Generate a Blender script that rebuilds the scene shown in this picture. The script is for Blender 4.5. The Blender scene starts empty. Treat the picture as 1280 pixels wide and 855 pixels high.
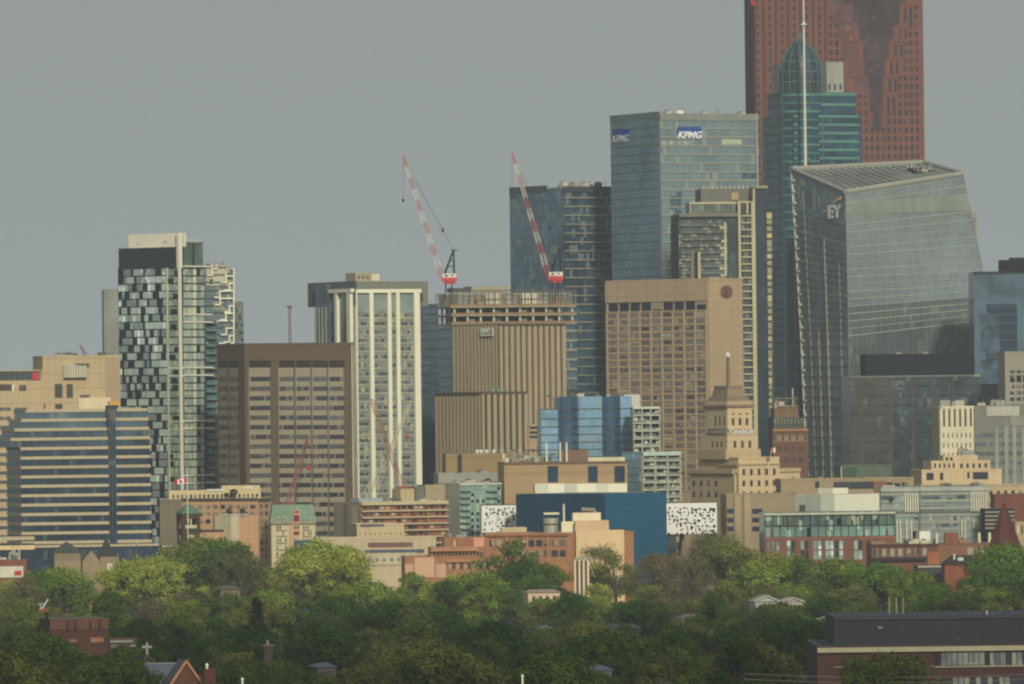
import bpy, math, random
from mathutils import Vector, Matrix
R_ = math.radians
rng = random.Random(7)
sc = bpy.context.scene
col = sc.collection

# ------------------------------------------------------------ camera
F = 10000.0                       # focal length in pixels of a 1280 wide picture
CAM = Vector((0, 0, 75))
PITCH = math.atan(79.5 / F)
ROLL = R_(0.7)
fw = Vector((0, math.cos(PITCH), math.sin(PITCH)))
r0 = Vector((1, 0, 0)); u0 = Vector((0, -math.sin(PITCH), math.cos(PITCH)))
rt = r0 * math.cos(ROLL) - u0 * math.sin(ROLL)
up = u0 * math.cos(ROLL) + r0 * math.sin(ROLL)
cd = bpy.data.cameras.new('camera'); cam = bpy.data.objects.new('camera', cd); col.objects.link(cam)
cd.sensor_width = 36; cd.lens = 36 * F / 1280; cd.clip_start = 5; cd.clip_end = 60000
m = Matrix((rt, up, -fw)).transposed().to_4x4(); m.translation = CAM
cam.matrix_world = m
sc.camera = cam

def ray(px, py):
    return fw + rt * ((px - 640) / F) - up * ((py - 427.5) / F)
def at(px, py, Y):
    d = ray(px, py); return CAM + d * (Y / d.y)
def hit(px, py, p, n):
    d = ray(px, py); return CAM + d * ((p - CAM).dot(n) / d.dot(n))
def ground(Y):
    return 0.0 if Y > 2600 else min(26.0, (2600 - Y) / 1200 * 14)

# ------------------------------------------------------------ materials
def lin(c):
    c /= 255.0
    return c / 12.92 if c <= .04045 else ((c + .055) / 1.055) ** 2.4
HZ = (.024, .024, .023)
EX = (.80, .775, .83)
def base(c):
    l = [lin(v) for v in c]; y = .3 * l[0] + .59 * l[1] + .11 * l[2]
    c = [255 * (max(0, (v * .85 + y * .15)) ** (1 / 2.2)) for v in l]
    return tuple(max(.004, min(.85, (lin(v) - h) / e)) for v, h, e in zip(c, HZ, EX)) + (1,)
_m = {}
def newmat(key):
    mt = bpy.data.materials.new(key); mt.use_nodes = True
    nt = mt.node_tree; nt.nodes.clear()
    return mt, nt
def N(nt, t, **kw):
    n = nt.nodes.new(t)
    for k, v in kw.items(): setattr(n, k, v)
    return n
def math_(nt, op, a, b=None):
    n = N(nt, 'ShaderNodeMath', operation=op)
    for i, v in enumerate((a, b)):
        if v is None: continue
        if isinstance(v, (int, float)): n.inputs[i].default_value = v
        else: nt.links.new(v, n.inputs[i])
    return n.outputs[0]
def mixc(nt, fac, a, b, mode='MIX'):
    n = N(nt, 'ShaderNodeMix', data_type='RGBA', blend_type=mode)
    if isinstance(fac, (int, float)): n.inputs[0].default_value = fac
    else: nt.links.new(fac, n.inputs[0])
    for i, v in ((6, a), (7, b)):
        if isinstance(v, tuple): n.inputs[i].default_value = v
        else: nt.links.new(v, n.inputs[i])
    return n.outputs[2]
def scl(c, k): return tuple(min(1, v * k) for v in c[:3]) + (1,)

def wall(c, rough=.85, var=.16, metal=0, panel=0.0, seam=3.6):
    """painted, stone or concrete wall: stains, streaks and optional panel joints"""
    k = ('w', c, rough, var, metal, panel, seam)
    if k in _m: return _m[k]
    mt, nt = newmat('wall_finish'); _m[k] = mt
    b = base(c)
    out = N(nt, 'ShaderNodeOutputMaterial'); bs = N(nt, 'ShaderNodeBsdfPrincipled')
    tc = N(nt, 'ShaderNodeTexCoord')
    mp = N(nt, 'ShaderNodeMapping'); mp.inputs['Scale'].default_value = (.45, .45, .05)
    nt.links.new(tc.outputs['Object'], mp.inputs[0])
    n1 = N(nt, 'ShaderNodeTexNoise'); n1.inputs['Scale'].default_value = 1.0; n1.inputs['Detail'].default_value = 5
    nt.links.new(mp.outputs[0], n1.inputs['Vector'])
    n2 = N(nt, 'ShaderNodeTexNoise'); n2.inputs['Scale'].default_value = .07; n2.inputs['Detail'].default_value = 6
    nt.links.new(tc.outputs['Object'], n2.inputs['Vector'])
    f = math_(nt, 'ADD', n1.outputs[0], n2.outputs[0])
    f = math_(nt, 'MULTIPLY', math_(nt, 'SUBTRACT', f, .72), 1.8)
    cc = mixc(nt, f, scl(b, 1 - var), scl(b, 1 + var))
    if panel:
        sp = N(nt, 'ShaderNodeSeparateXYZ'); nt.links.new(tc.outputs['Object'], sp.inputs[0])
        su = math_(nt, 'ADD', sp.outputs[0], sp.outputs[1])
        fu = math_(nt, 'FRACT', math_(nt, 'DIVIDE', su, panel))
        fz = math_(nt, 'FRACT', math_(nt, 'DIVIDE', sp.outputs[2], seam))
        s = math_(nt, 'MAXIMUM', math_(nt, 'LESS_THAN', fu, .12), math_(nt, 'LESS_THAN', fz, .1))
        cc = mixc(nt, math_(nt, 'MULTIPLY', s, .35), cc, scl(b, .55))
    nt.links.new(cc, bs.inputs['Base Color'])
    bs.inputs['Roughness'].default_value = rough; bs.inputs['Metallic'].default_value = metal
    bs.inputs['Specular IOR Level'].default_value = .25
    nt.links.new(bs.outputs[0], out.inputs[0])
    return mt

def glass(c, var=.35, cw=1.6, ch=3.7, light=None, lf=.12, big=.25, rough=.22, bs_=.035):
    """curtain wall glazing: pane to pane tint, pale blinds, blotchy reflections painted into the tone"""
    k = ('g', c, var, cw, ch, light, lf, big, rough)
    if k in _m: return _m[k]
    mt, nt = newmat('glazing'); _m[k] = mt
    c = (c[0] * 1.03, c[1] * 1.05, c[2] * 1.16); var *= .6; lf *= .7
    b = base(c); lt = base(light) if light else scl(b, 1.7)
    out = N(nt, 'ShaderNodeOutputMaterial'); bs = N(nt, 'ShaderNodeBsdfPrincipled')
    tc = N(nt, 'ShaderNodeTexCoord')
    sp = N(nt, 'ShaderNodeSeparateXYZ'); nt.links.new(tc.outputs['Object'], sp.inputs[0])
    su = math_(nt, 'ADD', sp.outputs[0], sp.outputs[1])
    fu = math_(nt, 'FLOOR', math_(nt, 'DIVIDE', su, cw)); fz = math_(nt, 'FLOOR', math_(nt, 'DIVIDE', sp.outputs[2], ch))
    cb = N(nt, 'ShaderNodeCombineXYZ'); nt.links.new(fu, cb.inputs[0]); nt.links.new(fz, cb.inputs[1])
    wn = N(nt, 'ShaderNodeTexWhiteNoise', noise_dimensions='2D'); nt.links.new(cb.outputs[0], wn.inputs['Vector'])
    n2 = N(nt, 'ShaderNodeTexNoise'); n2.inputs['Scale'].default_value = bs_; n2.inputs['Detail'].default_value = 5; n2.inputs['Distortion'].default_value = 1.2
    nt.links.new(tc.outputs['Object'], n2.inputs['Vector'])
    cc = mixc(nt, wn.outputs['Value'], scl(b, 1 - var), scl(b, 1 + var))
    big_f = math_(nt, 'MULTIPLY', math_(nt, 'SUBTRACT', n2.outputs[0], .35), 3.2)
    bf = N(nt, 'ShaderNodeClamp'); nt.links.new(big_f, bf.inputs[0])
    cc = mixc(nt, 1.0, cc, mixc(nt, bf.outputs[0], (1 - big * 1.6,) * 3 + (1,), (1 + big,) * 3 + (1,)), 'MULTIPLY')  # large noise paints reflection patches into the glass colour
    w2 = math_(nt, 'GREATER_THAN', math_(nt, 'FRACT', math_(nt, 'MULTIPLY', wn.outputs['Value'], 37.7)), 1 - lf)
    cc = mixc(nt, w2, cc, lt)
    nt.links.new(cc, bs.inputs['Base Color'])
    bs.inputs['Roughness'].default_value = rough
    bs.inputs['Specular IOR Level'].default_value = .5
    nt.links.new(bs.outputs[0], out.inputs[0])
    return mt

# ------------------------------------------------------------ mesh builder
class MB:
    def __init__(s): s.v = []; s.f = []; s.mi = []; s.ms = []
    def m(s, mt):
        if mt not in s.ms: s.ms.append(mt)
        return s.ms.index(mt)
    def face(s, pts, mt):
        n = len(s.v); s.v += [tuple(p) for p in pts]; s.f.append(tuple(range(n, n + len(pts)))); s.mi.append(s.m(mt))
    def box(s, x0, x1, y0, y1, z0, z1, mt, top=None):
        n = len(s.v)
        s.v += [(x, y, z) for z in (z0, z1) for y in (y0, y1) for x in (x0, x1)]
        fs = [(0, 2, 3, 1), (4, 5, 7, 6), (0, 1, 5, 4), (1, 3, 7, 5), (3, 2, 6, 7), (2, 0, 4, 6)]
        for i, f in enumerate(fs):
            s.f.append(tuple(n + a for a in f)); s.mi.append(s.m(top if (top and i == 1) else mt))
    def prism(s, pts, z0, z1, mt, top=None):
        """pts counter-clockwise seen from above"""
        n = len(pts); k = len(s.v)
        s.v += [(p[0], p[1], z0) for p in pts] + [(p[0], p[1], z1) for p in pts]
        for i in range(n):
            j = (i + 1) % n; s.f.append((k + i, k + j, k + n + j, k + n + i)); s.mi.append(s.m(mt))
        s.f.append(tuple(k + n + i for i in range(n))); s.mi.append(s.m(top or mt))
        s.f.append(tuple(k + i for i in reversed(range(n)))); s.mi.append(s.m(mt))
    def frustum(s, b, t, z0, z1, mt):
        """b, t = (x0,x1,y0,y1) rectangles"""
        k = len(s.v)
        for (x0, x1, y0, y1), z in ((b, z0), (t, z1)):
            s.v += [(x0, y0, z), (x1, y0, z), (x1, y1, z), (x0, y1, z)]
        for f in [(0, 1, 5, 4), (1, 2, 6, 5), (2, 3, 7, 6), (3, 0, 4, 7), (4, 5, 6, 7), (3, 2, 1, 0)]:
            s.f.append(tuple(k + a for a in f)); s.mi.append(s.m(mt))
    def tube(s, a, b, r1, r2, mt, n=6):
        a = Vector(a); b = Vector(b); d = (b - a).normalized()
        x = d.orthogonal().normalized(); y = d.cross(x); k = len(s.v)
        for p, r in ((a, r1), (b, r2)):
            for i in range(n):
                t = 2 * math.pi * i / n; s.v.append(tuple(p + x * (r * math.cos(t)) + y * (r * math.sin(t))))
        for i in range(n):
            j = (i + 1) % n; s.f.append((k + i, k + j, k + n + j, k + n + i)); s.mi.append(s.m(mt))
        s.f.append(tuple(k + n + i for i in range(n))); s.mi.append(s.m(mt))
        s.f.append(tuple(k + i for i in reversed(range(n)))); s.mi.append(s.m(mt))
    def lathe(s, c, prof, mt, n=20, ang=0):
        k = len(s.v)
        for r, z in prof:
            for i in range(n):
                t = 2 * math.pi * i / n + ang; s.v.append((c[0] + r * math.cos(t), c[1] + r * math.sin(t), z))
        for q in range(len(prof) - 1):
            for i in range(n):
                j = (i + 1) % n
                s.f.append((k + q * n + i, k + q * n + j, k + (q + 1) * n + j, k + (q + 1) * n + i)); s.mi.append(s.m(mt))
        s.f.append(tuple(k + (len(prof) - 1) * n + i for i in range(n))); s.mi.append(s.m(mt))
    def build(s, name, parent=None):
        if not s.f: return None
        me = bpy.data.meshes.new(name); me.from_pydata(s.v, [], s.f)
        for mt in s.ms: me.materials.append(mt)
        me.polygons.foreach_set('material_index', s.mi); me.update()
        o = bpy.data.objects.new(name, me); col.objects.link(o)
        if parent: o.parent = parent
        return o
def tag(o, label=None, cat=None, group=None, kind=None):
    for k, v in (('label', label), ('category', cat), ('group', group), ('kind', kind)):
        if v: o[k] = v
    return o
def empty(name, loc=(0, 0, 0), rz=0, label=None, cat=None, group=None):
    o = bpy.data.objects.new(name, None); col.objects.link(o); o.location = loc; o.rotation_euler = (0, 0, rz)
    o.empty_display_size = 1
    return tag(o, label, cat, group)

def text_mesh(body, size=1.0, bold=0.0, shear=0.0, depth=.15):
    """lettering as plain vertices and faces, width and height normalised by its own box"""
    cu = bpy.data.curves.new('lettering', 'FONT'); cu.body = body; cu.size = size; cu.offset = bold; cu.shear = shear
    cu.extrude = depth; cu.resolution_u = 3
    o = bpy.data.objects.new('lettering', cu); col.objects.link(o)
    dg = bpy.context.evaluated_depsgraph_get(); me = bpy.data.meshes.new_from_object(o.evaluated_get(dg))
    v = [p.co.copy() for p in me.vertices]; f = [tuple(p.vertices) for p in me.polygons]
    bpy.data.objects.remove(o); bpy.data.curves.remove(cu); bpy.data.meshes.remove(me)
    x0 = min(p.x for p in v); x1 = max(p.x for p in v); y0 = min(p.y for p in v); y1 = max(p.y for p in v)
    return [((p.x - x0) / (x1 - x0), (p.y - y0) / (y1 - y0), p.z) for p in v], f

# ------------------------------------------------------------ buildings
class Vol:
    """a box of a building in its own frame: front face R (normal -y), side face L (normal -x)"""
    def __init__(s, b, xl, xc, xr, yt, back=0, zb=0, D=None, W=None):
        s.b = b
        p = b.tl(hit(xc, yt, b.tw(Vector((0, back, 0))), b.ny))
        s.ox, s.oy, s.zt, s.zb = p.x, back, p.z, zb
        s.W = W if W else b.tl(hit(xr, yt, b.tw(Vector((0, back, 0))), b.ny)).x - s.ox
        s.D = D if D else b.tl(hit(xl, yt, b.tw(Vector((s.ox, 0, 0))), b.nx)).y - s.oy
        s.xc = xc
    def pt(s, face, px, py):
        b = s.b
        if face == 'R':
            p = b.tl(hit(px, py, b.tw(Vector((0, s.oy, 0))), b.ny)); return p.x - s.ox, p.z
        p = b.tl(hit(px, py, b.tw(Vector((s.ox, 0, 0))), b.nx)); return p.y - s.oy, p.z
    def rect(s, face, x0, y0, x1, y1):
        a = s.pt(face, x0, (y0 + y1) / 2)[0]; c = s.pt(face, x1, (y0 + y1) / 2)[0]
        t = s.pt(face, (x0 + x1) / 2, y0)[1]; d = s.pt(face, (x0 + x1) / 2, y1)[1]
        lim = s.W if face == 'R' else s.D
        a, c = sorted((a, c)); return max(a, 0), min(c, lim), min(t, d), max(t, d)
    def fb(s, mb, face, a0, a1, z0, z1, t0, t1, mt):
        if a1 - a0 < .01 or z1 - z0 < .01: return
        if face == 'R': mb.box(s.ox + a0, s.ox + a1, s.oy - t1, s.oy - t0, z0, z1, mt)
        else: mb.box(s.ox - t1, s.ox - t0, s.oy + a0, s.oy + a1, z0, z1, mt)
    def body(s, mt, part='wall', top=None, par=0.0):
        mb = s.b.part(part)
        mb.box(s.ox, s.ox + s.W, s.oy, s.oy + s.D, s.zb, s.zt, mt, top or s.b.roofm)
        if par:   # raised parapet
            x0, x1, y0, y1 = s.ox - .15, s.ox + s.W + .15, s.oy - .15, s.oy + s.D + .15
            pm = s.b.part('parapet')
            pm.box(x0, x1, y0, y0 + .5, s.zt - .3, s.zt + par, mt); pm.box(x0, x1, y1 - .5, y1, s.zt - .3, s.zt + par, mt)
            pm.box(x0, x0 + .5, y0 + .501, y1 - .501, s.zt - .3, s.zt + par - .004, mt); pm.box(x1 - .5, x1, y0 + .501, y1 - .501, s.zt - .3, s.zt + par - .004, mt)
        return s
    # a rectangle of the picture laid on a face
    def plate(s, face, x0, y0, x1, y1, mt, t=.3, t0=0, part='wall', single=False):
        a0, a1, z0, z1 = s.rect(face, x0, y0, x1, y1)
        mb = s.b.single(part) if single else s.b.part(part)
        s.fb(mb, face, a0, a1, z0, z1, t0, t, mt)
        return mb
    def grid(s, face, x0, y0, x1, y1, nu, nz, wf, hf, mats, t=.08, skip=None, name='window'):
        a0, a1, z0, z1 = s.rect(face, x0, y0, x1, y1); cw = (a1 - a0) / nu; ch = (z1 - z0) / nz
        for j in range(nz):
            for i in range(nu):
                if skip and skip(i, j): continue
                m_ = rng.choice(mats)
                c = a0 + (i + .5) * cw; q = z1 - (j + .5) * ch
                s.b.wins.append((s, face, c - cw * wf / 2, c + cw * wf / 2, q - ch * hf / 2, q + ch * hf / 2, t, m_, name))
    def bands(s, face, x0, y0, x1, y1, n, hf, mt, t=.08, name='window_band', jit=None):
        """one glazed band per storey, each a part"""
        a0, a1, z0, z1 = s.rect(face, x0, y0, x1, y1); ch = (z1 - z0) / n
        for j in range(n):
            q = z1 - (j + .5) * ch
            s.fb(s.b.single(name), face, a0, a1, q - ch * hf / 2, q + ch * hf / 2, 0, t, mt if not isinstance(mt, (list,)) else mt[j % len(mt)])
    def lines(s, face, x0, y0, x1, y1, n, th, mt, t=.35, part='spandrel', t0=0):
        """thin horizontal members, th in metres, n storeys, line at the top of each"""
        a0, a1, z0, z1 = s.rect(face, x0, y0, x1, y1); ch = (z1 - z0) / n
        for j in range(n + 1):
            q = z1 - j * ch
            s.fb(s.b.part(part), face, a0, a1, q - th / 2, q + th / 2, t0, t, mt)
    def ribs(s, face, x0, y0, x1, y1, n, w, mt, t=.5, part='rib', t0=0):
        """n vertical members of w metres evenly from x0 to x1"""
        a0, a1, z0, z1 = s.rect(face, x0, y0, x1, y1)
        for i in range(n):
            c = a0 + (a1 - a0) * (i / (n - 1) if n > 1 else .5)
            s.fb(s.b.part(part), face, max(c - w / 2, -.2), c + w / 2, z0, z1, t0, t, mt)
    def sign(s, face, body, x0, y0, x1, y1, mt, bold=.02, shear=0, t=.5, name='sign_lettering', dep=.5):
        a0, a1, z0, z1 = s.rect(face, x0, y0, x1, y1)
        v, f = text_mesh(body, 1, bold, shear)
        mb = s.b.single(name); mi = mb.m(mt); n = len(mb.v)
        for p in v:
            if face == 'R': mb.v.append((s.ox + a0 + p[0] * (a1 - a0), s.oy - t - p[2] / .15 * dep / 2, z0 + p[1] * (z1 - z0)))
            else: mb.v.append((s.ox - t - p[2] / .15 * dep / 2, s.oy + a1 - p[0] * (a1 - a0), z0 + p[1] * (z1 - z0)))
        for q in f: mb.f.append(tuple(n + i for i in q)); mb.mi.append(mi)

BLIND = [wall((150, 140, 116)), wall((128, 120, 102)), wall((166, 156, 132)), wall((70, 68, 66))]
brng = random.Random(77)
ALL = []
class Bld(Vol):
    def __init__(b, name, label, xl, xc, xr, yt, Y, al=25, D=None, W=None, cat='building', group=None, roof=(120, 118, 108)):
        c = at(xc, yt, Y); b.al = R_(al)
        b.o = empty(name, (c.x, c.y, 0), b.al, label, cat, group)
        b.org = Vector((c.x, c.y, 0)); ca, sa = math.cos(b.al), math.sin(b.al)
        b.nx = Vector((ca, sa, 0)); b.ny = Vector((-sa, ca, 0))
        b.parts = {}; b.singles = []; b.wins = []; b.roofm = wall(roof, var=.3)
        Vol.__init__(b, b, xl, xc, xr, yt, 0, -1, D, W)
        ALL.append(b)
    def tl(b, p): q = p - b.org; return Vector((q.dot(b.nx), q.dot(b.ny), q.z))
    def tw(b, p): return b.org + b.nx * p.x + b.ny * p.y + Vector((0, 0, p.z))
    def part(b, n):
        if n not in b.parts: b.parts[n] = MB()
        return b.parts[n]
    def single(b, n, under=None):
        """a mesh of its own; under = the mesh builder of the part it belongs to"""
        mb = MB(); mb.under = under; b.singles.append((n, mb)); return mb
    def vol(b, xl, xc, xr, yt, back=0, ybot=None, D=None, W=None, zb=0):
        v = Vol(b, xl, xc, xr, yt, back, zb, D, W)
        if ybot is not None: v.zb = v.pt('R', (xc + xr) / 2, ybot)[1]
        return v
    def clutter(b, v, n, mts=None, h=(1, 3), name='roof_unit', seed=1):
        """plant on a flat roof"""
        r = random.Random(seed); mts = mts or [wall((150, 150, 140)), wall((95, 95, 90)), wall((180, 170, 150))]
        for _ in range(n):
            w = r.uniform(1.5, 5); d = r.uniform(1.5, 4); x = v.ox + r.uniform(.5, max(.6, v.W - w - .5)); y = v.oy + r.uniform(.5, max(.6, min(v.D, 14) - d - .5))
            hh = r.uniform(*h); mb = b.single(name); mt = r.choice(mts); cp = b.single('hood', mb)
            mb.box(x, x + w, y, y + d, v.zt - .05, v.zt + hh, mt)
            cp.box(x + w * .15, x + w * .5, y + d * .2, y + d * .6, v.zt + hh - .02, v.zt + hh + .5, mts[1])
            if r.random() < .35: b.single('exhaust_pipe', mb).tube((x + w * .8, y + d / 2, v.zt + hh - .02), (x + w * .8, y + d / 2, v.zt + hh + r.uniform(1, 3)), .12, .08, mts[0], 5)
    def finish(b):
        for n, mb in b.parts.items(): mb.ob = mb.build(n, b.o)
        cnt = {}
        for n, mb in b.singles:
            u = getattr(mb, 'under', None); mb.ob = mb.build(n, u.ob if u is not None and getattr(u, 'ob', None) else b.o)
        ws = sorted(b.wins, key=lambda w: -round((w[3] - w[2]) * (w[5] - w[4]), 1))
        vis = 100
        rest = {}
        for i, (v, face, a0, a1, z0, z1, t, mt, nm) in enumerate(ws):
            if i < vis:
                mb = MB(); v.fb(mb, face, a0, a1, z0, z1, 0, t, mt); wo = mb.build(nm, b.o)
            bt = None
            if nm in ('window', 'tall_window') and 'glaz' in mt.name and a1 - a0 > 1.3 and z1 - z0 > 1.2 and brng.random() < getattr(b, 'blinds', .5):
                h_ = (z1 - z0) * brng.choice((.25, .4, .6, .85)); s_ = brng.choice((0, 0, 1, 2)); am = (a0 + a1) / 2
                bt = (a0 + .1 if s_ != 2 else am, a1 - .1 if s_ != 1 else am, z1 - h_, z1 - .05, t, t + .03, brng.choice(BLIND))
                mb2 = MB() if i < vis else rest.setdefault('blind', MB()); v.fb(mb2, face, *bt)
                if i < vis: mb2.build('blind', wo)
            if i < vis: pass
            else: v.fb(rest.setdefault(nm, MB()), face, a0, a1, z0, z1, 0, t, mt)
        for nm, mb in rest.items():
            o = mb.build(nm, b.o)
            if o: o['kind'] = 'stuff'
# ============================================================ the far towers
white = wall((222, 216, 196), var=.08)
darkroof = wall((60, 64, 66), var=.2)

# ---- red granite tower running out of the top of the picture
b = Bld('office_tower', 'very tall reddish granite tower cut by the frame top, behind the domed teal tower', 928, 942, 1152, -110, 4150, al=7, D=34)
b.blinds = 0; red = wall((122, 80, 70), var=.14, panel=1.5, seam=1.8); redd = wall((88, 68, 60), var=.15)
b.body(red)
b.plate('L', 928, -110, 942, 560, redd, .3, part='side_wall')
gw = [glass((60, 54, 54)), glass((68, 60, 58)), glass((54, 52, 54))]
def z_scotia(y): return y
# left half: tall piers with widely spaced windows
for i, px in enumerate((948, 963.5, 979, 994.5, 1010, 1025.5)):
    b.grid('R', px - 3, -6 + 10.9 * 0, px + 3, -6 + 10.9 * 26, 1, 26, .62, .62, gw)
    b.plate('R', px + 6.2, -110, px + 8.4, 420, redd, .25, part='groove')
    b.plate('R', px + 9.6, -110, px + 11, 420, red, .6, part='rib')
dk = glass((74, 60, 58), .3, 1.5, 1.8, big=.35, lf=.05)
dk2 = glass((104, 68, 61), .2, 1.5, 1.8, big=.2, lf=.03)
# stepped dark glass notch in the middle of the front
steps = [(-60, 5, 1040, 1132), (5, 32, 1066, 1124), (32, 51, 1074, 1117), (51, 73, 1079, 1111), (73, 95, 1080, 1106), (95, 118, 1084, 1104), (118, 140, 1087, 1103), (140, 162, 1091, 1101)]
for y0, y1, x0, x1 in steps: b.plate('R', x0, y0, x1, y1, dk, .12, part='notch_glazing', single=True)
for y0, y1, x0 in ((-60, 28, 1040), (28, 51, 1050), (51, 73, 1056), (73, 95, 1062), (95, 118, 1070)):
    b.plate('R', x0 - 2, y0, 1066 + (y1 - 28) * .2, y1, dk2, .1, part='dim_glazing')
for y0, y1, x0 in ((28, 51, 1068), (51, 73, 1074), (73, 95, 1079), (95, 118, 1084), (118, 140, 1072)):
    b.plate('R', x0 - 26, y0 - .9, x0, y0 + .9, red, .5, part='step_frame'); b.plate('R', x0 - 1, y0, x0 + 1, y1, red, .52, part='step_frame')
for y0, y1, x1 in ((5, 32, 1126), (32, 51, 1120), (51, 73, 1114), (73, 95, 1109), (95, 118, 1107), (118, 140, 1105)):
    b.plate('R', x1 - 1, y0, x1 + 1, y1, red, .52, part='step_frame'); b.plate('R', x1, y0 - .9, x1 + 18, y0 + .9, red, .5, part='step_frame')
    b.grid('R', x1 + 2, y0 + 2, x1 + 16, y1 - 1, 2, 1, .5, .8, gw)
def sk(i, j):
    px = 1036 + 6.9 * (i + .5); y = -6 + 10.9 * (j + .5)
    for y0, y1, x0, x1 in steps:
        if y0 <= y < y1: return x0 - (26 if y < 118 else 6) < px < x1 + (18 if y < 140 else 3)
    return False
b.grid('R', 1036, -6, 1150, -6 + 10.9 * 24, 16, 24, .58, .60, gw, skip=sk)
b.sign('R', 'S', 929, -12, 938, 7, wall((190, 40, 50)), .05, t=.6)
b.finish()

# ---- teal domed tower
b = Bld('office_tower', 'teal banded glass tower with pointed bullet dome and tall white mast', 953, 992, 1076, 144, 3980, al=25)
g1 = glass((52, 80, 88), .3, 1.5, 3.9, lf=.08); teal = wall((84, 134, 122), .4, .1)
lowg = glass((40, 58, 72), .3, 1.5, 3.9, lf=.04)
b.body(g1, 'glazing')
n = 42
a0, a1, z0, z1 = b.rect('R', 992, 144, 1076, 144 + 10.45 * n)
ch = (z1 - z0) / n
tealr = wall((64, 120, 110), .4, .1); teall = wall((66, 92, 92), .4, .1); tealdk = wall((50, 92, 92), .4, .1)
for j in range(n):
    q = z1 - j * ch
    k = j < 18  # lower bands are darker, following the painted reflection
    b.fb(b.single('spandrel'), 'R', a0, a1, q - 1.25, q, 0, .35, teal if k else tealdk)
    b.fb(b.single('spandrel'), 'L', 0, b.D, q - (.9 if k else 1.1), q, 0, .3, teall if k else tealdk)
b.plate('R', 993, 330, 1076, 590, lowg, .1, part='lower_glazing')  # neighbour's dark reflection painted as darker glass
u = b.vol(959, 992, 1069, 115, back=2.0, ybot=146)
u.body(g1, 'glazing')
for y in (116, 129):
    u.plate('R', 992, y, 1069, y + 3.5, teal, .35, part='upper_spandrel'); u.plate('L', 959, y + 2, 992, y + 4.5, teall, .3, part='upper_spandrel')
# piers between the bow and the wings
for px in (993, 1031): b.plate('R', px - .8, 146, px + .8, 560, wall((96, 100, 84)), .5, part='pier')
# bow and dome
cx, cy = b.pt('R', 1010, 150)[0], 7.5
def zz(y): return b.pt('R', 1010, y)[1]
r = (b.pt('R', 1032, 150)[0] - b.pt('R', 988, 150)[0]) / 2
dg = glass((52, 66, 66), .25, 2.2, 4, lf=.05, rough=.45)
b.part('bow').lathe((cx, cy), [(r, zz(560)), (r, zz(115))], g1, 28)
for j in range(18):
    z = zz(117 + 10.45 * j); b.part('bow_band').lathe((cx, cy), [(r, z - 1.1), (r + .3, z - 1.05), (r + .3, z), (r, z + .02)], tealr if j % 2 else teal, 28)
prof = [(r, zz(115)), (r, zz(92)), (r * .98, zz(84)), (r * .93, zz(76)), (r * .84, zz(69)), (r * .70, zz(63)), (r * .52, zz(58)), (r * .33, zz(54)), (r * .14, zz(49)), (r * .03, zz(41))]
b.part('dome').lathe((cx, cy), prof, dg, 28)
for i in range(12):   # dome ribs
    t = 2 * math.pi * i / 12
    pp = [(cx + (q + .25) * math.cos(t), cy + (q + .25) * math.sin(t), z) for q, z in prof]
    for p, q in zip(pp, pp[1:]): b.part('dome_rib').tube(p, q, .25, .25, wall((88, 116, 112)), 4)
for z in (zz(103), zz(90), zz(77)):
    k = r * 1.0 if z < zz(84) else r * .92
    b.part('dome_rib').lathe((cx, cy), [(k, z), (k + .3, z + .1), (k + .3, z + .5), (k, z + .6)], wall((88, 116, 112)), 28)
v = b.vol(1030, 1033, 1054, 77, back=14, ybot=116, D=8); v.body(wall((150, 150, 140), panel=2), 'penthouse', top=darkroof)
v.grid('R', 1033, 104, 1054, 114, 3, 1, .4, .7, [g1])
v = b.vol(972, 975, 988, 80, back=12, ybot=116, D=8); v.body(wall((104, 118, 112)), 'penthouse')
p = b.tl(at(1007, 214, 3968)); q = b.tl(at(1004.6, -60, 3968))
x, y = p.x, p.y
mm = b.part('mast'); wm = wall((196, 196, 180), .5, .05)
mm.tube((x, y, 0), (x, y, zz(210)), 1.0, .75, wm, 8); mm.tube((x, y, zz(210)), (x, y, zz(34)), .75, .5, wm, 8); mm.tube((x, y, zz(34)), (x, y, zz(-60)), .42, .3, wm, 8)
mm.lathe((x, y), [(.5, zz(34)), (1.7, zz(33.2)), (.6, zz(30)), (.45, zz(29))], wm, 10)
for yy in (120, 160, 200, 260, 330): b.part('mast_bracket').tube((x, y, zz(yy)), (cx, cy - r + .3, zz(yy)), .3, .3, wm, 6)
b.finish()

# ---- sliver right of the tilted tower
b = Bld('office_tower', 'narrow beige tower sliver peeking past the right edge of the slanted glass tower', 1205, 1206, 1221, 265, 4100, al=5, D=20)
b.body(wall((150, 142, 122)), par=.6); b.grid('R', 1208, 270, 1221, 420, 3, 16, .5, .5, [glass((84, 92, 92))]); b.finish()

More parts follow.
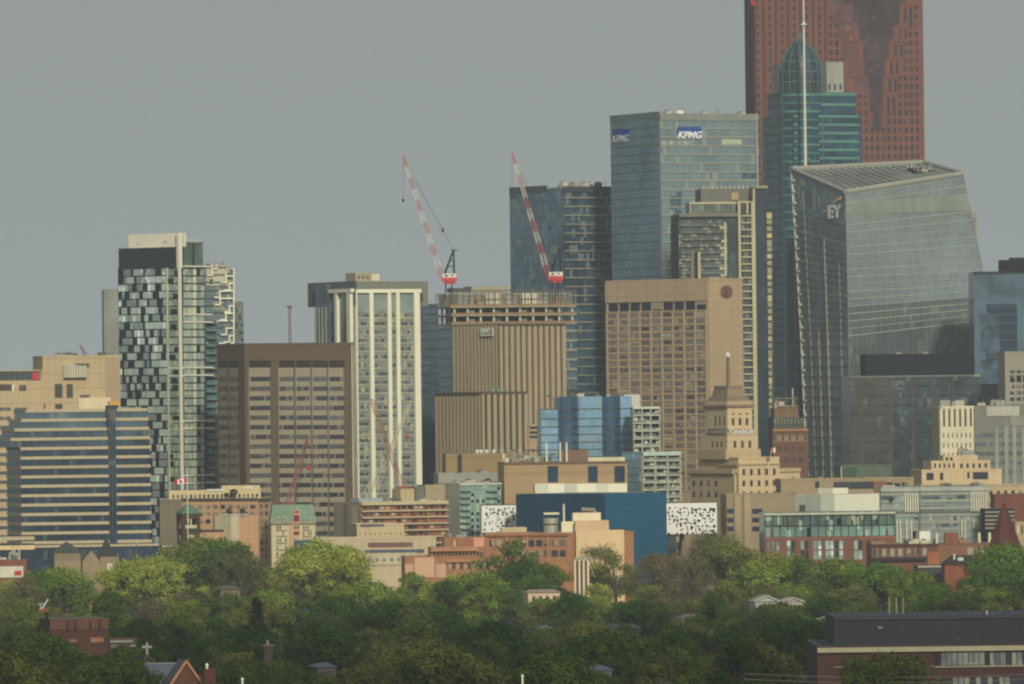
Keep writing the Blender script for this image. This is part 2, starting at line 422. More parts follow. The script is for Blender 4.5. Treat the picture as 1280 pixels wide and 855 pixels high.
# ---- slanted glass tower (custom solid)
def tilt_tower():
    Y0 = 3830
    A, B_, C, Dk = at(990, 212, Y0 + 62), at(1057, 241, Y0), at(1204, 218, Y0 + 26), at(1155, 204, Y0 + 96)
    Am, Bm, Cm = at(1002, 420, Y0 + 64), at(1061, 420, Y0), at(1230, 345, Y0 + 26)
    b = Bld('office_tower', 'slanted glass tower with sloping grey roof and white two letter sign at its corner', 1010, 1064, 1236, 600, Y0, al=25)
    L = b.tl
    A, B_, C, Dk, Am, Bm, Cm = map(L, (A, B_, C, Dk, Am, Bm, Cm))
    Ab, Bb, Cb = L(at(1013, 610, Y0 + 66)), L(at(1064, 610, Y0)), L(at(1234, 610, Y0 + 30))
    Cm2 = L(at(1231, 400, Y0 + 27))
    Db, Dm = Vector((Cb.x, Ab.y + 20, 0)), Vector((Cm.x, Dk.y, Cm.z))
    for p in (Ab, Bb, Cb): p.z = 0
    gl = glass((92, 116, 112), .35, 1.6, 3.9, light=(130, 140, 118), lf=.08, big=.3)
    gr = glass((112, 124, 122), .2, 1.5, 3.9, light=(120, 126, 112), lf=.1, big=.25, bs_=.02)
    body = MB()
    b.body = None
    bl = MB()
    def q(mb, *pp, mt=gr): mb.face(pp, mt)
    q(bl, Cb, Db, Dm, Cm); q(bl, Cm, Dm, Dk, C)
    q(bl, Db, Ab, Am, Dm); q(bl, Dm, Am, A, Dk)
    bl.build('rear_glazing', b.o)
    rf = MB(); rm = wall((122, 124, 118), var=.25); cen = (A + B_ + C + Dk) / 4; cen.z -= .6
    for p, r_ in ((A, B_), (B_, C), (C, Dk), (Dk, A)): rf.face([p, r_, cen], rm)
    rf.build('roof', b.o)
    for k in range(1, 15):
        t = k / 15; p, q_ = A.lerp(B_, .04).lerp(Dk.lerp(C, .04), t), B_.lerp(A, .06).lerp(C.lerp(Dk, .06), t); c_ = MB(); m2 = p.lerp(q_, .5); m2.z = (m2.z + cen.z) / 2 + .2
        c_.tube(p, m2, .22, .22, wall((92, 94, 90)), 4); c_.tube(m2, q_, .22, .22, wall((92, 94, 90)), 4); c_.build('roof_rib', b.o)
    rim = MB(); rmm = wall((150, 148, 136), var=.08)
    for p, r_ in ((A, B_), (B_, C), (C, Dk), (Dk, A)): rim.tube(p + Vector((0, 0, .5)), r_ + Vector((0, 0, .5)), 1.15, 1.15, rmm, 6)
    rim.build('roof_rim', b.o)
    fin = MB(); fm = wall((140, 144, 134), var=.06); fm2 = wall((150, 156, 140), var=.06)
    def edge(s, t):
        """front patch: s across, t 0 top .. 2 bottom"""
        if t <= 1:
            a = B_.lerp(Bm, t)
            tt = t
            c = C.lerp(Cm, tt / .62) if tt < .62 else Cm.lerp(Cm2, (tt - .62) / .38)
            return a.lerp(c, s)
        return Bm.lerp(Bb, t - 1).lerp(Cm2.lerp(Cb, t - 1), s)
    fg = MB(); gr2 = glass((70, 82, 82), .25, 1.5, 3.9, light=(112, 120, 108), lf=.1, big=.2, bs_=.02)
    for i in range(10):
        for j in range(20):
            s0, s1, t0, t1 = i / 10, (i + 1) / 10, j / 10, (j + 1) / 10
            fg.face([edge(s0, t1), edge(s1, t1), edge(s1, t0), edge(s0, t0)], gr if j < 8 else gr2)
    fg.build('front_glazing', b.o)
    for i in range(57):
        s = i / 56
        pts = [edge(s, t) + Vector((0, -.15, 0)) for t in (0, .3, .62, 1, 1.5, 2)]
        for p, r_ in zip(pts, pts[1:]): fin.tube(p, r_, .21, .21, fm, 4)
    fin.build('fin', b.o)['kind'] = 'stuff'
    for j in range(20):
        t = j / 19.0 * .98 + .02
        mb = MB(); pts = [edge(s / 8, t) + Vector((0, -.12, 0)) for s in range(9)]
        for p, r_ in zip(pts, pts[1:]): mb.tube(p, r_, .28, .28, fm2 if j % 3 else fm, 4)
        mb.build('floor_line', b.o)
    for s0, s1, t0, t1 in ((.02, .5, 1.05, 1.98), (.5, .62, 1.2, 1.98), (.62, .84, 1.5, 1.98), (.2, .55, .93, 1.05)):  # dark reflection low on the front, painted as darker panels
        mb = MB(); n_ = 6; o_ = Vector((0, -.08, 0))
        for k in range(n_):
            a_, c_ = t0 + (t1 - t0) * k / n_, t0 + (t1 - t0) * (k + 1) / n_
            mb.face([edge(s0, c_) + o_, edge(s1, c_) + o_, edge(s1, a_) + o_, edge(s0, a_) + o_], glass((52, 62, 64), .3, 1.5, 3.9, light=(90, 98, 90), lf=.1, big=.3))
        mb.build('dark_glazing', b.o)
    # louvre zone at the top of the front
    mb = MB(); mb.face([edge(0, .07) + Vector((0, -.3, 0)), edge(1, .12) + Vector((0, -.3, 0)), edge(1, .22) + Vector((0, -.3, 0)), edge(0, .15) + Vector((0, -.3, 0))], wall((126, 134, 122))); mb.build('louvre', b.o)
    # side face: floor lines, pale verticals, ragged white edge
    def sd(s, t):  # s 0 corner .. 1 far edge
        if t <= 1: return B_.lerp(Bm, t).lerp(A.lerp(Am, t), s)
        return Bm.lerp(Bb, t - 1).lerp(Am.lerp(Ab, t - 1), s)
    sg_ = MB()
    for i in range(6):
        for j in range(16):
            s0, s1, t0, t1 = i / 6, (i + 1) / 6, j / 8, (j + 1) / 8
            sg_.face([sd(s1, t1), sd(s0, t1), sd(s0, t0), sd(s1, t0)], gl)
    sg_.build('side_glazing', b.o)
    lm = wall((120, 134, 122)); o = Vector((-.25, 0, 0))
    mb = MB(); mb.face([sd(0, .14) + o * .4, sd(0, .03) + o * .4, sd(.95, .03) + o * .4, sd(.95, .26) + o * .4, sd(0, .26) + o * .4], glass((92, 116, 108), .2, 2, 6, light=(150, 165, 150), lf=.1)); mb.build('screen_glazing', b.o)
    for j in range(4, 44):
        t = j / 44 * 2
        if t < .2: continue
        mb = MB(); mb.tube(sd(0, t) + o, sd(1, t) + o, .22, .22, lm if j % 4 else wall((150, 156, 130)), 4); mb.build('floor_line', b.o)
    for s, t0, t1, w in ((.43, .36, 2, .55), (.62, .95, 2, .4), (.15, .5, 2, .25), (.8, .1, 2, .25)):
        mb = MB(); pts = [sd(s, t0 + (t1 - t0) * k / 4) + o for k in range(5)]
        for p, r_ in zip(pts, pts[1:]): mb.tube(p, r_, w, w, wall((160, 158, 140)), 4)
        mb.build('vertical_strip', b.o)
    mb = MB(); wm = wall((206, 198, 176), var=.05)
    pts = [sd(1, t / 4) + Vector((-.3, 0, 0)) for t in range(9)]
    for p, r_ in zip(pts, pts[1:]): mb.tube(p, r_, .5, .5, wm, 5)
    for k in range(44):
        t = k / 22 + .02 * (k * 7 % 3); p = sd(1, min(t, 2)); mb.box(p.x - .9, p.x + .1, p.y - 1.4 - .8 * (k * 5 % 3), p.y, p.z - .55, p.z + .55, wm)
    mb.build('edge_balcony', b.o)
    # plant on the roof
    for k in range(9):
        rr = random.Random(k); c = C.lerp(Dk, .3 + .5 * rr.random()).lerp(cen, .2 + .3 * rr.random()); mb = MB(); w = rr.uniform(1, 3)
        mb.box(c.x - w, c.x + w, c.y - w, c.y + w, c.z - 1.5, c.z + rr.uniform(.3, 1.6), wall((60, 62, 60) if k % 3 else (170, 160, 120))); mb.tube((c.x, c.y, c.z), (c.x, c.y, c.z + 3.2), .15, .1, wm, 5); mb.build('roof_unit', b.o)
    for k in range(16):
        t = .1 + .8 * k / 16; c = B_.lerp(C, t).lerp(cen, .14); mb = b.part('roof_walkway'); mb.box(c.x - .8, c.x + .8, c.y - .6, c.y + .6, c.z - 1, c.z + .5, wall((160, 158, 140)))
        c = A.lerp(Dk, t).lerp(cen, .14); mb.box(c.x - .8, c.x + .8, c.y - .6, c.y + .6, c.z - 1, c.z + .5, wall((150, 148, 132)))
    # sign at the corner
    class S: pass
    v = Vol.__new__(Vol); v.b = b; v.ox, v.oy, v.W, v.D = B_.x, B_.y, 60, 60
    sgn = wall((232, 228, 214), var=.02)
    v.sign('L', 'EY', 1037.5, 256, 1054.5, 272.5, sgn, .03, t=1.2, dep=.2)
    a0, a1, z0, z1 = v.rect('L', 1040, 246, 1053.5, 254.5)
    mb = b.single('sign_wedge'); xx = B_.x - 1.4
    k = len(mb.v); mb.v += [(xx, B_.y + a1, z0), (xx, B_.y + a0, z1), (xx, B_.y + a0, z1 - (z1 - z0) * .42), (xx + .4, B_.y + a1, z0), (xx + .4, B_.y + a0, z1), (xx + .4, B_.y + a0, z1 - (z1 - z0) * .42)]
    ym = wall((226, 176, 58), var=.03)
    for f in ((0, 2, 1), (3, 4, 5), (0, 1, 4, 3), (1, 2, 5, 4), (2, 0, 3, 5)): mb.f.append(tuple(k + i for i in f)); mb.mi.append(mb.m(ym))
    v.plate('L', 1030, 262, 1038, 265, wall((160, 158, 140)), .8, .1, part='sign_bracket')
    b.finish()
tilt_tower()

# ---- blue tower at the right edge
b = Bld('office_tower', 'blue glass tower with black rooftop box at the right edge of the frame', 1216, 1217, 1330, 340, 3770, al=1.5, D=30)
b.body(glass((78, 100, 106), .12, 1.6, 3.9, lf=.05, big=.25), 'glazing'); b.lines('R', 1217, 340, 1330, 510, 16, .25, wall((86, 108, 112)), .15, 'floor_line')
b.plate('R', 1234, 380, 1272, 508, glass((44, 56, 66), .35, 1.6, 3.9, lf=.04, big=.3), .1, part='dark_glazing')  # dark reflection painted as a patch of darker glass
b.plate('R', 1226, 392, 1250, 508, glass((66, 84, 92), .4, 1.6, 3.9, lf=.1, big=.5, bs_=.1), .14, part='mottled_glazing')
b.plate('R', 1217, 339, 1330, 342, darkroof, .4, part='cornice')
v = b.vol(1250, 1251, 1330, 325, back=6, ybot=342, D=14); v.body(wall((46, 46, 46)), 'penthouse')
v = b.vol(1262, 1263, 1290, 322, back=8, ybot=328, D=8); v.body(wall((56, 54, 54)), 'penthouse'); b.finish()

# ---- blue pair tower
b = Bld('office_tower', 'blue glass tower left of the lettered tower, behind the right luffing crane', 637, 704, 764, 234, 3860, al=32)
b.body(glass((62, 80, 86), .5, 1.6, 3.9, light=(104, 120, 116), lf=.2, big=.25), 'glazing')
b.plate('L', 637, 236, 704, 520, glass((74, 100, 108), .14, 2.4, 3.9, light=(104, 124, 126), lf=.22, big=.18), .12, part='blue_glazing')
b.lines('R', 704, 236, 764, 236 + 11.1 * 25, 25, .55, wall((140, 138, 116)), .7, 'balcony_slab')
b.lines('L', 637, 241, 704, 241 + 11.1 * 25, 25, .2, wall((60, 84, 94)), .2, 'floor_line')
b.plate('L', 637, 233, 684, 241, wall((74, 84, 86)), .3, .05, part='parapet'); b.plate('R', 704, 233, 764, 240, wall((66, 74, 76)), .75, part='parapet')
b.clutter(b, 6, seed=3)
for i in range(9): mb = b.single('roof_mast'); x = b.W * i / 9 + 1; mb.tube((x, 2, b.zt - .2), (x, 2, b.zt + 1.6 + (i % 3)), .12, .08, darkroof, 5)
b.finish()

# ---- lettered tower
b = Bld('office_tower', 'tall pale glass tower with blue and white four letter signs on both faces', 763, 825, 948, 142, 3780, al=25)
b.body(glass((104, 118, 112), .13, 1.6, 4.1, light=(134, 144, 134), lf=.1, big=.18, bs_=.02), 'glazing')
b.plate('L', 763, 144, 825, 470, glass((86, 110, 116), .13, 1.6, 4.1, light=(110, 130, 134), lf=.14, big=.22, bs_=.02), .1, part='blue_glazing')
b.lines('R', 825, 160.5, 948, 160.5 + 10.9 * 26, 26, .42, wall((158, 152, 128)), .4, 'floor_line')
b.lines('L', 763, 160.5, 825, 160.5 + 10.9 * 26, 26, .22, wall((90, 112, 118)), .3, 'floor_line')
b.plate('R', 825, 142, 948, 151, wall((128, 134, 124), panel=1.5), .35, part='roof_screen'); b.plate('L', 763, 142, 825, 150, wall((106, 120, 120), panel=1.5), .3, .12, part='roof_screen')
b.plate('R', 824.5, 142, 826, 460, wall((100, 108, 104)), .5, part='corner_fin'); b.plate('R', 946.5, 142, 948, 460, wall((150, 150, 134)), .5, part='corner_fin')
lit = wall((178, 186, 150))
b.grid('R', 826, 176, 866, 181, 14, 1, .7, .9, [lit, wall((150, 160, 140)), wall((120, 132, 122))], name='accent_window'); b.grid('R', 902, 174, 927, 180.5, 12, 1, .75, .95, [lit], name='accent_window')  # row of window light painted as pale cells
b.plate('L', 776, 180, 825, 184, wall((112, 132, 132)), .16, part='lit_strip')  # same row of light, painted as a pale strip
rr = random.Random(5)
for j in range(14):
    yy = 200 + 10.9 * j
    for i in range(6):
        xx = 770 + rr.random() * 50
        if rr.random() < .6: b.plate('L', xx, yy - 3, xx + rr.uniform(1.5, 3), yy, wall((112, 132, 134)), .14, part='accent_pane')  # scattered lights painted as pale panes
dr = wall((70, 86, 86))
for x0, y0, x1, y1 in ((838, 245, 846, 262), (846, 240, 852, 258), (842, 262, 852, 275), (928, 215, 946, 223), (838, 280, 848, 330)): b.plate('R', x0, y0, x1, y1, glass((68, 86, 88), .4, 1, 2), .13, part='dark_glazing')
bl = wall((38, 76, 150), var=.04)
for i in range(4):
    w = 29.8 / 4; b.plate('R', 847 + i * w, 158.6, 847 + i * w + w - .9, 165.2, bl, .5, part='sign_panel', single=True)
    w = 20.4 / 4; b.plate('L', 767.8 + i * w, 161.4, 767.8 + i * w + w - .8, 168.4, bl, .5, part='sign_panel', single=True)
b.plate('R', 846, 164, 877, 168, bl, .48, part='sign_backing'); b.plate('L', 767.5, 167, 788, 168.6, bl, .48, part='sign_backing')
b.sign('R', 'KPMG', 845.5, 164.2, 877, 173.2, wall((232, 232, 226), var=.02), .03, .35, t=1.0)
b.sign('L', 'KPMG', 766.8, 168.6, 788, 177.2, wall((226, 228, 224), var=.02), .008, .35, t=.75, dep=.1)
b.clutter(b, 5, seed=11, h=(.5, 1.4))
mb = b.single('roof_unit'); x = b.rect('R', 858, 150, 866, 155); mb.box(x[0], x[1], 10, 14, b.zt, b.zt + 1.8, white)
for px in (901, 905): mb = b.single('antenna'); x = b.pt('R', px, 140)[0]; mb.tube((x, 5, b.zt), (x, 5, b.zt + 4), .12, .08, darkroof, 5)
b.finish()

# ---- condominium with white frames, in front of the lettered tower
b = Bld('apartment_tower', 'balconied grey apartment tower with cream frames and tall dark slab, behind the tan hotel', 846, 848, 943, 268, 3690, al=8, D=22)
bm = wall((120, 116, 100), var=.1); cream = wall((184, 172, 134), var=.08); gb = glass((84, 94, 86), .5, 1.4, 3, light=(150, 152, 128), lf=.25)
b.W = b.pt('R', 943, 268)[0]
b.body(wall((70, 82, 78)), 'core')
b.plate('R', 850, 276, 909, 560, gb, .12, part='glazing')
b.plate('R', 908, 270, 924, 560, glass((58, 74, 70), .3, 2, 4, lf=.05), .1, part='dark_glazing')
for j in range(34):
    y = 278 + 8.55 * j
    mb = b.single('balcony'); a0, a1, z0, z1 = b.rect('R', 850, y, 909, y + 1.8)
    b.fb(mb, 'R', a0, a1, z0, z1, 0, 1.6, wall((92, 94, 82)) ); b.fb(mb, 'R', a0, a1, z0 - 1.2, z0 - .0, 1.3, 1.5, glass((100, 108, 96), .3, 1.2, 1.3, light=(140, 142, 120), lf=.2))
    if j % 4 != 1: b.plate('R', 899 + (j % 3), y + 2.6, 908, y + 8, cream, 1.4, part='end_panel')
b.plate('R', 906, 278, 908.5, 560, cream, 1.9, part='pier'); b.plate('R', 848, 266.5, 924, 271, bm, 1.9, part='fascia')
b.plate('R', 864, 315, 868, 560, bm, 2.2, part='pier'); b.plate('R', 868.5, 315, 872.5, 560, wall((58, 60, 54)), 2.1, part='recess'); b.plate('R', 873, 315, 876, 560, cream, 2.15, part='pier')
# pale framed column of windows
b.plate('R', 923.5, 252, 926.2, 560, cream, 2.2, part='frame'); b.plate('R', 940, 252, 942.8, 560, cream, 2.2, part='frame')
b.plate('R', 926, 270, 941, 560, wall((110, 110, 96)), .3, part='bay_wall')
b.grid('R', 927, 270, 940.5, 270 + 8.6 * 33, 3, 33, .74, .68, [glass((66, 72, 70)), glass((90, 92, 84)), glass((52, 58, 58))], t=.5)
for j in range(34): b.plate('R', 926, 269 + 8.6 * j, 941, 270.6 + 8.6 * j, cream, 1.6, part='frame')
v = b.vol(861, 862, 923, 253, back=4, ybot=268, D=12); v.body(glass((96, 104, 90), .3, 1.5, 4, light=(120, 128, 104)), 'penthouse')
v.plate('R', 861, 252.5, 923, 255, cream, .5, part='penthouse_frame'); v.plate('R', 861, 255, 863, 268, cream, .5, part='penthouse_frame'); v.plate('R', 915, 255, 921, 268, bm, .4, part='penthouse_frame')
v = b.vol(921, 922, 942, 252, back=1, ybot=270, D=10); v.body(glass((66, 78, 76)), 'penthouse'); v.plate('R', 922, 251.5, 942, 253.5, cream, .6, part='penthouse_frame'); v.plate('R', 933, 253, 935, 270, cream, .6, part='penthouse_frame')
v = b.vol(875, 876, 942, 236, back=13, ybot=270, D=16); v.body(wall((112, 112, 102), var=.08), 'upper_box')
v.plate('R', 914, 241, 923, 250, wall((170, 150, 108)), .5, part='plant_screen')
for i in range(12): mb = b.single('roof_light'); x = v.ox + v.W * (i + .5) / 12; mb.box(x, x + .7, v.oy, v.oy + .7, v.zt, v.zt + 1.1, cream)
v = b.vol(942, 943, 959, 233, back=0, D=20); v.body(glass((50, 60, 64), .3, 2, 4, lf=.04), 'dark_slab'); v.plate('R', 942, 232, 960, 235.5, wall((150, 140, 112)), 1.2, part='slab_cap')
b.plate('R', 942.3, 236, 944.5, 560, cream, 2.3, part='frame')
v2 = b.vol(957.5, 958, 964.5, 265, back=-.5, D=15); v2.body(wall((82, 88, 80)), 'balcony_stack')
for j in range(33):
    y = 266 + 8.6 * j; v2.plate('R', 958, y, 964.5, y + (5.5 if j % 4 else 7.5), wall((150, 146, 110)) if j % 3 else wall((184, 170, 120)), .7, part='balcony_front')
b.finish()

# ---- grey sliver on the left
b = Bld('office_tower', 'plain light grey ribbed tower sliver behind the left edge of the checkered condo tower', 129.5, 130, 175, 362, 3900, al=6, D=20)
b.body(wall((128, 132, 124))); b.ribs('R', 130, 362, 160, 470, 18, .5, wall((140, 144, 134)), .4); b.lines('R', 130, 362, 160, 470, 26, .5, wall((116, 120, 114)), .2, 'spandrel'); b.finish()
# ============================================================ the middle rank of towers
tan = wall((176, 150, 116), var=.07, panel=3.0, seam=3.3)
# ---- hotel slab
b = Bld('hotel_tower', 'wide tan hotel slab with a round emblem on its blank end wall', 757, 885, 928, 349, 3500, al=45)
b.body(tan, par=.5)
tl_ = wall((170, 146, 110), var=.06)
b.plate('L', 757, 353, 884.5, 377, wall((172, 148, 116), var=.05, panel=6), .5, part='fascia')
gh = [glass((116, 109, 92), .2, 1.6, 2), glass((108, 102, 88), .2, 1.6, 2), glass((124, 116, 97), .2, 1.6, 2), glass((96, 92, 84), .2)]
b.grid('L', 760, 377.5, 884, 388.5, 9, 1, .84, .96, [glass((48, 50, 50), .15, lf=0)], name='tall_window')
b.grid('L', 760, 389.5, 884, 389.5 + 8.62 * 26, 9, 26, .76, .58, gh)
b.ribs('L', 760, 389, 884, 615, 10, .8, tl_, .45, 'pier'); b.lines('L', 759, 389.5, 884.5, 389.5 + 8.62 * 26, 26, .45, tl_, .35, 'sill')
# round emblem: ring, leaves and an S
cu, cz = b.pt('R', 907.3, 364.7); rr_ = abs(b.pt('R', 915, 364.7)[0] - cu); br = wall((118, 84, 62), var=.1); hs = (b.pt('R', 907, 356.5)[1] - cz)
mb = b.single('emblem')
for i in range(24):
    t0, t1 = 2 * math.pi * i / 24, 2 * math.pi * (i + 1) / 24
    P = lambda t, k: (cu + rr_ * k * math.cos(t), -.5, cz + hs * k * math.sin(t))
    mb.face([P(t0, .62), P(t0, .78), P(t1, .78), P(t1, .62)][::-1], br)
    tm = (t0 + t1) / 2
    mb.face([P(tm - .1, .84), P(tm, 1.04), P(tm + .16, .98), P(tm + .05, .82)][::-1], br)
b.sign('R', 'S', 903.6, 360.2, 911, 369.2, br, .05, t=.5, name='emblem_letter')
b.clutter(b, 5, seed=21, h=(.6, 1.3)); b.finish()

# ---- crowned tower under construction
b = Bld('tower_under_construction', 'unfinished tower with open concrete floors and a steel stud crown under the two luffing cranes', 530, 566, 718, 383, 3640, al=14, D=46)
bg = glass((64, 92, 100), .2, 1.6, 4, lf=.05, big=.15); conc = wall((150, 140, 112), var=.12); dkin = wall((48, 56, 58), var=.3)
b.zt = b.pt('R', 640, 407)[1]
b.body(bg, 'glazing'); b.lines('L', 530, 400, 566, 400 + 12 * 18, 18, .3, wall((56, 80, 88)), .2, 'floor_line')
def pz(y): return b.pt('R', 640, y)[1]
for k, (y, o) in enumerate(((404.5, 0), (393.5, 0), (383, .6))):
    mb = b.single('floor_slab'); mb.box(-.8 - o, b.W + .8, -.8 - o, b.D + .8, pz(y) - .45, pz(y) + .35, conc)
    mb = b.single('edge_board'); mb.box(-1 - o, b.W + 1, -1.05 - o, -.85 - o, pz(y) + .5, pz(y) + 1.1, wall((150, 110, 74)))
for zt, zb in ((383, 393.5), (393.5, 404.5)):
    b.part('core_wall').box(6, b.W - 6, 7, b.D - 7, pz(zb) + .35, pz(zt) - .45, dkin)
    for i in range(10):
        x = .4 + (b.W - 1.8) * i / 9
        for y in (.2, 10, 24): mb = b.single('column'); mb.box(x, x + .9, y, y + .9, pz(zb) + .34, pz(zt) - .44, wall((186, 178, 156)))
        if i % 2: mb = b.single('propped_panel'); mb.box(x + 1.4, x + 4, 1.4, 1.6, pz(zb) + .36, pz(zb) + 2.2, wall((130, 120, 96)) if i % 3 else wall((70, 96, 108)))
b.part('crown_wall').box(3, b.W - 1, 5, b.D - 6, pz(383) + .36, pz(366), wall((116, 116, 104), var=.35))
st = wall((176, 170, 148)); st2 = wall((104, 96, 86))
for i in range(62):
    x = -1 + (b.W + 1.5) * i / 61; z1 = pz(364 + (1 if i % 5 else 0))
    b.part('crown_stud').tube((x, -.6, pz(383)), (x, -.6, z1), .14, .14, st if i % 3 else st2, 4)
for i in range(14):
    y = -.6 + 30 * i / 13; b.part('crown_stud').tube((-1, y, pz(383)), (-1, y, pz(365)), .14, .14, st, 4)
mb = b.single('crown_beam'); mb.box(-1.2, b.W + .7, -.9, -.4, pz(363.6), pz(362.4), wall((110, 86, 76)))
mb = b.single('crown_beam'); mb.box(-1.0, b.W + .6, -.84, -.42, pz(374), pz(373.2), st2)
for x0, x1 in ((607, 626), (652, 672)):
    a, c = b.pt('R', x0, 372)[0], b.pt('R', x1, 372)[0]; mb = b.single('white_screen'); mb.box(a, c, .2, .5, pz(381), pz(366.5), wall((216, 206, 176)))
    for k in range(5): b.single('screen_post', mb).box(a + (c - a) * k / 5, a + (c - a) * k / 5 + .35, -.1, .15, pz(381), pz(365), st2)
rr = random.Random(9)
for i in range(26):
    x = rr.uniform(1, b.W - 3); b.single('stacked_material').box(x, x + rr.uniform(1, 4), .8, 3, pz(383) + .3, pz(383) + rr.uniform(.8, 5), rr.choice([st, st2, dkin, wall((150, 116, 84))]))
a, c = b.pt('R', 577, 360)[0], b.pt('R', 645, 360)[0]
mb = b.single('penthouse'); mb.box(a + 8, c, 14, 30, pz(364), pz(357), wall((156, 150, 124), panel=2)); mb = b.single('penthouse'); mb.box(a, a + 7.8, 16, 28, pz(364), pz(359), wall((86, 76, 74)))
# glazed balcony strip on the right
v = b.vol(706, 707, 721, 412, back=-.6, D=12); v.body(glass((80, 98, 98), .4, 1.2, 4, lf=.2), 'bay_glazing')
for j in range(11): v.plate('R', 707, 412 + 12 * j, 721, 415 + 12 * j, wall((140, 138, 120)), .8, part='bay_slab')
b.finish()

# ---- two luffing cranes on its roof
redp = wall((196, 58, 56), .5, .05); whp = wall((206, 200, 184), .5, .05); navy = wall((40, 46, 62), .6, .1)
def lattice(mb, a, b_, w0, w1, n, mts, sec=5):
    a = Vector(a); b_ = Vector(b_); d = (b_ - a).normalized(); s = Vector((0, 1, 0)); s = (s - d * s.dot(d)).normalized(); u = d.cross(s)
    def c(i, k):
        t = i / n; w = (w0 + (w1 - w0) * t) * (1 if 0 < i < n else .35); return a + (b_ - a) * t + s * (w * (1 if k & 1 else -1)) + u * (w * (1 if k & 2 else -1))
    for i in range(n):
        mt = mts[(i * sec // n) % len(mts)]
        for k in range(4): mb.tube(c(i, k), c(i + 1, k), .14, .14, mt, 4)
        for p, q in ((0, 1), (1, 3), (3, 2), (2, 0)):
            e, f = (p, q) if i % 2 else (q, p); mb.tube(c(i, e), c(i + 1, f), .09, .09, mt, 3)
            mb.tube(c(i + 1, p), c(i + 1, q), .07, .07, mt, 3)
def luffing(px, pyb, tipx, tipy, Y, label, seed, cab):
    p = at(px, pyb, Y); o = empty('luffing_crane', (p.x, p.y, p.z), 0, label, 'crane', 'luffing cranes on the unfinished tower')
    def q(x, y, dy=0): return at(x, y, Y + dy) - p
    z = lambda y: q(px, y).z
    mb = MB(); 
    for sx in (-1, 1):
        for sy in (-1, 1): mb.tube((sx * 1.4, sy * 1.4, -3), (sx * 1.4, sy * 1.4, z(cab)), .3, .3, navy, 5)
    for k in range(3): mb.tube((-1.4, -1.4, -2 + k * 1.4), (1.4, -1.4, -1 + k * 1.4), .15, .15, navy, 4); mb.tube((1.4, -1.4, -2 + k * 1.4), (1.4, 1.4, -1 + k * 1.4), .15, .15, navy, 4)
    mb.build('mast', o)
    a, c = q(px - 9, cab), q(px + 10, cab - 10)
    h = c.z - a.z
    mb = MB(); mb.box(a.x, c.x, -2.2, 2.2, a.z, a.z + h * .5, redp); mb.box(a.x + 1.2, c.x - .8, -1.6, 1.6, a.z - 1.2, a.z + .01, redp); mb.build('slewing_platform', o)
    mb = MB(); mb.box(a.x + .4, c.x - .2, -2, 2, a.z + h * .5 + .01, a.z + h, whp)
    mb.box(a.x + 1.6, a.x + 2.8, -2.06, -2, a.z + h * .62, a.z + h * .85, navy); mb.box(c.x - 2.6, c.x - 1.6, -2.05, -2, a.z + h * .7, a.z + h * .85, navy); mb.build('machinery_house', o)
    t = q(px + 6, cab - 40); mb = MB()
    for sy in (-1.3, 1.3):
        mb.tube((a.x + 1.5, sy, a.z + h), (t.x, sy * .3, t.z), .5, .4, navy, 5); mb.tube((c.x - 1.2, sy, a.z + h), (t.x, sy * .3, t.z), .45, .35, navy, 5)
        for k in (.3, .55, .8):
            l = Vector((a.x + 1.5, sy, a.z + h)).lerp(Vector((t.x, sy * .3, t.z)), k); r_ = Vector((c.x - 1.2, sy, a.z + h)).lerp(Vector((t.x, sy * .3, t.z)), k); mb.tube(l, r_, .28, .28, navy, 4)
    mb.tube((t.x - 1, 0, t.z), (t.x + 1.8, 0, t.z - .6), .25, .2, navy, 5); mb.build('a_frame', o)
    root = q(px - 8, cab - 4); tip = q(tipx, tipy)
    mb = MB(); lattice(mb, root, tip, 1.1, .6, 33, (redp, whp), 11); mb.build('jib', o)
    mb = MB(); mid = root.lerp(tip, .62); cb = wall((70, 74, 76)); mb.tube(t, root.lerp(tip, .97), .05, .05, cb, 3); w = t.lerp(root.lerp(tip, .97), .22); mb.box(w.x - .5, w.x + .5, -.4, .4, w.z - 1, w.z + .8, navy)
    mb.tube(t + Vector((0, .6, 0)), root.lerp(tip, .93), .05, .05, cb, 3); mb.build('luffing_cable', o)
    mb = MB(); e = q(tipx - .5, tipy + 1.5); mb.tube(e, e + Vector((-.3, 0, -19)), .05, .05, cb, 3); mb.tube(e + Vector((.7, 0, 0)), e + Vector((.2, 0, -19)), .05, .05, cb, 3); mb.build('hoist_cable', o)
    mb = MB(); mb.box(e.x - .6, e.x + .4, -.35, .35, e.z - 20.4, e.z - 19, navy); mb.build('hook_block', o)
luffing(561, 364, 504, 195, 3650, 'left of the two red and white luffing cranes, its jib against open sky', 1, 352)
luffing(694, 364, 640, 191, 3654, 'right of the two red and white luffing cranes, its jib crossing the blue tower', 2, 350)

# ---- ribbed beige block in front of it
b = Bld('office_tower', 'beige office block of close vertical ribs with a small white sign near its top', 567, 624, 706, 406, 3440, al=38)
rb = wall((166, 146, 114), var=.08); sl = glass((66, 58, 50), .2, 1, 3.6, lf=.03)
b.body(sl, 'glazing', par=.5)
b.ribs('L', 569, 407, 622, 640, 13, 1.5, rb, .35); b.ribs('R', 626, 407, 705, 640, 12, 1.9, rb, .8)
v = b.vol(544.5, 602, 658, 491, back=-14); v.body(sl, 'glazing', par=.4)
v.ribs('L', 546.5, 492, 600, 640, 13, 1.5, rb, .35); v.ribs('R', 603, 492, 657, 640, 8, 1.75, rb, .8)
b.plate('R', 624, 405.5, 706, 407.5, wall((90, 80, 66)), 1.0, part='cornice'); v.plate('R', 602, 490, 658, 492.5, wall((96, 84, 70)), 1.0, part='cornice'); v.plate('L', 544.5, 491, 602, 493, wall((96, 84, 70)), 1.0, part='cornice')
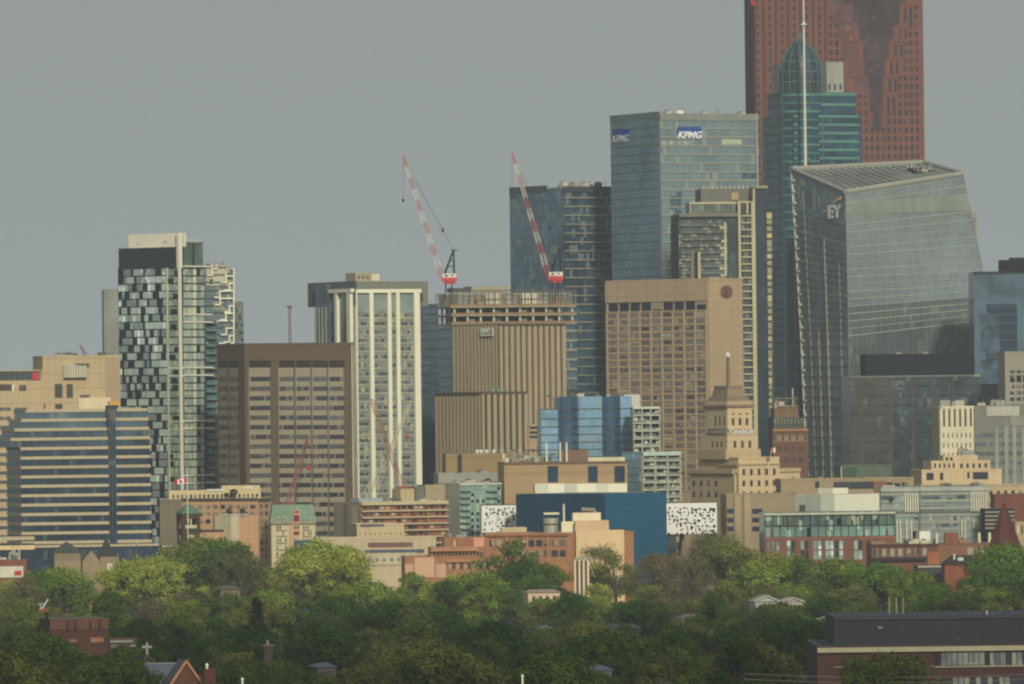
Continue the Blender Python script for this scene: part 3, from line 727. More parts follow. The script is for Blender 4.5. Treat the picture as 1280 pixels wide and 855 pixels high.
sgw = wall((196, 192, 172), var=.04); sgr = wall((120, 116, 108))
b.plate('L', 603.5, 410, 619.5, 420, sgw, 1.3, .9, part='sign_board', single=True)
b.plate('L', 605.2, 416, 613.4, 417.6, sgr, 1.36, 1.29, part='sign_mark', single=True); b.plate('L', 615.3, 411.5, 617.5, 418, sgr, 1.36, 1.29, part='sign_mark', single=True); b.plate('L', 613.2, 414.5, 614.2, 417.6, sgr, 1.36, 1.29, part='sign_mark', single=True)
for i in range(7): mb = b.single('roof_unit'); x = v.ox + 6 + i * 1.3; mb.box(x, x + 1, v.oy + 1 + (i % 3), v.oy + 2.4 + (i % 3), v.zt, v.zt + 1.2 + .5 * (i % 2), wall((130, 140, 128)))
v = b.vol(660, 661, 680, 530, back=-16, D=6); v.body(tan, 'annex'); 
for y in (533, 539, 544.5): v.plate('R', 662, y, 679, y + 3, glass((62, 56, 52)), .2, part='annex_window', single=True)
b.finish()

# ---- white ribbed tower
b = Bld('office_tower', 'white vertically ribbed tower with flat grey slab top, right of the brown tower', 408.5, 443, 525, 362, 3340, al=25)
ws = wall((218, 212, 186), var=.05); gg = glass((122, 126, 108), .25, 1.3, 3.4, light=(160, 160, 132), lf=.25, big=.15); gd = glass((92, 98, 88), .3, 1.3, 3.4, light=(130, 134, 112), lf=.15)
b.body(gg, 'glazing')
b.plate('L', 409, 364, 443, 660, gd, .1, part='painted_shade_glazing')  # shade of the left side painted as a darker glass
for x0, x1 in ((443.5, 446.5), (462, 466.8), (484.6, 489), (495.2, 499.6), (517.6, 524.8)): b.plate('R', x0, 364, x1, 660, ws, 1.5, part='rib', single=True)
for x0, x1 in ((408.8, 411.6), (423.4, 426.4), (438.6, 443)): b.plate('L', x0, 364, x1, 660, ws, 1.5, part='rib', single=True)
b.plate('R', 443, 361.5, 525, 366, ws, 1.6, part='head_beam'); b.plate('L', 408.6, 361.5, 443, 366, ws, 1.6, part='head_beam')
dw = [glass((58, 62, 66)), glass((80, 84, 80)), glass((104, 108, 96)), glass((70, 74, 74))]
for j in range(23):
    y = 391 + 10.45 * j
    for x0, x1, n in ((447.5, 461, 4), (468, 484, 4), (490, 495, 1), (501, 517, 4)):
        b.grid('R', x0, y, x1, y + 6, n, 1, .86, .62, dw if j % 2 else dw[2:], skip=lambda i, k: rng.random() < .22)
        b.plate('R', x0 - 1, y + 5.8, x1 + 1, y + 8, wall((150, 148, 122)), .3, part='spandrel')
for x0, x1 in ((411.6, 423), (427, 438), ): b.plate('L', x0, 392, x1, 660, glass((66, 70, 68), .5, .9, 3.4, light=(130, 132, 110), lf=.2), .2, part='dark_glazing')
for x0, x1 in ((447, 462), (468, 484.4), (490, 495), (500, 517.5)): b.plate('R', x0, 367, x1, 390, glass((124, 134, 116), .1, 3, 4, lf=.1), .25, part='top_panel', single=True)
for x0, x1 in ((412, 423), (427, 438)): b.plate('L', x0, 367, x1, 391, glass((104, 116, 106), .1, 3, 4, lf=.1), .25, part='top_panel', single=True)
sg = wall((118, 120, 108), var=.06); s2 = wall((92, 98, 98), var=.06)
v = b.vol(385.8, 446, 535, 352, back=-1.5, ybot=361.6); v.body(sg, 'slab_top'); v.plate('L', 386, 352.5, 446, 383, s2, .5, part='slab_side'); 
v.D = v.D
q = b.vol(386.5, 408.5, 410, 356, back=24, D=12, W=14, zb=0); q.body(glass((74, 88, 96), .3, 1, 3.4), 'rear_wing'); q.ribs('L', 392, 384, 408, 480, 4, .8, wall((150, 150, 132)), .4)
q = b.vol(525, 526, 535, 353, back=10, ybot=383, D=10); q.body(sg, 'slab_top')
q = b.vol(432, 444, 475, 341, back=10, ybot=352); q.body(wall((156, 144, 116)), 'penthouse'); q.plate('R', 464, 342, 474, 351, wall((204, 196, 164)), .3, part='penthouse_panel'); q.grid('R', 446, 343, 462, 350, 3, 1, .4, .5, [glass((80, 72, 64))])
b.finish()
# ---- thin dark glass tower right of it
b = Bld('office_tower', 'narrow dark blue glass tower between the white ribbed tower and beige ribbed block', 522, 524, 546, 352, 3560, al=10, D=24)
b.W = b.pt('R', 548, 380)[0]; b.zt = b.pt('R', 530, 380)[1]; b.body(glass((62, 76, 80), .3, 1.2, 3.8), 'glazing'); b.lines('R', 524, 382, 548, 382 + 10.6 * 20, 20, .7, wall((66, 76, 76)), .4, 'spandrel'); b.finish()

# ---- brown tower
b = Bld('office_tower', 'dark brown office block with pale window bands, left of the white ribbed tower', 271, 305.5, 441.5, 431, 3220, al=22)
brn = wall((98, 84, 68), var=.05); 
b.body(brn, par=.6)
sp1 = wall((142, 132, 108), var=.06); gk = glass((74, 72, 72), .3, .9, 3.5, light=(120, 114, 98), lf=.18)
gks = [glass((58, 58, 62), .4, .8, 3.5, light=(120, 114, 98), lf=.22), glass((86, 82, 76), .3, .8, 3.5, light=(120, 114, 98), lf=.1), glass((66, 64, 66), .35, .8, 3.5, light=(120, 114, 98), lf=.15)]
for fc, cols in (('R', ((312, 338.5), (349, 368), (370.5, 389), (391, 409.5), (411.5, 430.5))), ('L', ((274, 285), (287.5, 298.5)))):
    for x0, x1 in cols:
        b.plate(fc, x0, 450.5, x1, 459.5, wall((62, 54, 48)), .15, part='top_louvre', single=True)
        b.plate(fc, x0, 459.5, x1, 700, sp1 if fc == 'R' else wall((138, 126, 106)), .12, part='spandrel_field')
        for j in range(18):
            y = 471 + 12.05 * j
            b.plate(fc, x0 + .2, y, x1 - .2, y + 5.6, gks[(j * 7 + int(x0)) % 3], .2, part='window', single=True)
b.plate('R', 440.6, 431, 441.5, 700, wall((206, 198, 176)), .3, part='edge_strip')
for px in (335, 331): b.plate('R', px, 560, px + .5, 700, sp1, .3, part='cable_run')
b.finish()
p = at(362.5, 436, 3300); o = empty('construction_mast', (p.x, p.y, 0), 0, 'thin dark red upright mast rising from behind the brown tower roof', 'mast')
mb = MB(); pr = wall((122, 60, 58)); lattice(mb, (0, 0, 0), (0, 0, at(362.5, 384, 3300).z), .55, .45, 50, (pr,), 1); mb.build('mast', o)
mb = MB(); zt = at(362.5, 384, 3300).z; mb.box(-1, 1, -1, 1, zt - .3, zt + .6, pr); mb.build('mast_head', o)

# ---- checkered condo tower
b = Bld('apartment_tower', 'tall condo tower of light and dark checkered glass with charcoal rooftop box', 147.3, 228, 256, 333, 3300, al=50)
lg = [glass((166, 178, 154), .1, 1.2, 3, lf=.1, big=.1), glass((150, 162, 142), .12, 1.2, 3, lf=.1, big=.1), glass((124, 132, 120), .12, 1.2, 3, lf=.1, big=.15), glass((146, 160, 140), .08, 1.2, 3, lf=.1, big=.1)]
dkg = wall((44, 52, 54), .4, .2)
b.body(dkg, 'dark_glazing')
rr = random.Random(12)
nf = 38
for j in range(nf):
    y0 = 335.5 + 9.55 * j
    a0, a1, z0, z1 = b.rect('L', 148, y0 + .9, 211, y0 + 9.0); mb = b.single('window_band'); x = a0
    while x < a1 - .3:
        w = rr.choice((1.6, 2.4, 3.2, 4.2, 5.5)); w = min(w, a1 - x)
        b.fb(mb, 'L', x, x + w - .25, z0, z1, 0, .15, rr.choice(lg[:3])); x += w + rr.choice((0, 0, 1.2, 2.0, 2.8, 3.6))
    a0, a1, z0, z1 = b.rect('L', 212, y0 + .8, 226, y0 + 8.6); mb = b.single('window_band'); b.fb(mb, 'L', a0, a1, z0, z1, 0, .2, glass((130, 142, 118), .35, 1.2, 3, light=(170, 174, 140), lf=.3))
    if rr.random() < .6: x = a0 + (a1 - a0) * rr.random() * .6; b.fb(mb, 'L', x, x + 3.5, z0, z1 - .6, .2, .26, dkg)
    a0, a1, z0, z1 = b.rect('R', 229, y0 + .8, 255, y0 + 8.6); mb = b.single('window_band'); b.fb(mb, 'R', a0, a1, z0, z1, 0, .2, glass((140, 152, 126), .25, 1.2, 3, light=(180, 184, 150), lf=.3))
    x = a0 + (a1 - a0) * .62; b.fb(mb, 'R', x, x + 2.2, z0, z1, .2, .26, rr.choice([dkg, lg[2]])); b.fb(mb, 'R', x - 2.0, x - .2, z0, z1, .2, .27, wall((196, 196, 164)))
b.plate('L', 210.5, 335, 212.3, 690, wall((176, 180, 150)), .5, part='trim')
wf = wall((214, 206, 186), var=.04)
b.plate('L', 226.6, 291, 228.6, 690, wf, 1.2, part='white_fin'); b.plate('R', 227.5, 291, 229.5, 690, wf, 1.2, .0, part='white_fin')
for y in (333, 393, 402.5, 459.5, 469, 526, 535.5, 594, 603.5): a = b.rect('R', 229, y - .9, 256, y + .9); b.part('ledge').box(a[0], b.W + 3.6, -.9, 8, a[2], a[3], wf)
v = b.vol(147.6, 220, 221, 308.5, back=3, ybot=334, W=14); v.ox = b.ox + .0; v.oy = b.oy + 3
v.D = b.D - 3.5; v.W = b.W - 1; v.oy = 3
v.ox = 0; v.body(wall((52, 58, 62), var=.08), 'rooftop_box')
mb = b.single('white_frame'); zt = b.pt('L', 227, 291)[1]; z2 = b.pt('L', 190, 293)[1]; yy = b.D * .87
mb.box(1.6, 2.6, 0.2, yy, v.zt - .1, zt, wf)
b.plate('L', 221, 291, 228, 335, wf, .3, part='white_fin')
q = b.vol(226, 230, 253.5, 303, back=1, ybot=333, D=12); q.body(glass((96, 110, 90), .3, 2.5, 6, light=(130, 140, 112)), 'penthouse')
q.plate('R', 229.5, 302.5, 253.5, 304.2, wall((104, 114, 96)), .4, part='penthouse_cap'); q.plate('R', 241, 304, 242, 332, dkg, .4, part='penthouse_mullion')
for i in range(8): mb = b.single('antenna'); x = q.ox + q.W * (i + .5) / 8; mb.tube((x, q.oy + 2, q.zt), (x, q.oy + 2, q.zt + 1.4 + (i % 3) * .6), .1, .08, wf, 4)
for px, h in ((169, 3), (201, 3.4), (204, 4), (209.5, 2)):
    mb = b.single('antenna'); vv = b.pt('L', px, 309)[0]; mb.tube((2, vv, v.zt), (2, vv, v.zt + h), .16, .12, dkg if px < 180 else wf, 5); mb.box(1.6, 2.4, vv - .5, vv + .5, v.zt + h * .4, v.zt + h * .7, wf)
# teal balcony bay on the right
v = b.vol(255, 256, 271, 400, back=2, D=9); v.body(glass((78, 100, 96), .4, 1.4, 3, light=(130, 148, 130), lf=.15), 'bay_glazing')
for j in range(30): v.plate('R', 256, 402 + 9.55 * j, 270.5, 404.6 + 9.55 * j, wall((100, 130, 120)), 1.3, part='balcony', single=True); v.plate('R', 258, 405 + 9.55 * j, 268, 408 + 9.55 * j, wall((46, 56, 66)), .15, part='balcony_recess', single=True)
b.finish()
# ---- white pixel framed condo behind
b = Bld('apartment_tower', 'condo tower with zigzag white balcony frames, behind the roof of the brown tower', 255, 257, 292.5, 334, 3420, al=8, D=20)
b.body(glass((92, 104, 98), .35, 1.5, 3.1, light=(150, 150, 124), lf=.2), 'glazing')
fr = wall((220, 214, 192), var=.05); rr = random.Random(4)
for j in range(28):
    y = 335 + 9.3 * j; b.plate('R', 257, y + 7.5, 280, y + 9.3, wall((96, 116, 108)), 1.0, part='balcony_slab', single=True)
    x = 264 + 22 * abs(math.sin(j * .9)); x2 = x + rr.choice((8, 14, 20))
    mb = b.single('white_frame')
    for X0, X1, Y0, Y1 in ((x, x2, y, y + 1.8), (x, x + 1.8, y, y + 9.6), (max(x - 6, 258), x, y + 8, y + 9.8), (288, 292, y, y + 1.8), (291, 292.6, y, y + 9)):
        X1 = min(X1, 292.6); a0, a1, z0, z1 = b.rect('R', X0, Y0, X1, Y1); b.fb(mb, 'R', a0, a1, z0, z1, 0, 1.7 + rr.random() * .1, fr)
b.plate('R', 257, 336, 284, 357, wall((176, 170, 142)), .5, part='top_wall'); b.plate('R', 262, 349, 266, 355, dkg, .6, part='doorway')
b.clutter(b, 6, seed=8, h=(.8, 1.6)); b.finish()
b = Bld('apartment_tower', 'slim greenish apartment tower with small side balconies right of the zigzag framed condo', 292, 293, 304, 377, 3560, al=8, D=18)
b.body(wall((104, 112, 98))); b.grid('R', 294, 382, 303, 560, 2, 18, .7, .6, [glass((84, 96, 90)), glass((110, 118, 104)), glass((60, 70, 72))]); b.lines('R', 301, 405, 306, 560, 17, .8, wall((84, 112, 104)), 1.4, 'balcony_slab'); b.finish()

# ---- beige concrete complex at the left edge
cb_ = wall((184, 160, 120), var=.06, panel=2.4, seam=6); 
b = Bld('office_block', 'stepped beige concrete block at the left edge with a white rooftop cooling unit', 40, 53, 150, 446, 3280, al=10, D=34)
b.body(cb_, par=.4); b.plate('R', 132, 447, 150, 540, wall((168, 144, 110), var=.05), .3, part='return_wall')
b.plate('R', 79, 456, 108, 472, wall((196, 188, 164), var=.15), 2.5, part='cooling_unit', single=True); b.ribs('R', 81, 456, 107, 472, 9, .5, wall((160, 150, 128)), 2.7, 'unit_louvre', 2.4)
b.plate('R', 93, 452, 94.5, 456, wall((150, 144, 124)), 2.0, 1, part='unit_vent'); b.plate('R', 96, 454.5, 111, 456, wall((80, 76, 66)), 3, part='unit_vent')
for x0, x1, y0, y1 in ((68.5, 78, 480, 497), (83.5, 91, 480, 497), (69, 78, 505, 511), (47, 56.5, 505, 511)): b.plate('R', x0, y0, x1, y1, glass((78, 72, 62), .2, lf=.03), .32, part='window', single=True)
b.plate('R', 100, 493.5, 112, 497, glass((88, 80, 66)), .33, part='window', single=True)
b.plate('R', 98, 497, 138, 512, wall((206, 190, 152), var=.08), .9, part='pale_screen'); b.clutter(b, 9, seed=31, h=(.6, 1.5))
mb = b.single('roof_unit'); x = b.pt('R', 125, 445)[0]; mb.box(x, x + 3, 5, 8, b.zt, b.zt + 1.6, wall((96, 90, 80)))
v = b.vol(-30, -29, 54, 481 - 18, back=-1.5, D=24); v.body(cb_, 'low_wall')
v.plate('R', -29, 464.5, 51, 475.5, glass((50, 60, 66), .5, .9, 4, light=(104, 116, 116), lf=.2), .1, part='glazed_gallery'); v.plate('R', -29, 462.6, 53, 464.3, wall((170, 152, 116)), .7, part='roof_edge')
v.plate('R', 40, 466, 48.5, 474.5, wall((196, 36, 50), .5, .03), .8, part='red_sign', single=True); v.ribs('R', 0, 464.5, 50, 475.5, 14, .3, wall((110, 116, 104)), .2, 'mullion')
v.plate('R', -29, 480.5, 15, 488.5, glass((88, 76, 62)), .15, part='window', single=True); v.plate('R', 24, 481, 33, 488.5, glass((88, 76, 62)), .15, part='window', single=True); v.plate('R', 15, 480.5, 17, 489, white, .3, part='downpipe')
for j in range(16):
    y = 509.5 + 11.4 * j
    for x0, x1 in ((-29, 13.5), (18, 34)): v.plate('R', x0, y, x1, y + 4.2, glass((84, 92, 84), .4, 1.4, 4, light=(130, 130, 106), lf=.15), .12, part='window_band', single=True)
b.finish()
# ---- banded block
b = Bld('office_block', 'glass office block with beige horizontal bands and stepped left corner, at the left edge', 8, 28, 186.5, 511, 3080, al=12, D=38)
bb = wall((180, 164, 130), var=.05, panel=3, seam=50)
gN = glass((80, 100, 104), .18, 1.5, 3.6, light=(104, 118, 112), lf=.05, big=.25); gD = glass((50, 64, 72), .35, 1.5, 3.6, light=(76, 88, 90), lf=.08, big=.3)
gM = glass((62, 78, 84), .35, 1.5, 3.6, light=(90, 100, 96), lf=.1, big=.4, bs_=.08)
zs = [b.pt('R', 110, 511 + 11.75 * j)[1] for j in range(18)]
lefts = [37, 30, 21, 15] + [9] * 14
for j in range(16):
    x0 = b.pt('R', lefts[j] + 18, 600)[0]; z1 = zs[j]; zb = zs[j + 1] if j < 15 else 0
    if j < 4: x0 = b.pt('R', lefts[j], 600)[0]
    yy = (3.2 - j) * 2 if j < 4 else 0
    mb = b.single('window_band'); g = (gN, gN, gM, gM)[j] if j < 4 else gD
    mb.box(x0, b.W, yy, b.D, zb, z1 - 1.0, g)
    mb = b.single('spandrel'); mb.box(x0 - .3, b.W + .3, yy - .4, b.D + .3, z1 - 1.15, z1, bb, b.roofm)
b.plate('R', 136, 509, 145, 700, glass((44, 66, 72), .4, 1.2, 1.8, light=(80, 96, 96), lf=.1), .5, part='stair_glazing'); b.plate('R', 137, 513, 144, 524, wall((104, 100, 86)), .6, part='stair_panel')
b.ribs('R', 136, 512, 145, 700, 3, .2, wall((78, 90, 90)), .6, 'mullion')
v = b.vol(27, 186, 202, 683, back=-3, D=20); v.W += 0
q = b.vol(26, 27, 202, 683.5, back=-4, D=24); q.body(gD, 'base_glazing'); q.plate('R', 27, 680.5, 202, 683.6, bb, .5, part='base_band')
q = b.vol(-41, -40, 43, 680.5, back=-8, D=24); q.body(gD, 'base_glazing'); q.plate('R', -40, 671, 43, 675.5, bb, .5, part='base_band'); q.plate('R', -40, 682, 43, 687.5, wall((210, 184, 130)), .8, part='base_band')
mb = b.single('roof_cradle'); a = b.rect('R', 138, 501.5, 152, 506); mb.box(a[0], a[1], 3, 6, a[2], a[3], wall((206, 148, 40), var=.05))
for k in range(3): mb.tube((a[0] + k * 1.6, 4, a[2]), (a[0] + k * 1.6 - 1, 3, zs[0]), .15, .15, wall((40, 40, 44)), 4)
mb.box(a[0] - 1, a[1] - 1, 3, 6, zs[0], a[2] - .2, wall((56, 58, 62)))
b.finish()
# ============================================================ lower buildings
gdark = glass((52, 58, 60), .3, 1, 3, lf=.04)
def slab(name, label, xl, xc, xr, yt, Y, c, al=20, D=None, cat='building', par=.4, panel=0, var=.1, **k):
    b = Bld(name, label, xl, xc, xr, yt, Y, al=al, D=D, cat=cat, **k); b.body(wall(c, var=var, panel=panel), par=par); return b

# ---- dark glass block under the slanted tower
b = Bld('office_block', 'dark glass office block with a flat charcoal rooftop box, below the slanted glass tower', 1060, 1062, 1225, 470, 3560, al=3, D=40)
b.body(glass((60, 70, 68), .4, 1.5, 4, light=(96, 110, 100), lf=.08, big=.3), 'glazing')
for x0, x1 in ((1074, 1079), (1094, 1097), (1111, 1116), (1140, 1144), (1165, 1168), (1191, 1194)): b.plate('R', x0, 471, x1, 640, wall((84, 80, 70)), .3, part='pier', single=True)
b.plate('R', 1062, 470, 1116, 640, glass((72, 76, 70), .3, 1.5, 4, lf=.04), .12, part='grey_glazing'); b.lines('R', 1062, 471, 1225, 471 + 11.6 * 13, 13, .35, wall((60, 66, 62)), .2, 'floor_line')
b.plate('R', 1062, 469.3, 1225, 471.3, wall((116, 118, 110)), .5, part='roof_edge'); b.plate('R', 1217, 468, 1225, 471, wall((140, 140, 126)), .6, part='roof_edge')
b.grid('R', 1117, 476, 1215, 476 + 11.6 * 10, 16, 10, .5, .4, [glass((90, 104, 96), .3), glass((48, 58, 60))], t=.14, skip=lambda i, j: rng.random() < .7, name='accent_window')  # scattered windows in other glass tones
v = b.vol(1081, 1081.5, 1217, 443, back=6, ybot=470, D=24); v.body(wall((48, 52, 56), var=.1), 'rooftop_box', top=darkroof)
for px in (1121, 1154): mb = b.single('roof_hatch'); x = v.pt('R', px, 443)[0] + v.ox; mb.box(x, x + 2.6, 9, 12, v.zt, v.zt + .8, wall((150, 138, 100)))
b.finish()
b = slab('office_block', 'dark low glass block in the gap left of the concrete grid building', 1216, 1217, 1262, 481, 3640, (48, 54, 58), al=5, D=20); b.finish()
# ---- concrete grid building at right edge
b = slab('office_block', 'grey concrete building with square window grid at the right edge', 1255, 1256, 1330, 440.5, 3500, (150, 144, 126), al=5, D=20)
b.grid('R', 1261.5, 462, 1310, 467, 6, 1, .7, .7, [gdark]); b.grid('R', 1261.5, 467.5, 1310, 479, 6, 1, .75, .75, [glass((40, 40, 44))]); b.grid('R', 1261.5, 479, 1310, 479 + 7.9 * 8, 6, 8, .7, .55, [gdark]); b.finish()
# ---- white striped block and grey glass wing
b = slab('hospital_block', 'cream block with dark vertical slots above small windows, beside the dark glass block', 1168, 1175, 1217, 509, 3420, (206, 194, 162), al=18)
b.plate('L', 1168, 509.5, 1175, 640, wall((140, 134, 122)), .2, part='side_wall'); b.ribs('R', 1180, 511, 1213.5, 533, 6, .9, wall((96, 86, 74)), .15, 'slot')
b.grid('R', 1177, 538, 1216, 538 + 12.2 * 4, 7, 4, .26, .5, [wall((96, 90, 80))]); b.clutter(b, 5, seed=41)
b.plate('R', 1153, 508, 1176, 510, wall((150, 146, 134)), 1); b.finish()
b = slab('hospital_block', 'grey glass wing with pale vertical strips, right of the cream slotted block', 1217, 1218, 1330, 508, 3440, (124, 122, 112), al=5, D=20)
b.plate('R', 1233, 508, 1274, 520, wall((172, 168, 152)), .5, part='pale_panel'); b.plate('R', 1262, 520, 1330, 532, wall((140, 136, 124)), .4, part='pale_panel')
for j in range(5): b.plate('R', 1218, 541 + 11.5 * j, 1330, 546 + 11.5 * j, glass((88, 100, 92), .4, 1.2, 3, lf=.2), .12, part='window_band', single=True)
for px in (1244, 1256, 1266, 1278): b.plate('R', px, 533, px + 4.5, 640, wall((144, 146, 136)), .4, part='pale_strip', single=True)
b.clutter(b, 5, seed=42); b.finish()
# ---- stepped stone block
stone = (196, 170, 130)
b = slab('stone_building', 'stepped tan stone building rising in four tiers at the lower right', 1126, 1230, 1282, 607, 3180, stone, al=55, par=.3)
b.D = b.D
b.grid('R', 1234, 611, 1280, 622, 5, 1, .38, .62, [gdark]); b.grid('R', 1234, 624, 1280, 635, 5, 1, .38, .55, [gdark])
b.finish()
b2 = slab('stone_building', 'upper tiers of the tan stepped stone building, with dark punched windows', 1150, 1152, 1252, 588, 3230, stone, al=6, D=30, par=.3)
b2.o['label'] = 'tan stone upper block with two wide dark openings, crowned by stepped tiers, lower right'
for x0, x1, y0, y1 in ((1158, 1167, 591, 600), (1175, 1179, 591, 600), (1216, 1235, 590, 599), (1209, 1212, 590, 598)): b2.plate('R', x0, y0, x1, y1, gdark, .15, part='window', single=True)
v = b2.vol(1163, 1164, 1238, 576, back=4, ybot=588, D=22); v.body(wall(stone), 'upper_tier'); v.grid('R', 1166, 578, 1195, 586, 5, 1, .4, .7, [gdark]); v.grid('R', 1198, 578, 1236, 586, 5, 1, .4, .7, [gdark])
v = b2.vol(1178, 1179, 1222, 569, back=8, ybot=577, D=14); v.body(wall(stone), 'top_tier'); v.grid('R', 1181, 571, 1192, 576, 2, 1, .6, .8, [gdark]); b2.clutter(v, 3, seed=5); b2.finish()

# ---- beacon topped stone tower
cs = (198, 172, 130); csr = (150, 128, 98); st_ = wall(cs, var=.08, panel=2, seam=2.2); stt = wall((182, 156, 118), var=.08); rfm = wall((128, 110, 88), var=.15)
b = Bld('stone_tower', 'tiered stone tower with stepped crown, pale name lettering and a slim weather beacon mast', 852, 918, 1000, 586, 3200, al=25, D=40)
wd = [glass((74, 58, 52), .2, lf=.02), glass((86, 66, 56), .2, lf=.02)]
b.zt = b.pt('R', 960, 588)[1]; b.body(st_, par=.6); b.plate('R', 918, 585.5, 1000, 590, stt, .9, part='cornice'); b.plate('L', 852, 587, 918, 592, stt, .9, part='cornice')
b.grid('L', 862, 599, 900, 609, 4, 1, .35, .75, wd); b.grid('L', 862, 613, 900, 623, 4, 1, .35, .75, wd); b.grid('L', 862, 627, 900, 637, 4, 1, .35, .75, wd)
b.grid('R', 975, 596, 998, 604, 3, 1, .3, .7, wd, skip=lambda i, j: True)
c = b.vol(899, 923, 974, 573, back=-2.2, D=36); c.body(st_, 'centre_block', par=.5); c.plate('R', 923, 579, 974, 581, stt, .7, part='cornice'); c.plate('L', 899, 580, 923, 582, stt, .7, part='cornice')
c.grid('R', 925, 584.5, 972.5, 595.5, 5, 1, .34, .72, wd); c.grid('L', 901, 586, 922, 597, 4, 1, .34, .72, wd)
c.grid('R', 925, 599, 972.5, 609, 5, 1, .34, .72, wd); c.grid('L', 901, 600, 922, 610, 4, 1, .34, .72, wd); c.grid('R', 925, 613, 972.5, 623, 5, 1, .34, .72, wd); c.grid('R', 925, 627, 972.5, 637, 5, 1, .34, .72, wd); c.grid('L', 901, 614, 922, 624, 4, 1, .34, .72, wd)
v = b.vol(881, 907, 951, 562, back=6, ybot=574, D=26); v.body(stt, 'tier')
v = b.vol(884, 909, 947, 545, back=7.5, ybot=563, D=24); v.body(st_, 'tier'); v.grid('R', 914, 550, 942, 561, 3, 1, .36, .8, wd); v.grid('L', 888, 551, 905, 560, 3, 1, .3, .8, wd)
v.grid('R', 914, 562.8, 942, 567, 3, 1, .36, .7, wd)
v = b.vol(886, 909, 945, 540, back=8.3, ybot=546, D=22); v.body(stt, 'tier')
v = b.vol(888, 909, 940, 506, back=9.2, ybot=541, D=20); v.body(st_, 'tier'); v.grid('R', 912, 522, 938, 532, 3, 1, .36, .9, wd); v.grid('R', 912, 516, 938, 518.5, 3, 1, .28, .9, wd); v.grid('L', 892, 519, 908, 533, 3, 1, .3, .9, wd)
v.sign('R', 'CanadaLife', 910.5, 535.6, 943, 542.2, wall((244, 236, 214), var=.02), .006, t=1.2, dep=.1); v.sign('L', 'CanadaLife', 888.5, 536.6, 908, 542, wall((160, 150, 134), var=.02), .004, t=1.2, dep=.1)
v.plate('R', 908, 535.5, 943, 542.5, wall((168, 146, 116)), .9, part='sign_band'); v.plate('L', 887, 535.5, 909, 542.5, wall((120, 112, 100)), .9, part='sign_band')
X0, X1, Y0, Y1 = v.ox, v.ox + v.W, v.oy, v.oy + v.D; cx = (X0 + X1) / 2; cy = (Y0 + Y1) / 2; zz = lambda y: v.pt('R', 925, y)[1]
cr = b.part('stepped_crown'); w, d = v.W / 2, v.D / 2
cr.box(cx - w - .8, cx + w + .8, cy - d - .8, cy + d + .8, zz(509), zz(506), rfm)
cr.frustum((cx - w - .5, cx + w + .5, cy - d - .5, cy + d + .5), (cx - w * .97, cx + w * .97, cy - d * .97, cy + d * .97), zz(506), zz(501), wall((168, 142, 110)))
cr.frustum((cx - w * .92, cx + w * .92, cy - d * .92, cy + d * .92), (cx - w * .76, cx + w * .76, cy - d * .76, cy + d * .76), zz(501.1), zz(495), rfm)
cr.frustum((cx - w * .72, cx + w * .72, cy - d * .72, cy + d * .72), (cx - w * .6, cx + w * .6, cy - d * .6, cy + d * .6), zz(495), zz(485), wall((140, 120, 94)))
cr.frustum((cx - w * .64, cx + w * .64, cy - d * .64, cy + d * .64), (cx - w * .6, cx + w * .6, cy - d * .6, cy + d * .6), zz(484.9), zz(482), rfm)
mx = b.pt('R', 913.4, 470)[0]
bc = b.part('beacon_mast'); bmm = wall((124, 108, 86))
for k in range(4):
    t = math.pi / 4 + k * math.pi / 2; bc.tube((cx + .75 * math.cos(t), cy + .75 * math.sin(t), zz(483)), (cx + .5 * math.cos(t), cy + .5 * math.sin(t), zz(446)), .2, .18, bmm, 4)
for k in range(12): z = zz(483) + (zz(446) - zz(483)) * k / 12; bc.lathe((cx, cy), [(.72 - .02 * k, z), (.72 - .02 * k, z + .8)], wall((150, 132, 104)), 4, math.pi / 4)
b.part('beacon_lamp').lathe((cx, cy), [(.5, zz(446)), (.95, zz(445.5)), (.95, zz(442)), (.5, zz(441)), (.1, zz(439.5))], wall((226, 226, 214), .3), 10)
mb = b.single('roof_hut'); a = b.rect('L', 868, 583, 891, 590); mb.box(4, 9, a[0], a[1], b.zt, b.zt + 2.6, wall((216, 196, 148)))
for k in range(2): mb = b.single('hut_door'); mb.box(3.9, 4.0, a[0] + 1 + k * 2, a[0] + 2 + k * 2, b.zt, b.zt + 1.6, wd[0])
b.finish()
# flag on its right shoulder
p = at(960, 575, 3196); o = empty('flag', (p.x, p.y, p.z), 0, 'tiny red and white flag flying right of the stone tower shoulder', 'flag', )
mb = MB(); mb.tube((0, 0, -3), (1.6, 0, 5), .12, .08, white, 5); mb.build('flagpole', o)
mb = MB(); mb.box(1.4, 2.2, -.05, .05, 2.6, 4.6, wall((180, 52, 52))); mb.box(2.2, 3, -.05, .05, 2.9, 4.9, white); mb.build('cloth', o)

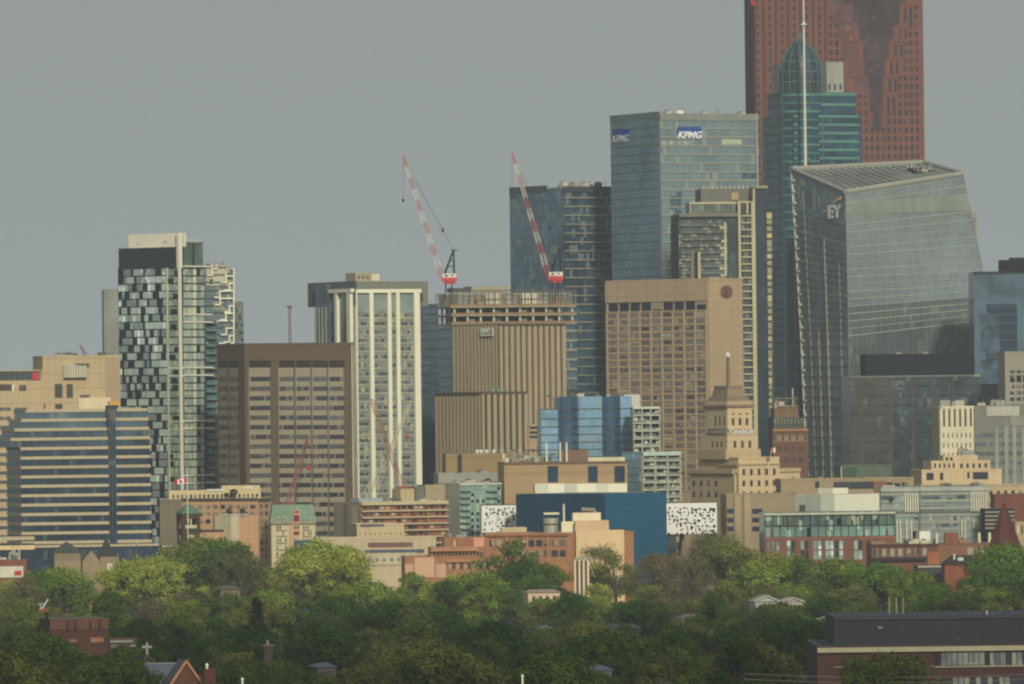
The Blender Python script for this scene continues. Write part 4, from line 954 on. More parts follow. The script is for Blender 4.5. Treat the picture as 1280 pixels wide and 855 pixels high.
# ---- old brick office
b = slab('brick_building', 'dark red brick block with green roof right of the tiered stone tower', 960, 966, 1010, 537, 3360, (112, 82, 66), al=12, par=.3)
b.plate('R', 966, 536, 1010, 539, wall((160, 118, 76)), .6, part='cornice'); b.plate('R', 966, 551, 1010, 552.5, wall((150, 110, 74)), .4, part='cornice')
for x in (971, 980, 989, 998): b.grid('R', x, 544, x + 6, 551, 2, 1, .6, .9, [wall((150, 140, 118))]); b.grid('R', x, 557.5, x + 6, 564, 2, 1, .5, .9, [gdark]); b.grid('R', x, 571, x + 6, 579, 2, 1, .5, .9, [gdark])
v = b.vol(962, 967, 1004, 522, back=2, ybot=537, D=10); v.body(wall((84, 88, 78)), 'roof'); v.ribs('R', 968, 523, 1002, 530, 9, .5, wall((130, 130, 112)), .5)
v2 = b.vol(964, 968, 998, 510, back=4, ybot=523, D=8); v2.body(wall((124, 100, 74)), 'penthouse'); v2.plate('R', 967, 507, 1002, 508.5, wall((140, 120, 84)), 1, part='gantry'); v2.plate('R', 990, 485, 991.5, 510, wall((170, 166, 148)), .5, part='stack'); v2.plate('R', 967, 497, 1000, 498.4, wall((112, 112, 90)), .5, part='gantry'); v2.plate('R', 993, 498, 994.5, 510, wall((112, 112, 90)), .5, part='gantry')
b.clutter(v2, 5, seed=77, h=(1, 3)); b.finish()

# ---- faceted blue glass block with white condo wings
b = Bld('office_block', 'bright blue faceted glass block with stepped crown above the plain dark blue box', 676.5, 677, 790, 511, 3160, al=4, D=22)
lb = glass((112, 150, 162), .12, 1.2, 3, light=(130, 162, 166), lf=.15, big=.2); db = glass((48, 86, 108), .3, 1.2, 3, light=(70, 110, 140), lf=.1, big=.2); mbm = glass((76, 114, 128), .2, 1.2, 3, lf=.1, big=.2)  # sunlit bays and shaded recesses painted as lighter and darker glass
b.zt = b.pt('R', 730, 495.5)[1]; zst = b.pt('R', 684, 511)[1]
px = [676.5, 697.5, 700.5, 705, 716, 720.5, 723, 752, 755, 760, 770, 776, 790]
dep = [0, 0, 1.6, 4.5, 4.5, 1.6, -1.4, -1.4, 1.6, 4.5, 4.5, 0, 0]
xs = [b.pt('R', p, 540)[0] for p in px]
def plan(d0, i0, i1, off=0): return [(xs[i], dep[i] + off) for i in range(i0, i1)] 
pts = plan(0, 0, 13) + [(xs[12], 22), (xs[0], 22)]
mbx = b.part('faceted_glazing')
ztop = lambda i: b.zt if 1 <= i < 12 else zst
for i in range(12):
    z = zst if i < 1 else b.zt
    (x0, y0), (x1, y1) = (xs[i], dep[i]), (xs[i + 1], dep[i + 1]); mt = (lb, mbm, db, db, mbm, lb, lb, mbm, db, db, mbm, lb)[i]
    mbx.face([(x0, y0, 0), (x1, y1, 0), (x1, y1, z), (x0, y0, z)], mt)
b.part('wall').prism([(xs[1], 4.6), (xs[12], 4.6), (xs[12], 22), (xs[1], 22)], 0, b.zt - .3, mbm, b.roofm); b.part('wall').prism([(xs[0], .1), (xs[1], .1), (xs[1] - .01, 22), (xs[0], 22)], 0, zst - .1, lb, b.roofm)
b.part('roof').face([(xs[i], dep[i], b.zt - .02) for i in range(1, 13)] + [(xs[12], 22, b.zt - .02), (xs[1], 22, b.zt - .02)], b.roofm)
ln = wall((94, 100, 102))
for y in (511, 523, 533, 542.8, 552.3, 561.5, 571, 581, 591, 601):
    z = b.pt('R', 730, y)[1]; mb = b.single('floor_line')
    for i in range(12): mb.tube((xs[i], dep[i] - .1, z), (xs[i + 1], dep[i + 1] - .1, z), .28, .28, ln, 4)
for i in range(40):
    x = xs[1] + (xs[12] - xs[1]) * i / 39; k = max(j for j in range(13) if xs[j] <= x + .001); k = min(k, 11); yy = dep[k] + (dep[k + 1] - dep[k]) * (x - xs[k]) / (xs[k + 1] - xs[k]); b.part('mullion').tube((x, yy - .08, 0), (x, yy - .08, b.zt), .07, .07, ln, 4)
v = b.vol(779, 780, 800, 493.5, back=3, ybot=510, D=8); v.body(wall((190, 190, 172), panel=2, seam=2), 'plant_box'); v.plate('R', 781, 496, 788.5, 502.5, wall((70, 62, 66)), .2, part='louvre'); b.clutter(b, 6, seed=14, h=(.4, 1.2)); b.finish()
b = Bld('apartment_block', 'white balcony apartment block with blue glass edge, right of the faceted blue block', 790, 791, 824, 509, 3140, al=4, D=14)
def condo(b, x0, xr, y0, fl, n, w=wall((188, 186, 160), var=.08)):
    b.body(glass((84, 90, 84), .5, 1.3, 3, light=(150, 150, 124), lf=.3), 'glazing')
    for j in range(n):
        y = y0 + fl * j; a0, a1, z0, z1 = b.rect('R', x0, y, xr, y + fl)
        mb = b.single('balcony'); b.fb(mb, 'R', -.2, b.W + .3, z0 - .15, z0 + .15, 0, 1.8, w); b.fb(b.single('railing', mb), 'R', -.1, b.W + .2, z0 + .15, z0 + 1.15, 1.6, 1.7, glass((132, 136, 120), .3, 1.2, 1.2, light=(170, 170, 146), lf=.3))
        r = random.Random(j + int(x0))
        for k in range(5):
            if r.random() < .6: x = b.W * k / 5 + r.random(); b.fb(b.single('panel', mb), 'R', x, x + 1.3, z0 + .2, z1 - .2, 0, .2, w)
            if r.random() < .45: x = b.W * k / 5 + r.random(); b.fb(b.single('dark_window', mb), 'R', x, x + 2.1, z0 + 1.2, z1 - .2, 0, .25, wall((46, 42, 54)))
    for k in (0, .33, .66, 1): b.fb(b.part('fin_wall'), 'R', max(0, b.W * k - .2), b.W * k + .2, b.pt('R', x0, y0 + fl * n)[1], b.zt - .3, 0, 1.65, w)
condo(b, 791, 824, 509.5, 9.75, 12)
b.plate('R', 791, 508.5, 824, 511, wall((196, 198, 180)), 1.9, part='roof_edge'); b.finish()
b = Bld('apartment_block', 'lower white balcony apartment block with pale blue glass side, left of the stone tower', 778, 801, 848, 565, 3110, al=30, D=None)
condo(b, 801, 848, 567, 9.1, 11)
b.plate('L', 778, 565, 801, 700, glass((120, 152, 156), .1, 1.2, 3, lf=.15, big=.1), .1, part='blue_glazing'); b.lines('L', 778, 566, 801, 566 + 9.1 * 10, 10, .25, wall((110, 130, 134)), .2, 'floor_line')
b.plate('R', 800, 564.5, 848, 569.5, wall((176, 192, 184), panel=1.2), 1.9, part='roof_screen'); b.finish()

# ---- tan box with white screens
tb = wall((166, 136, 98), var=.05, panel=1.4, seam=12)
b = Bld('laboratory_building', 'tan panelled box with three tall blue windows above a row of white screens', 628, 630, 784, 578, 3096, al=4, D=36)
b.body(tb); b.plate('R', 630, 577, 784, 579.5, wall((120, 92, 70)), .6, part='roof_edge')
for x0, x1 in ((684.5, 697.5), (735, 747), (768, 781)): b.plate('R', x0, 582.5, x1, 603, glass((34, 62, 74), .4, 1.2, 4, light=(90, 120, 130), lf=.1), .15, part='window', single=True)
for i, (x0, x1) in enumerate(((668, 684), (684, 706), (706.5, 721), (721, 744), (744, 760), (760, 783))):
    b.plate('R', x0, 604.5, x1, 619, wall(((200, 196, 176), (220, 216, 190), (192, 190, 176), (224, 220, 192), (200, 198, 182), (220, 214, 184))[i], var=.04), 2.2 + .1 * (i % 2), part='white_screen', single=True)
b.plate('R', 735, 571.5, 781, 577, wall((200, 190, 156)), .3, part='parapet_wall')
v = b.vol(697, 700, 735, 563, back=5, ybot=578, D=10); v.body(wall((130, 102, 84), panel=1.5), 'plant_house')
pm = [wall((160, 160, 146)), wall((110, 108, 98)), wall((190, 186, 166)), wall((140, 128, 110))]; rr = random.Random(3)
for i in range(34):
    x = rr.uniform(0, b.pt('R', 700, 575)[0] - 3); y = rr.uniform(1, 12); z = b.zt; mb = b.part('pipework'); m_ = rr.choice(pm); h = rr.uniform(.6, 3.4)
    if rr.random() < .5: mb.tube((x, y, z), (x, y, z + h), .25, .25, m_, 6); mb.tube((x, y, z + h), (x + rr.uniform(1.5, 5), y, z + h), .22, .22, m_, 6)
    else: mb.box(x, x + rr.uniform(1, 3), y, y + 1.5, z, z + h * .8, m_)
for px, yy in ((684, 553), (701, 553), (709, 553)): mb = b.single('flue_stack'); x = b.pt('R', px, 570)[0]; zt = b.pt('R', px, yy)[1]; mb.tube((x, 3, b.zt), (x, 3, zt), .45, .4, wall((206, 202, 184), .4), 8)
b.finish()
b = Bld('laboratory_building', 'tan ribbed plant box with one dark slot, left of the rooftop pipework', 556, 557, 640, 567.5, 3185, al=4, D=20)
b.body(wall((150, 124, 84), var=.06, panel=1.2, seam=9)); b.plate('R', 572, 568, 577.5, 600, wall((62, 66, 60)), .2, part='slot'); b.plate('R', 628, 567, 631, 580, wall((210, 196, 150)), .3, part='end_strip'); b.plate('R', 632, 577, 700, 590, tb, .3)
for i, px in enumerate((597, 602, 609, 618)): mb = b.single('roof_vent'); x = b.pt('R', px, 567)[0]; mb.lathe((x, 3), [(.5, b.zt - .1), (.5, b.zt + .5), (.9, b.zt + .7), (.7, b.zt + 1.3), (.1, b.zt + 1.6)], wall((206, 206, 196)), 8)
for i in range(14): mb = b.part('pipework'); x = b.pt('R', 618 + i * 5.5, 567)[0]; mb.tube((x, 4, b.zt), (x, 4, b.zt + 1 + (i % 4) * .6), .3, .3, pm[i % 4], 5); mb.tube((x, 4, b.zt + 1), (x + 2.5, 4, b.zt + 1), .25, .25, pm[(i + 1) % 4], 5)
b.finish()

# ---- green glass condo with grey end
b = slab('apartment_block', 'pale green glass apartment block with grey concrete end, left of the dark blue box', 546, 574, 642, 605, 3090, (150, 148, 132), al=35)
v = b
b.plate('R', 574, 605.5, 642, 700, glass((128, 148, 128), .2, 1.3, 3.1, light=(166, 180, 154), lf=.25, big=.1), .12, part='glazing')
for j in range(9):
    y = 613 + 7.9 * j
    for x0, x1 in ((572, 586), (607, 620)): b.plate('R', x0, y, x1, y + 1.4, wall((110, 140, 124)), 1.8, part='balcony', single=True)
    b.grid('R', 587, y - 5, 607, y, 3, 1, .5, .8, [gdark], t=.2, skip=lambda i, k: rng.random() < .5); b.grid('R', 620, y - 5, 640, y, 3, 1, .5, .8, [gdark, glass((150, 164, 144))], t=.2, skip=lambda i, k: rng.random() < .4)
b.plate('R', 573, 604, 642, 606, wall((190, 196, 176)), .7, part='roof_edge'); b.clutter(b, 5, seed=51, h=(.5, 1.4)); b.finish()
b = slab('apartment_block', 'grey flat roofed block with green glass upper floor, behind the pale green apartments', 546, 548, 682, 593, 3150, (150, 148, 134), al=5, D=26)
b.plate('R', 627, 594, 681, 640, glass((128, 146, 128), .2, 1.3, 3.1, lf=.2), .15, part='glazing'); b.plate('R', 625, 593, 682, 595.5, wall((196, 196, 174)), .5, part='roof_edge'); b.grid('R', 557, 606, 572, 611, 3, 1, .4, .8, [gdark])
b.plate('R', 607, 598, 613, 604, gdark, .2, part='window', single=True); b.clutter(b, 8, seed=52, h=(.4, 1.5)); b.finish()

# ---- plain blue box and the checkered tabletop
b = Bld('gallery_building', 'big plain dark blue metal clad box in front of the white screens', 645, 756, 833, 617, 2998, al=50)
b.body(wall((38, 102, 136), .45, .1, .2, panel=3, seam=1.2)); b.plate('L', 645, 617.3, 756, 700, wall((38, 72, 96), .5, .08, .1, panel=3, seam=1.2), .1, part='dark_wall')  # shade on the left face painted as darker blue cladding
b.lines('R', 756, 623, 833, 690, 9, .12, wall((30, 70, 100)), .12, 'seam'); b.finish()
b = Bld('college_building', 'white box on stilts with scattered black square windows, behind the plain blue box', 601, 602, 896, 632, 3046, al=2, D=26)
b.zb = b.pt('R', 740, 669)[1]; b.body(wall((226, 222, 208), var=.03), top=darkroof)
bk = wall((38, 34, 42)); rr = random.Random(2)
for x0, x1, n in ((604, 644, 75), (834, 894, 95)):
    nc = int((x1 - x0) / 4.6)
    for i in range(nc * 8):
        if rr.random() < .16: continue
        x = x0 + (x1 - x0) * (i % nc + rr.random() * .75) / nc; y = 633.5 + 4.4 * (i // nc + rr.random() * .7); s = rr.choice((1.5, 2.1, 2.6, 3.6)); t = rr.choice((1.5, 2.1, 3.2))
        x = min(x, x1 - 3)
        a0, a1, z0, z1 = b.rect('R', x, y, x + s, y + t); k = int(x * 7 + y * 3) % 50; b.wins.append((b, 'R', a0, a1, z0, z1, .1 + .002 * k, bk, 'window'))
for x in (10, 30, 55, 75, 85): 
    for y in (4, 20): mb = b.single('stilt'); mb.tube((x, y, 0), (x + 2, y + 1, b.zb + .1), .5, .5, wall((120, 110, 96)), 8)
mb = b.single('stair_core'); mb.box(40, 50, 8, 18, 0, b.zb + .1, wall((120, 116, 104)))
b.finish()

# ---- brick apartment block
b = Bld('apartment_block', 'red brick apartment block with cream balcony bands and a grey left end', 417, 451, 559, 628, 3060, al=25)
b.body(wall((146, 94, 70), var=.12)); cr_ = wall((180, 164, 128), var=.08)
b.plate('L', 417, 628, 451, 700, wall((150, 138, 114)), .15, part='end_wall'); b.ribs('L', 431, 630, 434, 700, 2, 1.0, wall((90, 84, 74)), .2, 'slot'); b.plate('L', 440, 632, 447, 700, wall((172, 160, 130)), .25, part='pale_strip')
for j in range(7):
    y = 630 + 8.2 * j; b.plate('R', 451, y - 1, 559, y + .9, cr_, 1.5, part='balcony_slab', single=True)
    b.grid('R', 453, y + 1.2, 557, y + 7, 15, 1, .62, .6, [gdark, wall((176, 160, 130)), glass((90, 84, 76)), glass((66, 60, 60))], t=.2, skip=lambda i, k: rng.random() < .28)
b.ribs('R', 499, 629, 532, 690, 3, .7, wall((100, 70, 58)), 1.2, 'fin_wall')
b.plate('R', 451, 626.5, 559, 629, cr_, .8, part='roof_edge')
for x0, x1, y0, m_ in ((500, 518, 611, (178, 158, 116)), (519, 530, 609, (110, 112, 100)), (531, 556, 606, (158, 142, 108)), (448, 478, 623, (150, 160, 160))):
    v = b.vol(x0, x0 + .5, x1, y0, back=5, ybot=629, D=8); v.body(wall(m_, panel=1.2 if m_[0] == 110 else 0), 'penthouse')
b.clutter(b, 6, seed=61, h=(.5, 1.6)); b.finish()
b = slab('low_building', 'cream blank walled low building in front of the brick apartment block', 443, 446, 505, 656, 3000, (188, 166, 128), al=8, D=20)
b.plate('R', 450, 655, 480, 658, wall((96, 96, 104)), .4, part='roof_edge'); b.grid('R', 447, 662, 504, 672, 9, 1, .16, .28, [gdark]); b.finish()
b = slab('low_building', 'long low building with cream, brick and window stripes left of the orange brick block', 395, 396, 545, 674, 2970, (186, 168, 134), al=3, D=20)
b.plate('R', 460, 678, 516, 684, wall((146, 84, 62)), .1, part='brick_band'); b.grid('R', 462, 678, 516, 683, 5, 1, .6, .7, [glass((90, 98, 104))], t=.15); b.plate('R', 456, 687, 530, 691, wall((84, 96, 108)), .3, part='dark_band'); b.plate('R', 456, 691, 520, 706, wall((190, 176, 144)), .5, part='front_wall')
b.grid('R', 458, 697, 512, 702, 6, 1, .5, .8, [glass((120, 120, 116))], t=.6); b.finish()

# ---- orange brick low-rise in front
ob = (160, 112, 76)
b = slab('brick_building', 'low orange brick building with stacked terraces and pink stone corner boxes', 504, 506, 620, 697, 2900, ob, al=4, D=22)
b.o['category'] = 'building'
b.plate('R', 506, 705, 517, 722, wall((196, 152, 120), var=.05), .3, part='pink_panel'); b.plate('R', 518, 697, 543, 722, wall((200, 156, 124), var=.05), .5, part='pink_panel', single=True); b.plate('R', 545, 705, 557, 722, wall((196, 152, 120)), .3, part='pink_panel', single=True)
b.grid('R', 560, 703, 618, 712, 12, 1, .5, .8, [gdark, wall((176, 156, 124))], t=.15); b.plate('R', 558, 699, 620, 702.5, wall((178, 124, 84)), 1.2, part='slab_edge')
v = b.vol(537, 538, 606, 684, back=6, ybot=698, D=15); v.body(wall(ob), 'terrace_floor'); v.grid('R', 541, 690, 604, 697, 14, 1, .6, .8, [gdark, wall((184, 166, 134)), gdark], t=.15); v.plate('R', 536, 684, 597, 689, wall((178, 124, 86)), 1.4, part='slab_edge')
v = b.vol(554, 555, 607, 671.5, back=9, ybot=686, D=12); v.body(wall((152, 102, 72)), 'upper_block'); v.plate('R', 592, 672, 605, 697, wall((206, 140, 112)), .5, part='pink_panel', single=True); v.plate('R', 567.5, 675, 569, 683, wall((216, 196, 160)), .3, part='downpipe')
b.clutter(v, 4, seed=71, h=(.4, 1)); b.finish()
b = slab('brick_building', 'orange brick building with pink stepped wall and metal cooling tower, below the blue box', 606, 607, 792, 668, 2920, ob, al=3, D=22)
b.plate('R', 607, 669, 712, 671, wall((118, 84, 64)), .6, part='roof_edge')
for y in (674, 687): b.grid('R', 640, y, 708, y + 10, 7, 1, .78, .8, [gdark, glass((90, 84, 70)), glass((110, 96, 76))], t=.15)
b.grid('R', 610, 674, 638, 684, 3, 1, .6, .8, [gdark, wall((170, 150, 118))], t=.15); b.ribs('R', 606.5, 668, 711, 704, 5, .9, wall((172, 118, 78)), .5, 'pier')
pk = wall((206, 170, 128), var=.05)
v = b.vol(709, 719, 761, 651, back=-1.5, D=12); v.body(pk, 'pink_block', top=wall((190, 150, 118))); q = b.vol(718, 720, 780, 663, back=-2.5, D=12); q.body(wall((212, 180, 132), var=.05), 'pink_block')
q.plate('R', 776, 664, 788, 700, wall((166, 112, 74)), -.4, -.9)
q = b.vol(700, 702, 721, 652, back=3, ybot=668, D=6); q.body(wall((222, 206, 168), var=.04), 'white_box'); q = b.vol(715, 716, 751, 641, back=4, ybot=655, D=6); q.body(wall((214, 200, 166), var=.05), 'white_box')
mb = b.single('cooling_tower'); x = b.pt('R', 690.5, 668)[0]; z0, z1 = b.pt('R', 690, 668)[1], b.pt('R', 690, 648)[1]; rr_ = (b.pt('R', 700.5, 650)[0] - b.pt('R', 681, 650)[0]) / 2
mb.lathe((x, 8), [(rr_ * .95, z0 - .5), (rr_ * .95, z0 + (z1 - z0) * .55), (rr_ * .5, z0 + (z1 - z0) * .62), (rr_, z0 + (z1 - z0) * .66), (rr_, z1)], wall((176, 170, 154), .35, .15, .5), 20)
mb = b.single('duct'); a = b.pt('R', 742, 655)[0]; mb.tube((a, 6, b.pt('R', 740, 650)[1]), (a + 1, 6, b.pt('R', 740, 638)[1]), .8, .8, wall((140, 130, 112)), 10); mb.tube((a + 1, 6, b.pt('R', 740, 638)[1]), (a - 4, 6, b.pt('R', 740, 637)[1]), .8, .8, wall((140, 130, 112)), 10)
mb = b.single('flue_pole'); a = b.pt('R', 706, 655)[0]; mb.tube((a, 5, b.zt), (a, 5, b.pt('R', 706, 630)[1]), .42, .36, wall((200, 192, 166), .4), 8)
mb = b.single('roof_canopy'); a = b.rect('R', 681, 641, 700, 643.5); mb.box(a[0], a[1], 5, 11, a[2], a[3], wall((206, 196, 164)))
b.finish()
b = slab('low_building', 'small cream rooftop block at the left foot of the blue box', 626, 627, 658, 661, 2960, (196, 176, 136), al=3, D=10); b.finish()
# white piers by the trees
p = at(726.5, 722, 2780); o = empty('ribbed_wall', (p.x, p.y, 0), 0, 'short pale wall of four white piers standing among the trees below the pink block', 'wall')
zt, zb_ = at(726, 699, 2780).z, at(726, 720, 2780).z
mb = MB(); mb.box(-2.2, 2.4, 0, 3, 0, zt - .6, wall((104, 80, 66))); mb.build('wall', o)
for k in range(4): mb = MB(); x = -2.4 + 1.5 * k; mb.box(x, x + .62, -.5, -.004, zb_ - 8, zt - .2, wall((216, 200, 168))); mb.build('pier', o); mb = MB(); mb.lathe((x + .3, -.2), [(.42, zt - .2), (.5, zt + .2), (.2, zt + .6)], wall((150, 156, 166)), 8); mb.build('pier_cap', o)

# ---- peach apartments, fins block, bell tower, mansard
b = Bld('apartment_block', 'peach apartment block with cream penthouse floor behind the green domed bell tower', 226, 322, 338, 624, 2960, al=68)
b.W = b.pt('R', 338, 624)[0]
pch = wall((186, 145, 108), var=.05, panel=2.5, seam=3); b.body(pch); wp = [glass((130, 118, 92), .2, 1), glass((112, 104, 84), .2, 1), glass((66, 58, 54), .2, 1)]
for y in (630, 638.5, 648): b.grid('L', 246, y, 321, y + 7, 8, 1, .62, .72, wp, t=.15)
b.grid('R', 323.5, 628, 336.5, 700, 2, 8, .5, .55, wp, t=.15)
b.plate('L', 226, 622.6, 322, 625.4, wall((86, 78, 74)), .9, part='roof_rail'); b.plate('R', 322, 622.6, 338, 625.4, wall((86, 78, 74)), .9, part='roof_rail')
cp = wall((196, 176, 132), var=.07)

b.finish()
b = Bld('apartment_block', 'cream penthouse storey with small dark windows and rooftop plants above the peach block', 210, 211, 326, 613, 3010, al=3, D=14)
b.body(cp); b.grid('R', 214, 617, 324, 623, 20, 1, .5, .7, [gdark, wall((120, 96, 74)), glass((90, 84, 70))]); v = b.vol(276, 277, 325, 607, back=2, ybot=614, D=8); v.body(cp, 'upper_storey'); v.plate('R', 304, 608.5, 316, 611, wall((200, 200, 186)), .3, part='window', single=True)
b.plate('R', 258, 611.5, 280, 613.4, wall((222, 220, 206)), .6, part='white_canopy'); b.finish()
b = Bld('apartment_block', 'blank walled grey and peach block in front of the peach apartments', 267, 268, 322.5, 644.5, 2930, al=4, D=14)
b.body(wall((186, 142, 106), var=.05, panel=2.5, seam=2.5)); b.plate('R', 268, 645, 299, 720, wall((158, 148, 120)), .15, part='grey_wall'); b.plate('R', 289, 645, 299, 720, wall((178, 166, 134)), .2, part='pale_wall'); b.plate('R', 275, 642.3, 310, 644.6, wall((170, 164, 150)), .5, part='terrace_rail')
b.finish()
for k, px in enumerate((281, 288, 300, 305)):
    pass
b = Bld('low_building', 'low peach wing with dark roof rail right of the bell tower', 246, 247, 281, 664, 2900, al=4, D=12); b.body(wall((186, 142, 106), var=.05)); b.plate('R', 247, 662, 280, 664.5, wall((70, 60, 66)), .5, part='roof_rail'); b.grid('R', 249, 651, 262, 660, 2, 1, .5, .8, wp, skip=lambda i, j: True); b.finish()
b = Bld('office_block', 'grey brown block with close vertical concrete fins left of the bell tower', 199, 200, 228, 625, 2940, al=4, D=18)
b.body(wall((98, 90, 74))); b.ribs('R', 201, 625, 227, 682, 11, .45, wall((140, 128, 102)), .9, 'fin'); b.plate('R', 200, 624, 228, 626.5, wall((120, 110, 90)), 1.0, part='roof_edge'); b.plate('R', 203, 682, 222, 683.8, wall((180, 180, 166)), 1.1, part='canopy')
b.plate('R', 200, 684, 213, 720, wall((110, 98, 74)), 1.0, part='base_wall'); b.plate('R', 213, 684, 222, 720, wall((160, 132, 92)), 1.05, part='base_wall'); b.finish()
# bell tower
p = at(235.5, 642, 2820); o = empty('bell_tower', (p.x, p.y, 0), R_(20), 'brown brick bell tower with open belfry and green copper roof', 'bell tower')
zb2 = lambda y: at(235.5, y, 2820).z
brk = wall((84, 70, 50), var=.15); cop = wall((88, 116, 94), var=.18); pl = wall((186, 172, 138))
h = 3.15
mb = MB(); mb.box(-h, h, -h, h, 0, zb2(661), brk); mb.box(-h - .4, h + .4, -h - .4, h + .4, zb2(662.6), zb2(660.4), wall((70, 80, 60))); mb.build('shaft', o)
mb = MB()
h2 = 2.75
for sx in (-1, 1):
    for sy in (-1, 1): mb.box(sx * h2 - .55, sx * h2 + .55, sy * h2 - .55, sy * h2 + .55, zb2(660.4), zb2(642), brk)
mb.box(-h2 - .5, h2 + .5, -h2 - .5, h2 + .5, zb2(648.5), zb2(642), brk)
for s in (-1, 1): mb.box(-.25, .25, s * h2 - .25, s * h2 + .25, zb2(660), zb2(648), pl); mb.box(s * h2 - .25, s * h2 + .25, -.25, .25, zb2(660), zb2(648), pl)
mb.box(-1, 1, -1, 1, zb2(660), zb2(655), wall((60, 50, 44))); mb.build('belfry', o)
mb = MB()
for s in (-1, 1): mb.box(-h2 + .6, h2 - .6, s * h2 - .15, s * h2 + .15, zb2(660), zb2(656.3), pl); mb.box(s * h2 - .15, s * h2 + .15, -h2 + .6, h2 - .6, zb2(660), zb2(656.3), pl)
mb.build('parapet', o)
mb = MB(); mb.lathe((0, 0), [(.8, zb2(655)), (.75, zb2(653)), (.3, zb2(651.5))], wall((90, 90, 70), .4), 12); mb.build('bell', o)
mb = MB(); e = h2 + 1.0; mb.frustum((-e, e, -e, e), (-e * .72, e * .72, -e * .72, e * .72), zb2(642), zb2(637), cop); mb.frustum((-e * .72, e * .72, -e * .72, e * .72), (-.5, .5, -.5, .5), zb2(637), zb2(630), cop); mb.build('roof', o)
for s, mm_ in ((0, 1), (1, 0)):
    mb = MB(); c = []
    for i in range(16):
        t = 2 * math.pi * i / 16; u_, w_ = 1.15 * math.cos(t), 1.15 * math.sin(t); c.append((u_, -h - .06, zb2(672) + w_) if not s else (-h - .06, -u_, zb2(672) + w_))
    mb.face(c, pl); mb.build('round_window', o)
# flag on pole
p = at(234.6, 640, 2790); o = empty('flagpole', (p.x, p.y, 0), 0, 'tall white flagpole flying a red and white leaf flag above the bell tower', 'flagpole')
z = lambda y: at(234.6, y, 2790).z
mb = MB(); mb.tube((0, 0, 0), (0, 0, z(583)), .22, .12, wall((214, 210, 196), .4), 8); mb.build('pole', o)
mb = MB(); rd = wall((196, 44, 50)); n = 8; L_ = 4.4
def fp(i, zf): x = -L_ * i / n - .1; return (x, .35 * math.sin(i * .9), z(602.8) + (z(597) - z(602.8)) * zf - .12 * i)
for i in range(n): mb.face([fp(i, 0), fp(i, 1), fp(i + 1, 1), fp(i + 1, 0)], rd if i < 2 or i >= 6 else wall((230, 226, 216)))
mb.build('flag_cloth', o)
mb = MB(); cxx, czz = fp(4, .5)[0], fp(4, .5)[2]; leaf = [(0, -.75), (.08, -.35), (.5, -.42), (.4, -.18), (.75, .15), (.5, .18), (.45, .4), (.2, .2), (.25, .65), (.1, .55), (0, .85)]
mb.face([(cxx + a, -.5, czz + b_) for a, b_ in leaf] + [(cxx - a, -.5, czz + b_) for a, b_ in leaf[-2:0:-1]], rd); mb.build('leaf_emblem', o)
# mansard building
b = Bld('apartment_block', 'cream and pink building with steep green copper mansard roof and arched dormer', 338, 339, 394, 654, 2940, al=4, D=15)
pkc = wall((190, 148, 112), var=.06); crc = wall((190, 178, 138), var=.06); grn = wall((116, 138, 116), var=.16, panel=1.2, seam=50)
b.body(crc); rf = b.part('mansard_roof'); zt = b.pt('R', 366, 631)[1]
rf.frustum((-.5, b.W + .5, -.8, b.D), (.6, b.W - .6, 2.2, b.D - 2), b.zt, zt, grn)
b.plate('R', 362, 654, 375, 720, pkc, .5, part='pink_bay'); b.plate('R', 339, 652.5, 394, 655, wall((150, 130, 104)), .9, part='cornice')
for px in (348, 356, 387):
    a = b.rect('R', px - 2, 645, px + 2, 653.5); mb = b.single('dormer'); mb.box(a[0], a[1], -.9, 3, a[2], a[3], wall((170, 168, 136))); mb.lathe(((a[0] + a[1]) / 2, .4), [((a[1] - a[0]) / 2 + .15, a[3]), (.2, a[3] + 1.2)], grn, 6); mb.box(a[0] + .4, a[1] - .4, -1, -.9, a[2] + .5, a[3] - .4, gdark)
a = b.rect('R', 366, 641, 375, 654); mb = b.single('arched_dormer'); cxm = (a[0] + a[1]) / 2; rr_ = (a[1] - a[0]) / 2
pts = [(a[0], a[2]), (a[1], a[2])] + [(cxm + rr_ * math.cos(t), a[3] + rr_ * .9 * math.sin(t)) for t in [math.pi * k / 10 for k in range(11)]]
k = len(mb.v); n = len(pts); mb.v += [(x, -1.1, z_) for x, z_ in pts] + [(x, 3, z_) for x, z_ in pts]; mb.f.append(tuple(range(k, k + n))); mb.mi.append(mb.m(pkc))
for i in range(n): j = (i + 1) % n; mb.f.append((k + i, k + n + i, k + n + j, k + j)); mb.mi.append(mb.m(pkc))
rw = wall((120, 50, 54)); ins = [(cxm + rr_ * .7 * math.cos(t), a[3] + rr_ * .62 * math.sin(t)) for t in [math.pi * k / 10 for k in range(11)]]; mb.face([(x, -1.15, z_) for x, z_ in ins], rw); mb.box(cxm - 1, cxm + 1, -1.2, -1.1, a[2] + .6, a[3] - .8, rw)
for y in (657, 664.5, 673, 681.5, 690):
    for x0, x1 in ((345, 359), (378, 390)): b.plate('R', x0, y + 5, x1, y + 6, wall((170, 158, 124)), .6, part='sill'); b.grid('R', x0, y, x1, y + 5, 4, 1, .5, .8, [gdark, glass((110, 104, 84)), wall((200, 190, 158))], t=.15)
    b.plate('R', 367, y, 374, y + 4, rw if y in (664.5,) else glass((130, 120, 96)), .6, part='bay_window', single=True)
b.finish()
p = at(368, 676, 2870); o = bpy.data.objects; b = Bld('billboard', 'blue rooftop hoarding with pale marks in front of the mansard building', 367, 367.5, 389, 675.5, 2870, al=3, D=2, cat='billboard')
b.body(wall((52, 92, 118), var=.1)); r = random.Random(1)
for k in range(7): x = 369 + r.random() * 5; y = 682 + r.random() * 8; b.plate('R', x, y, x + .8, y + 1.6, wall((190, 200, 200)), .2 + .01 * k, part='pale_mark', single=True)
b.finish()

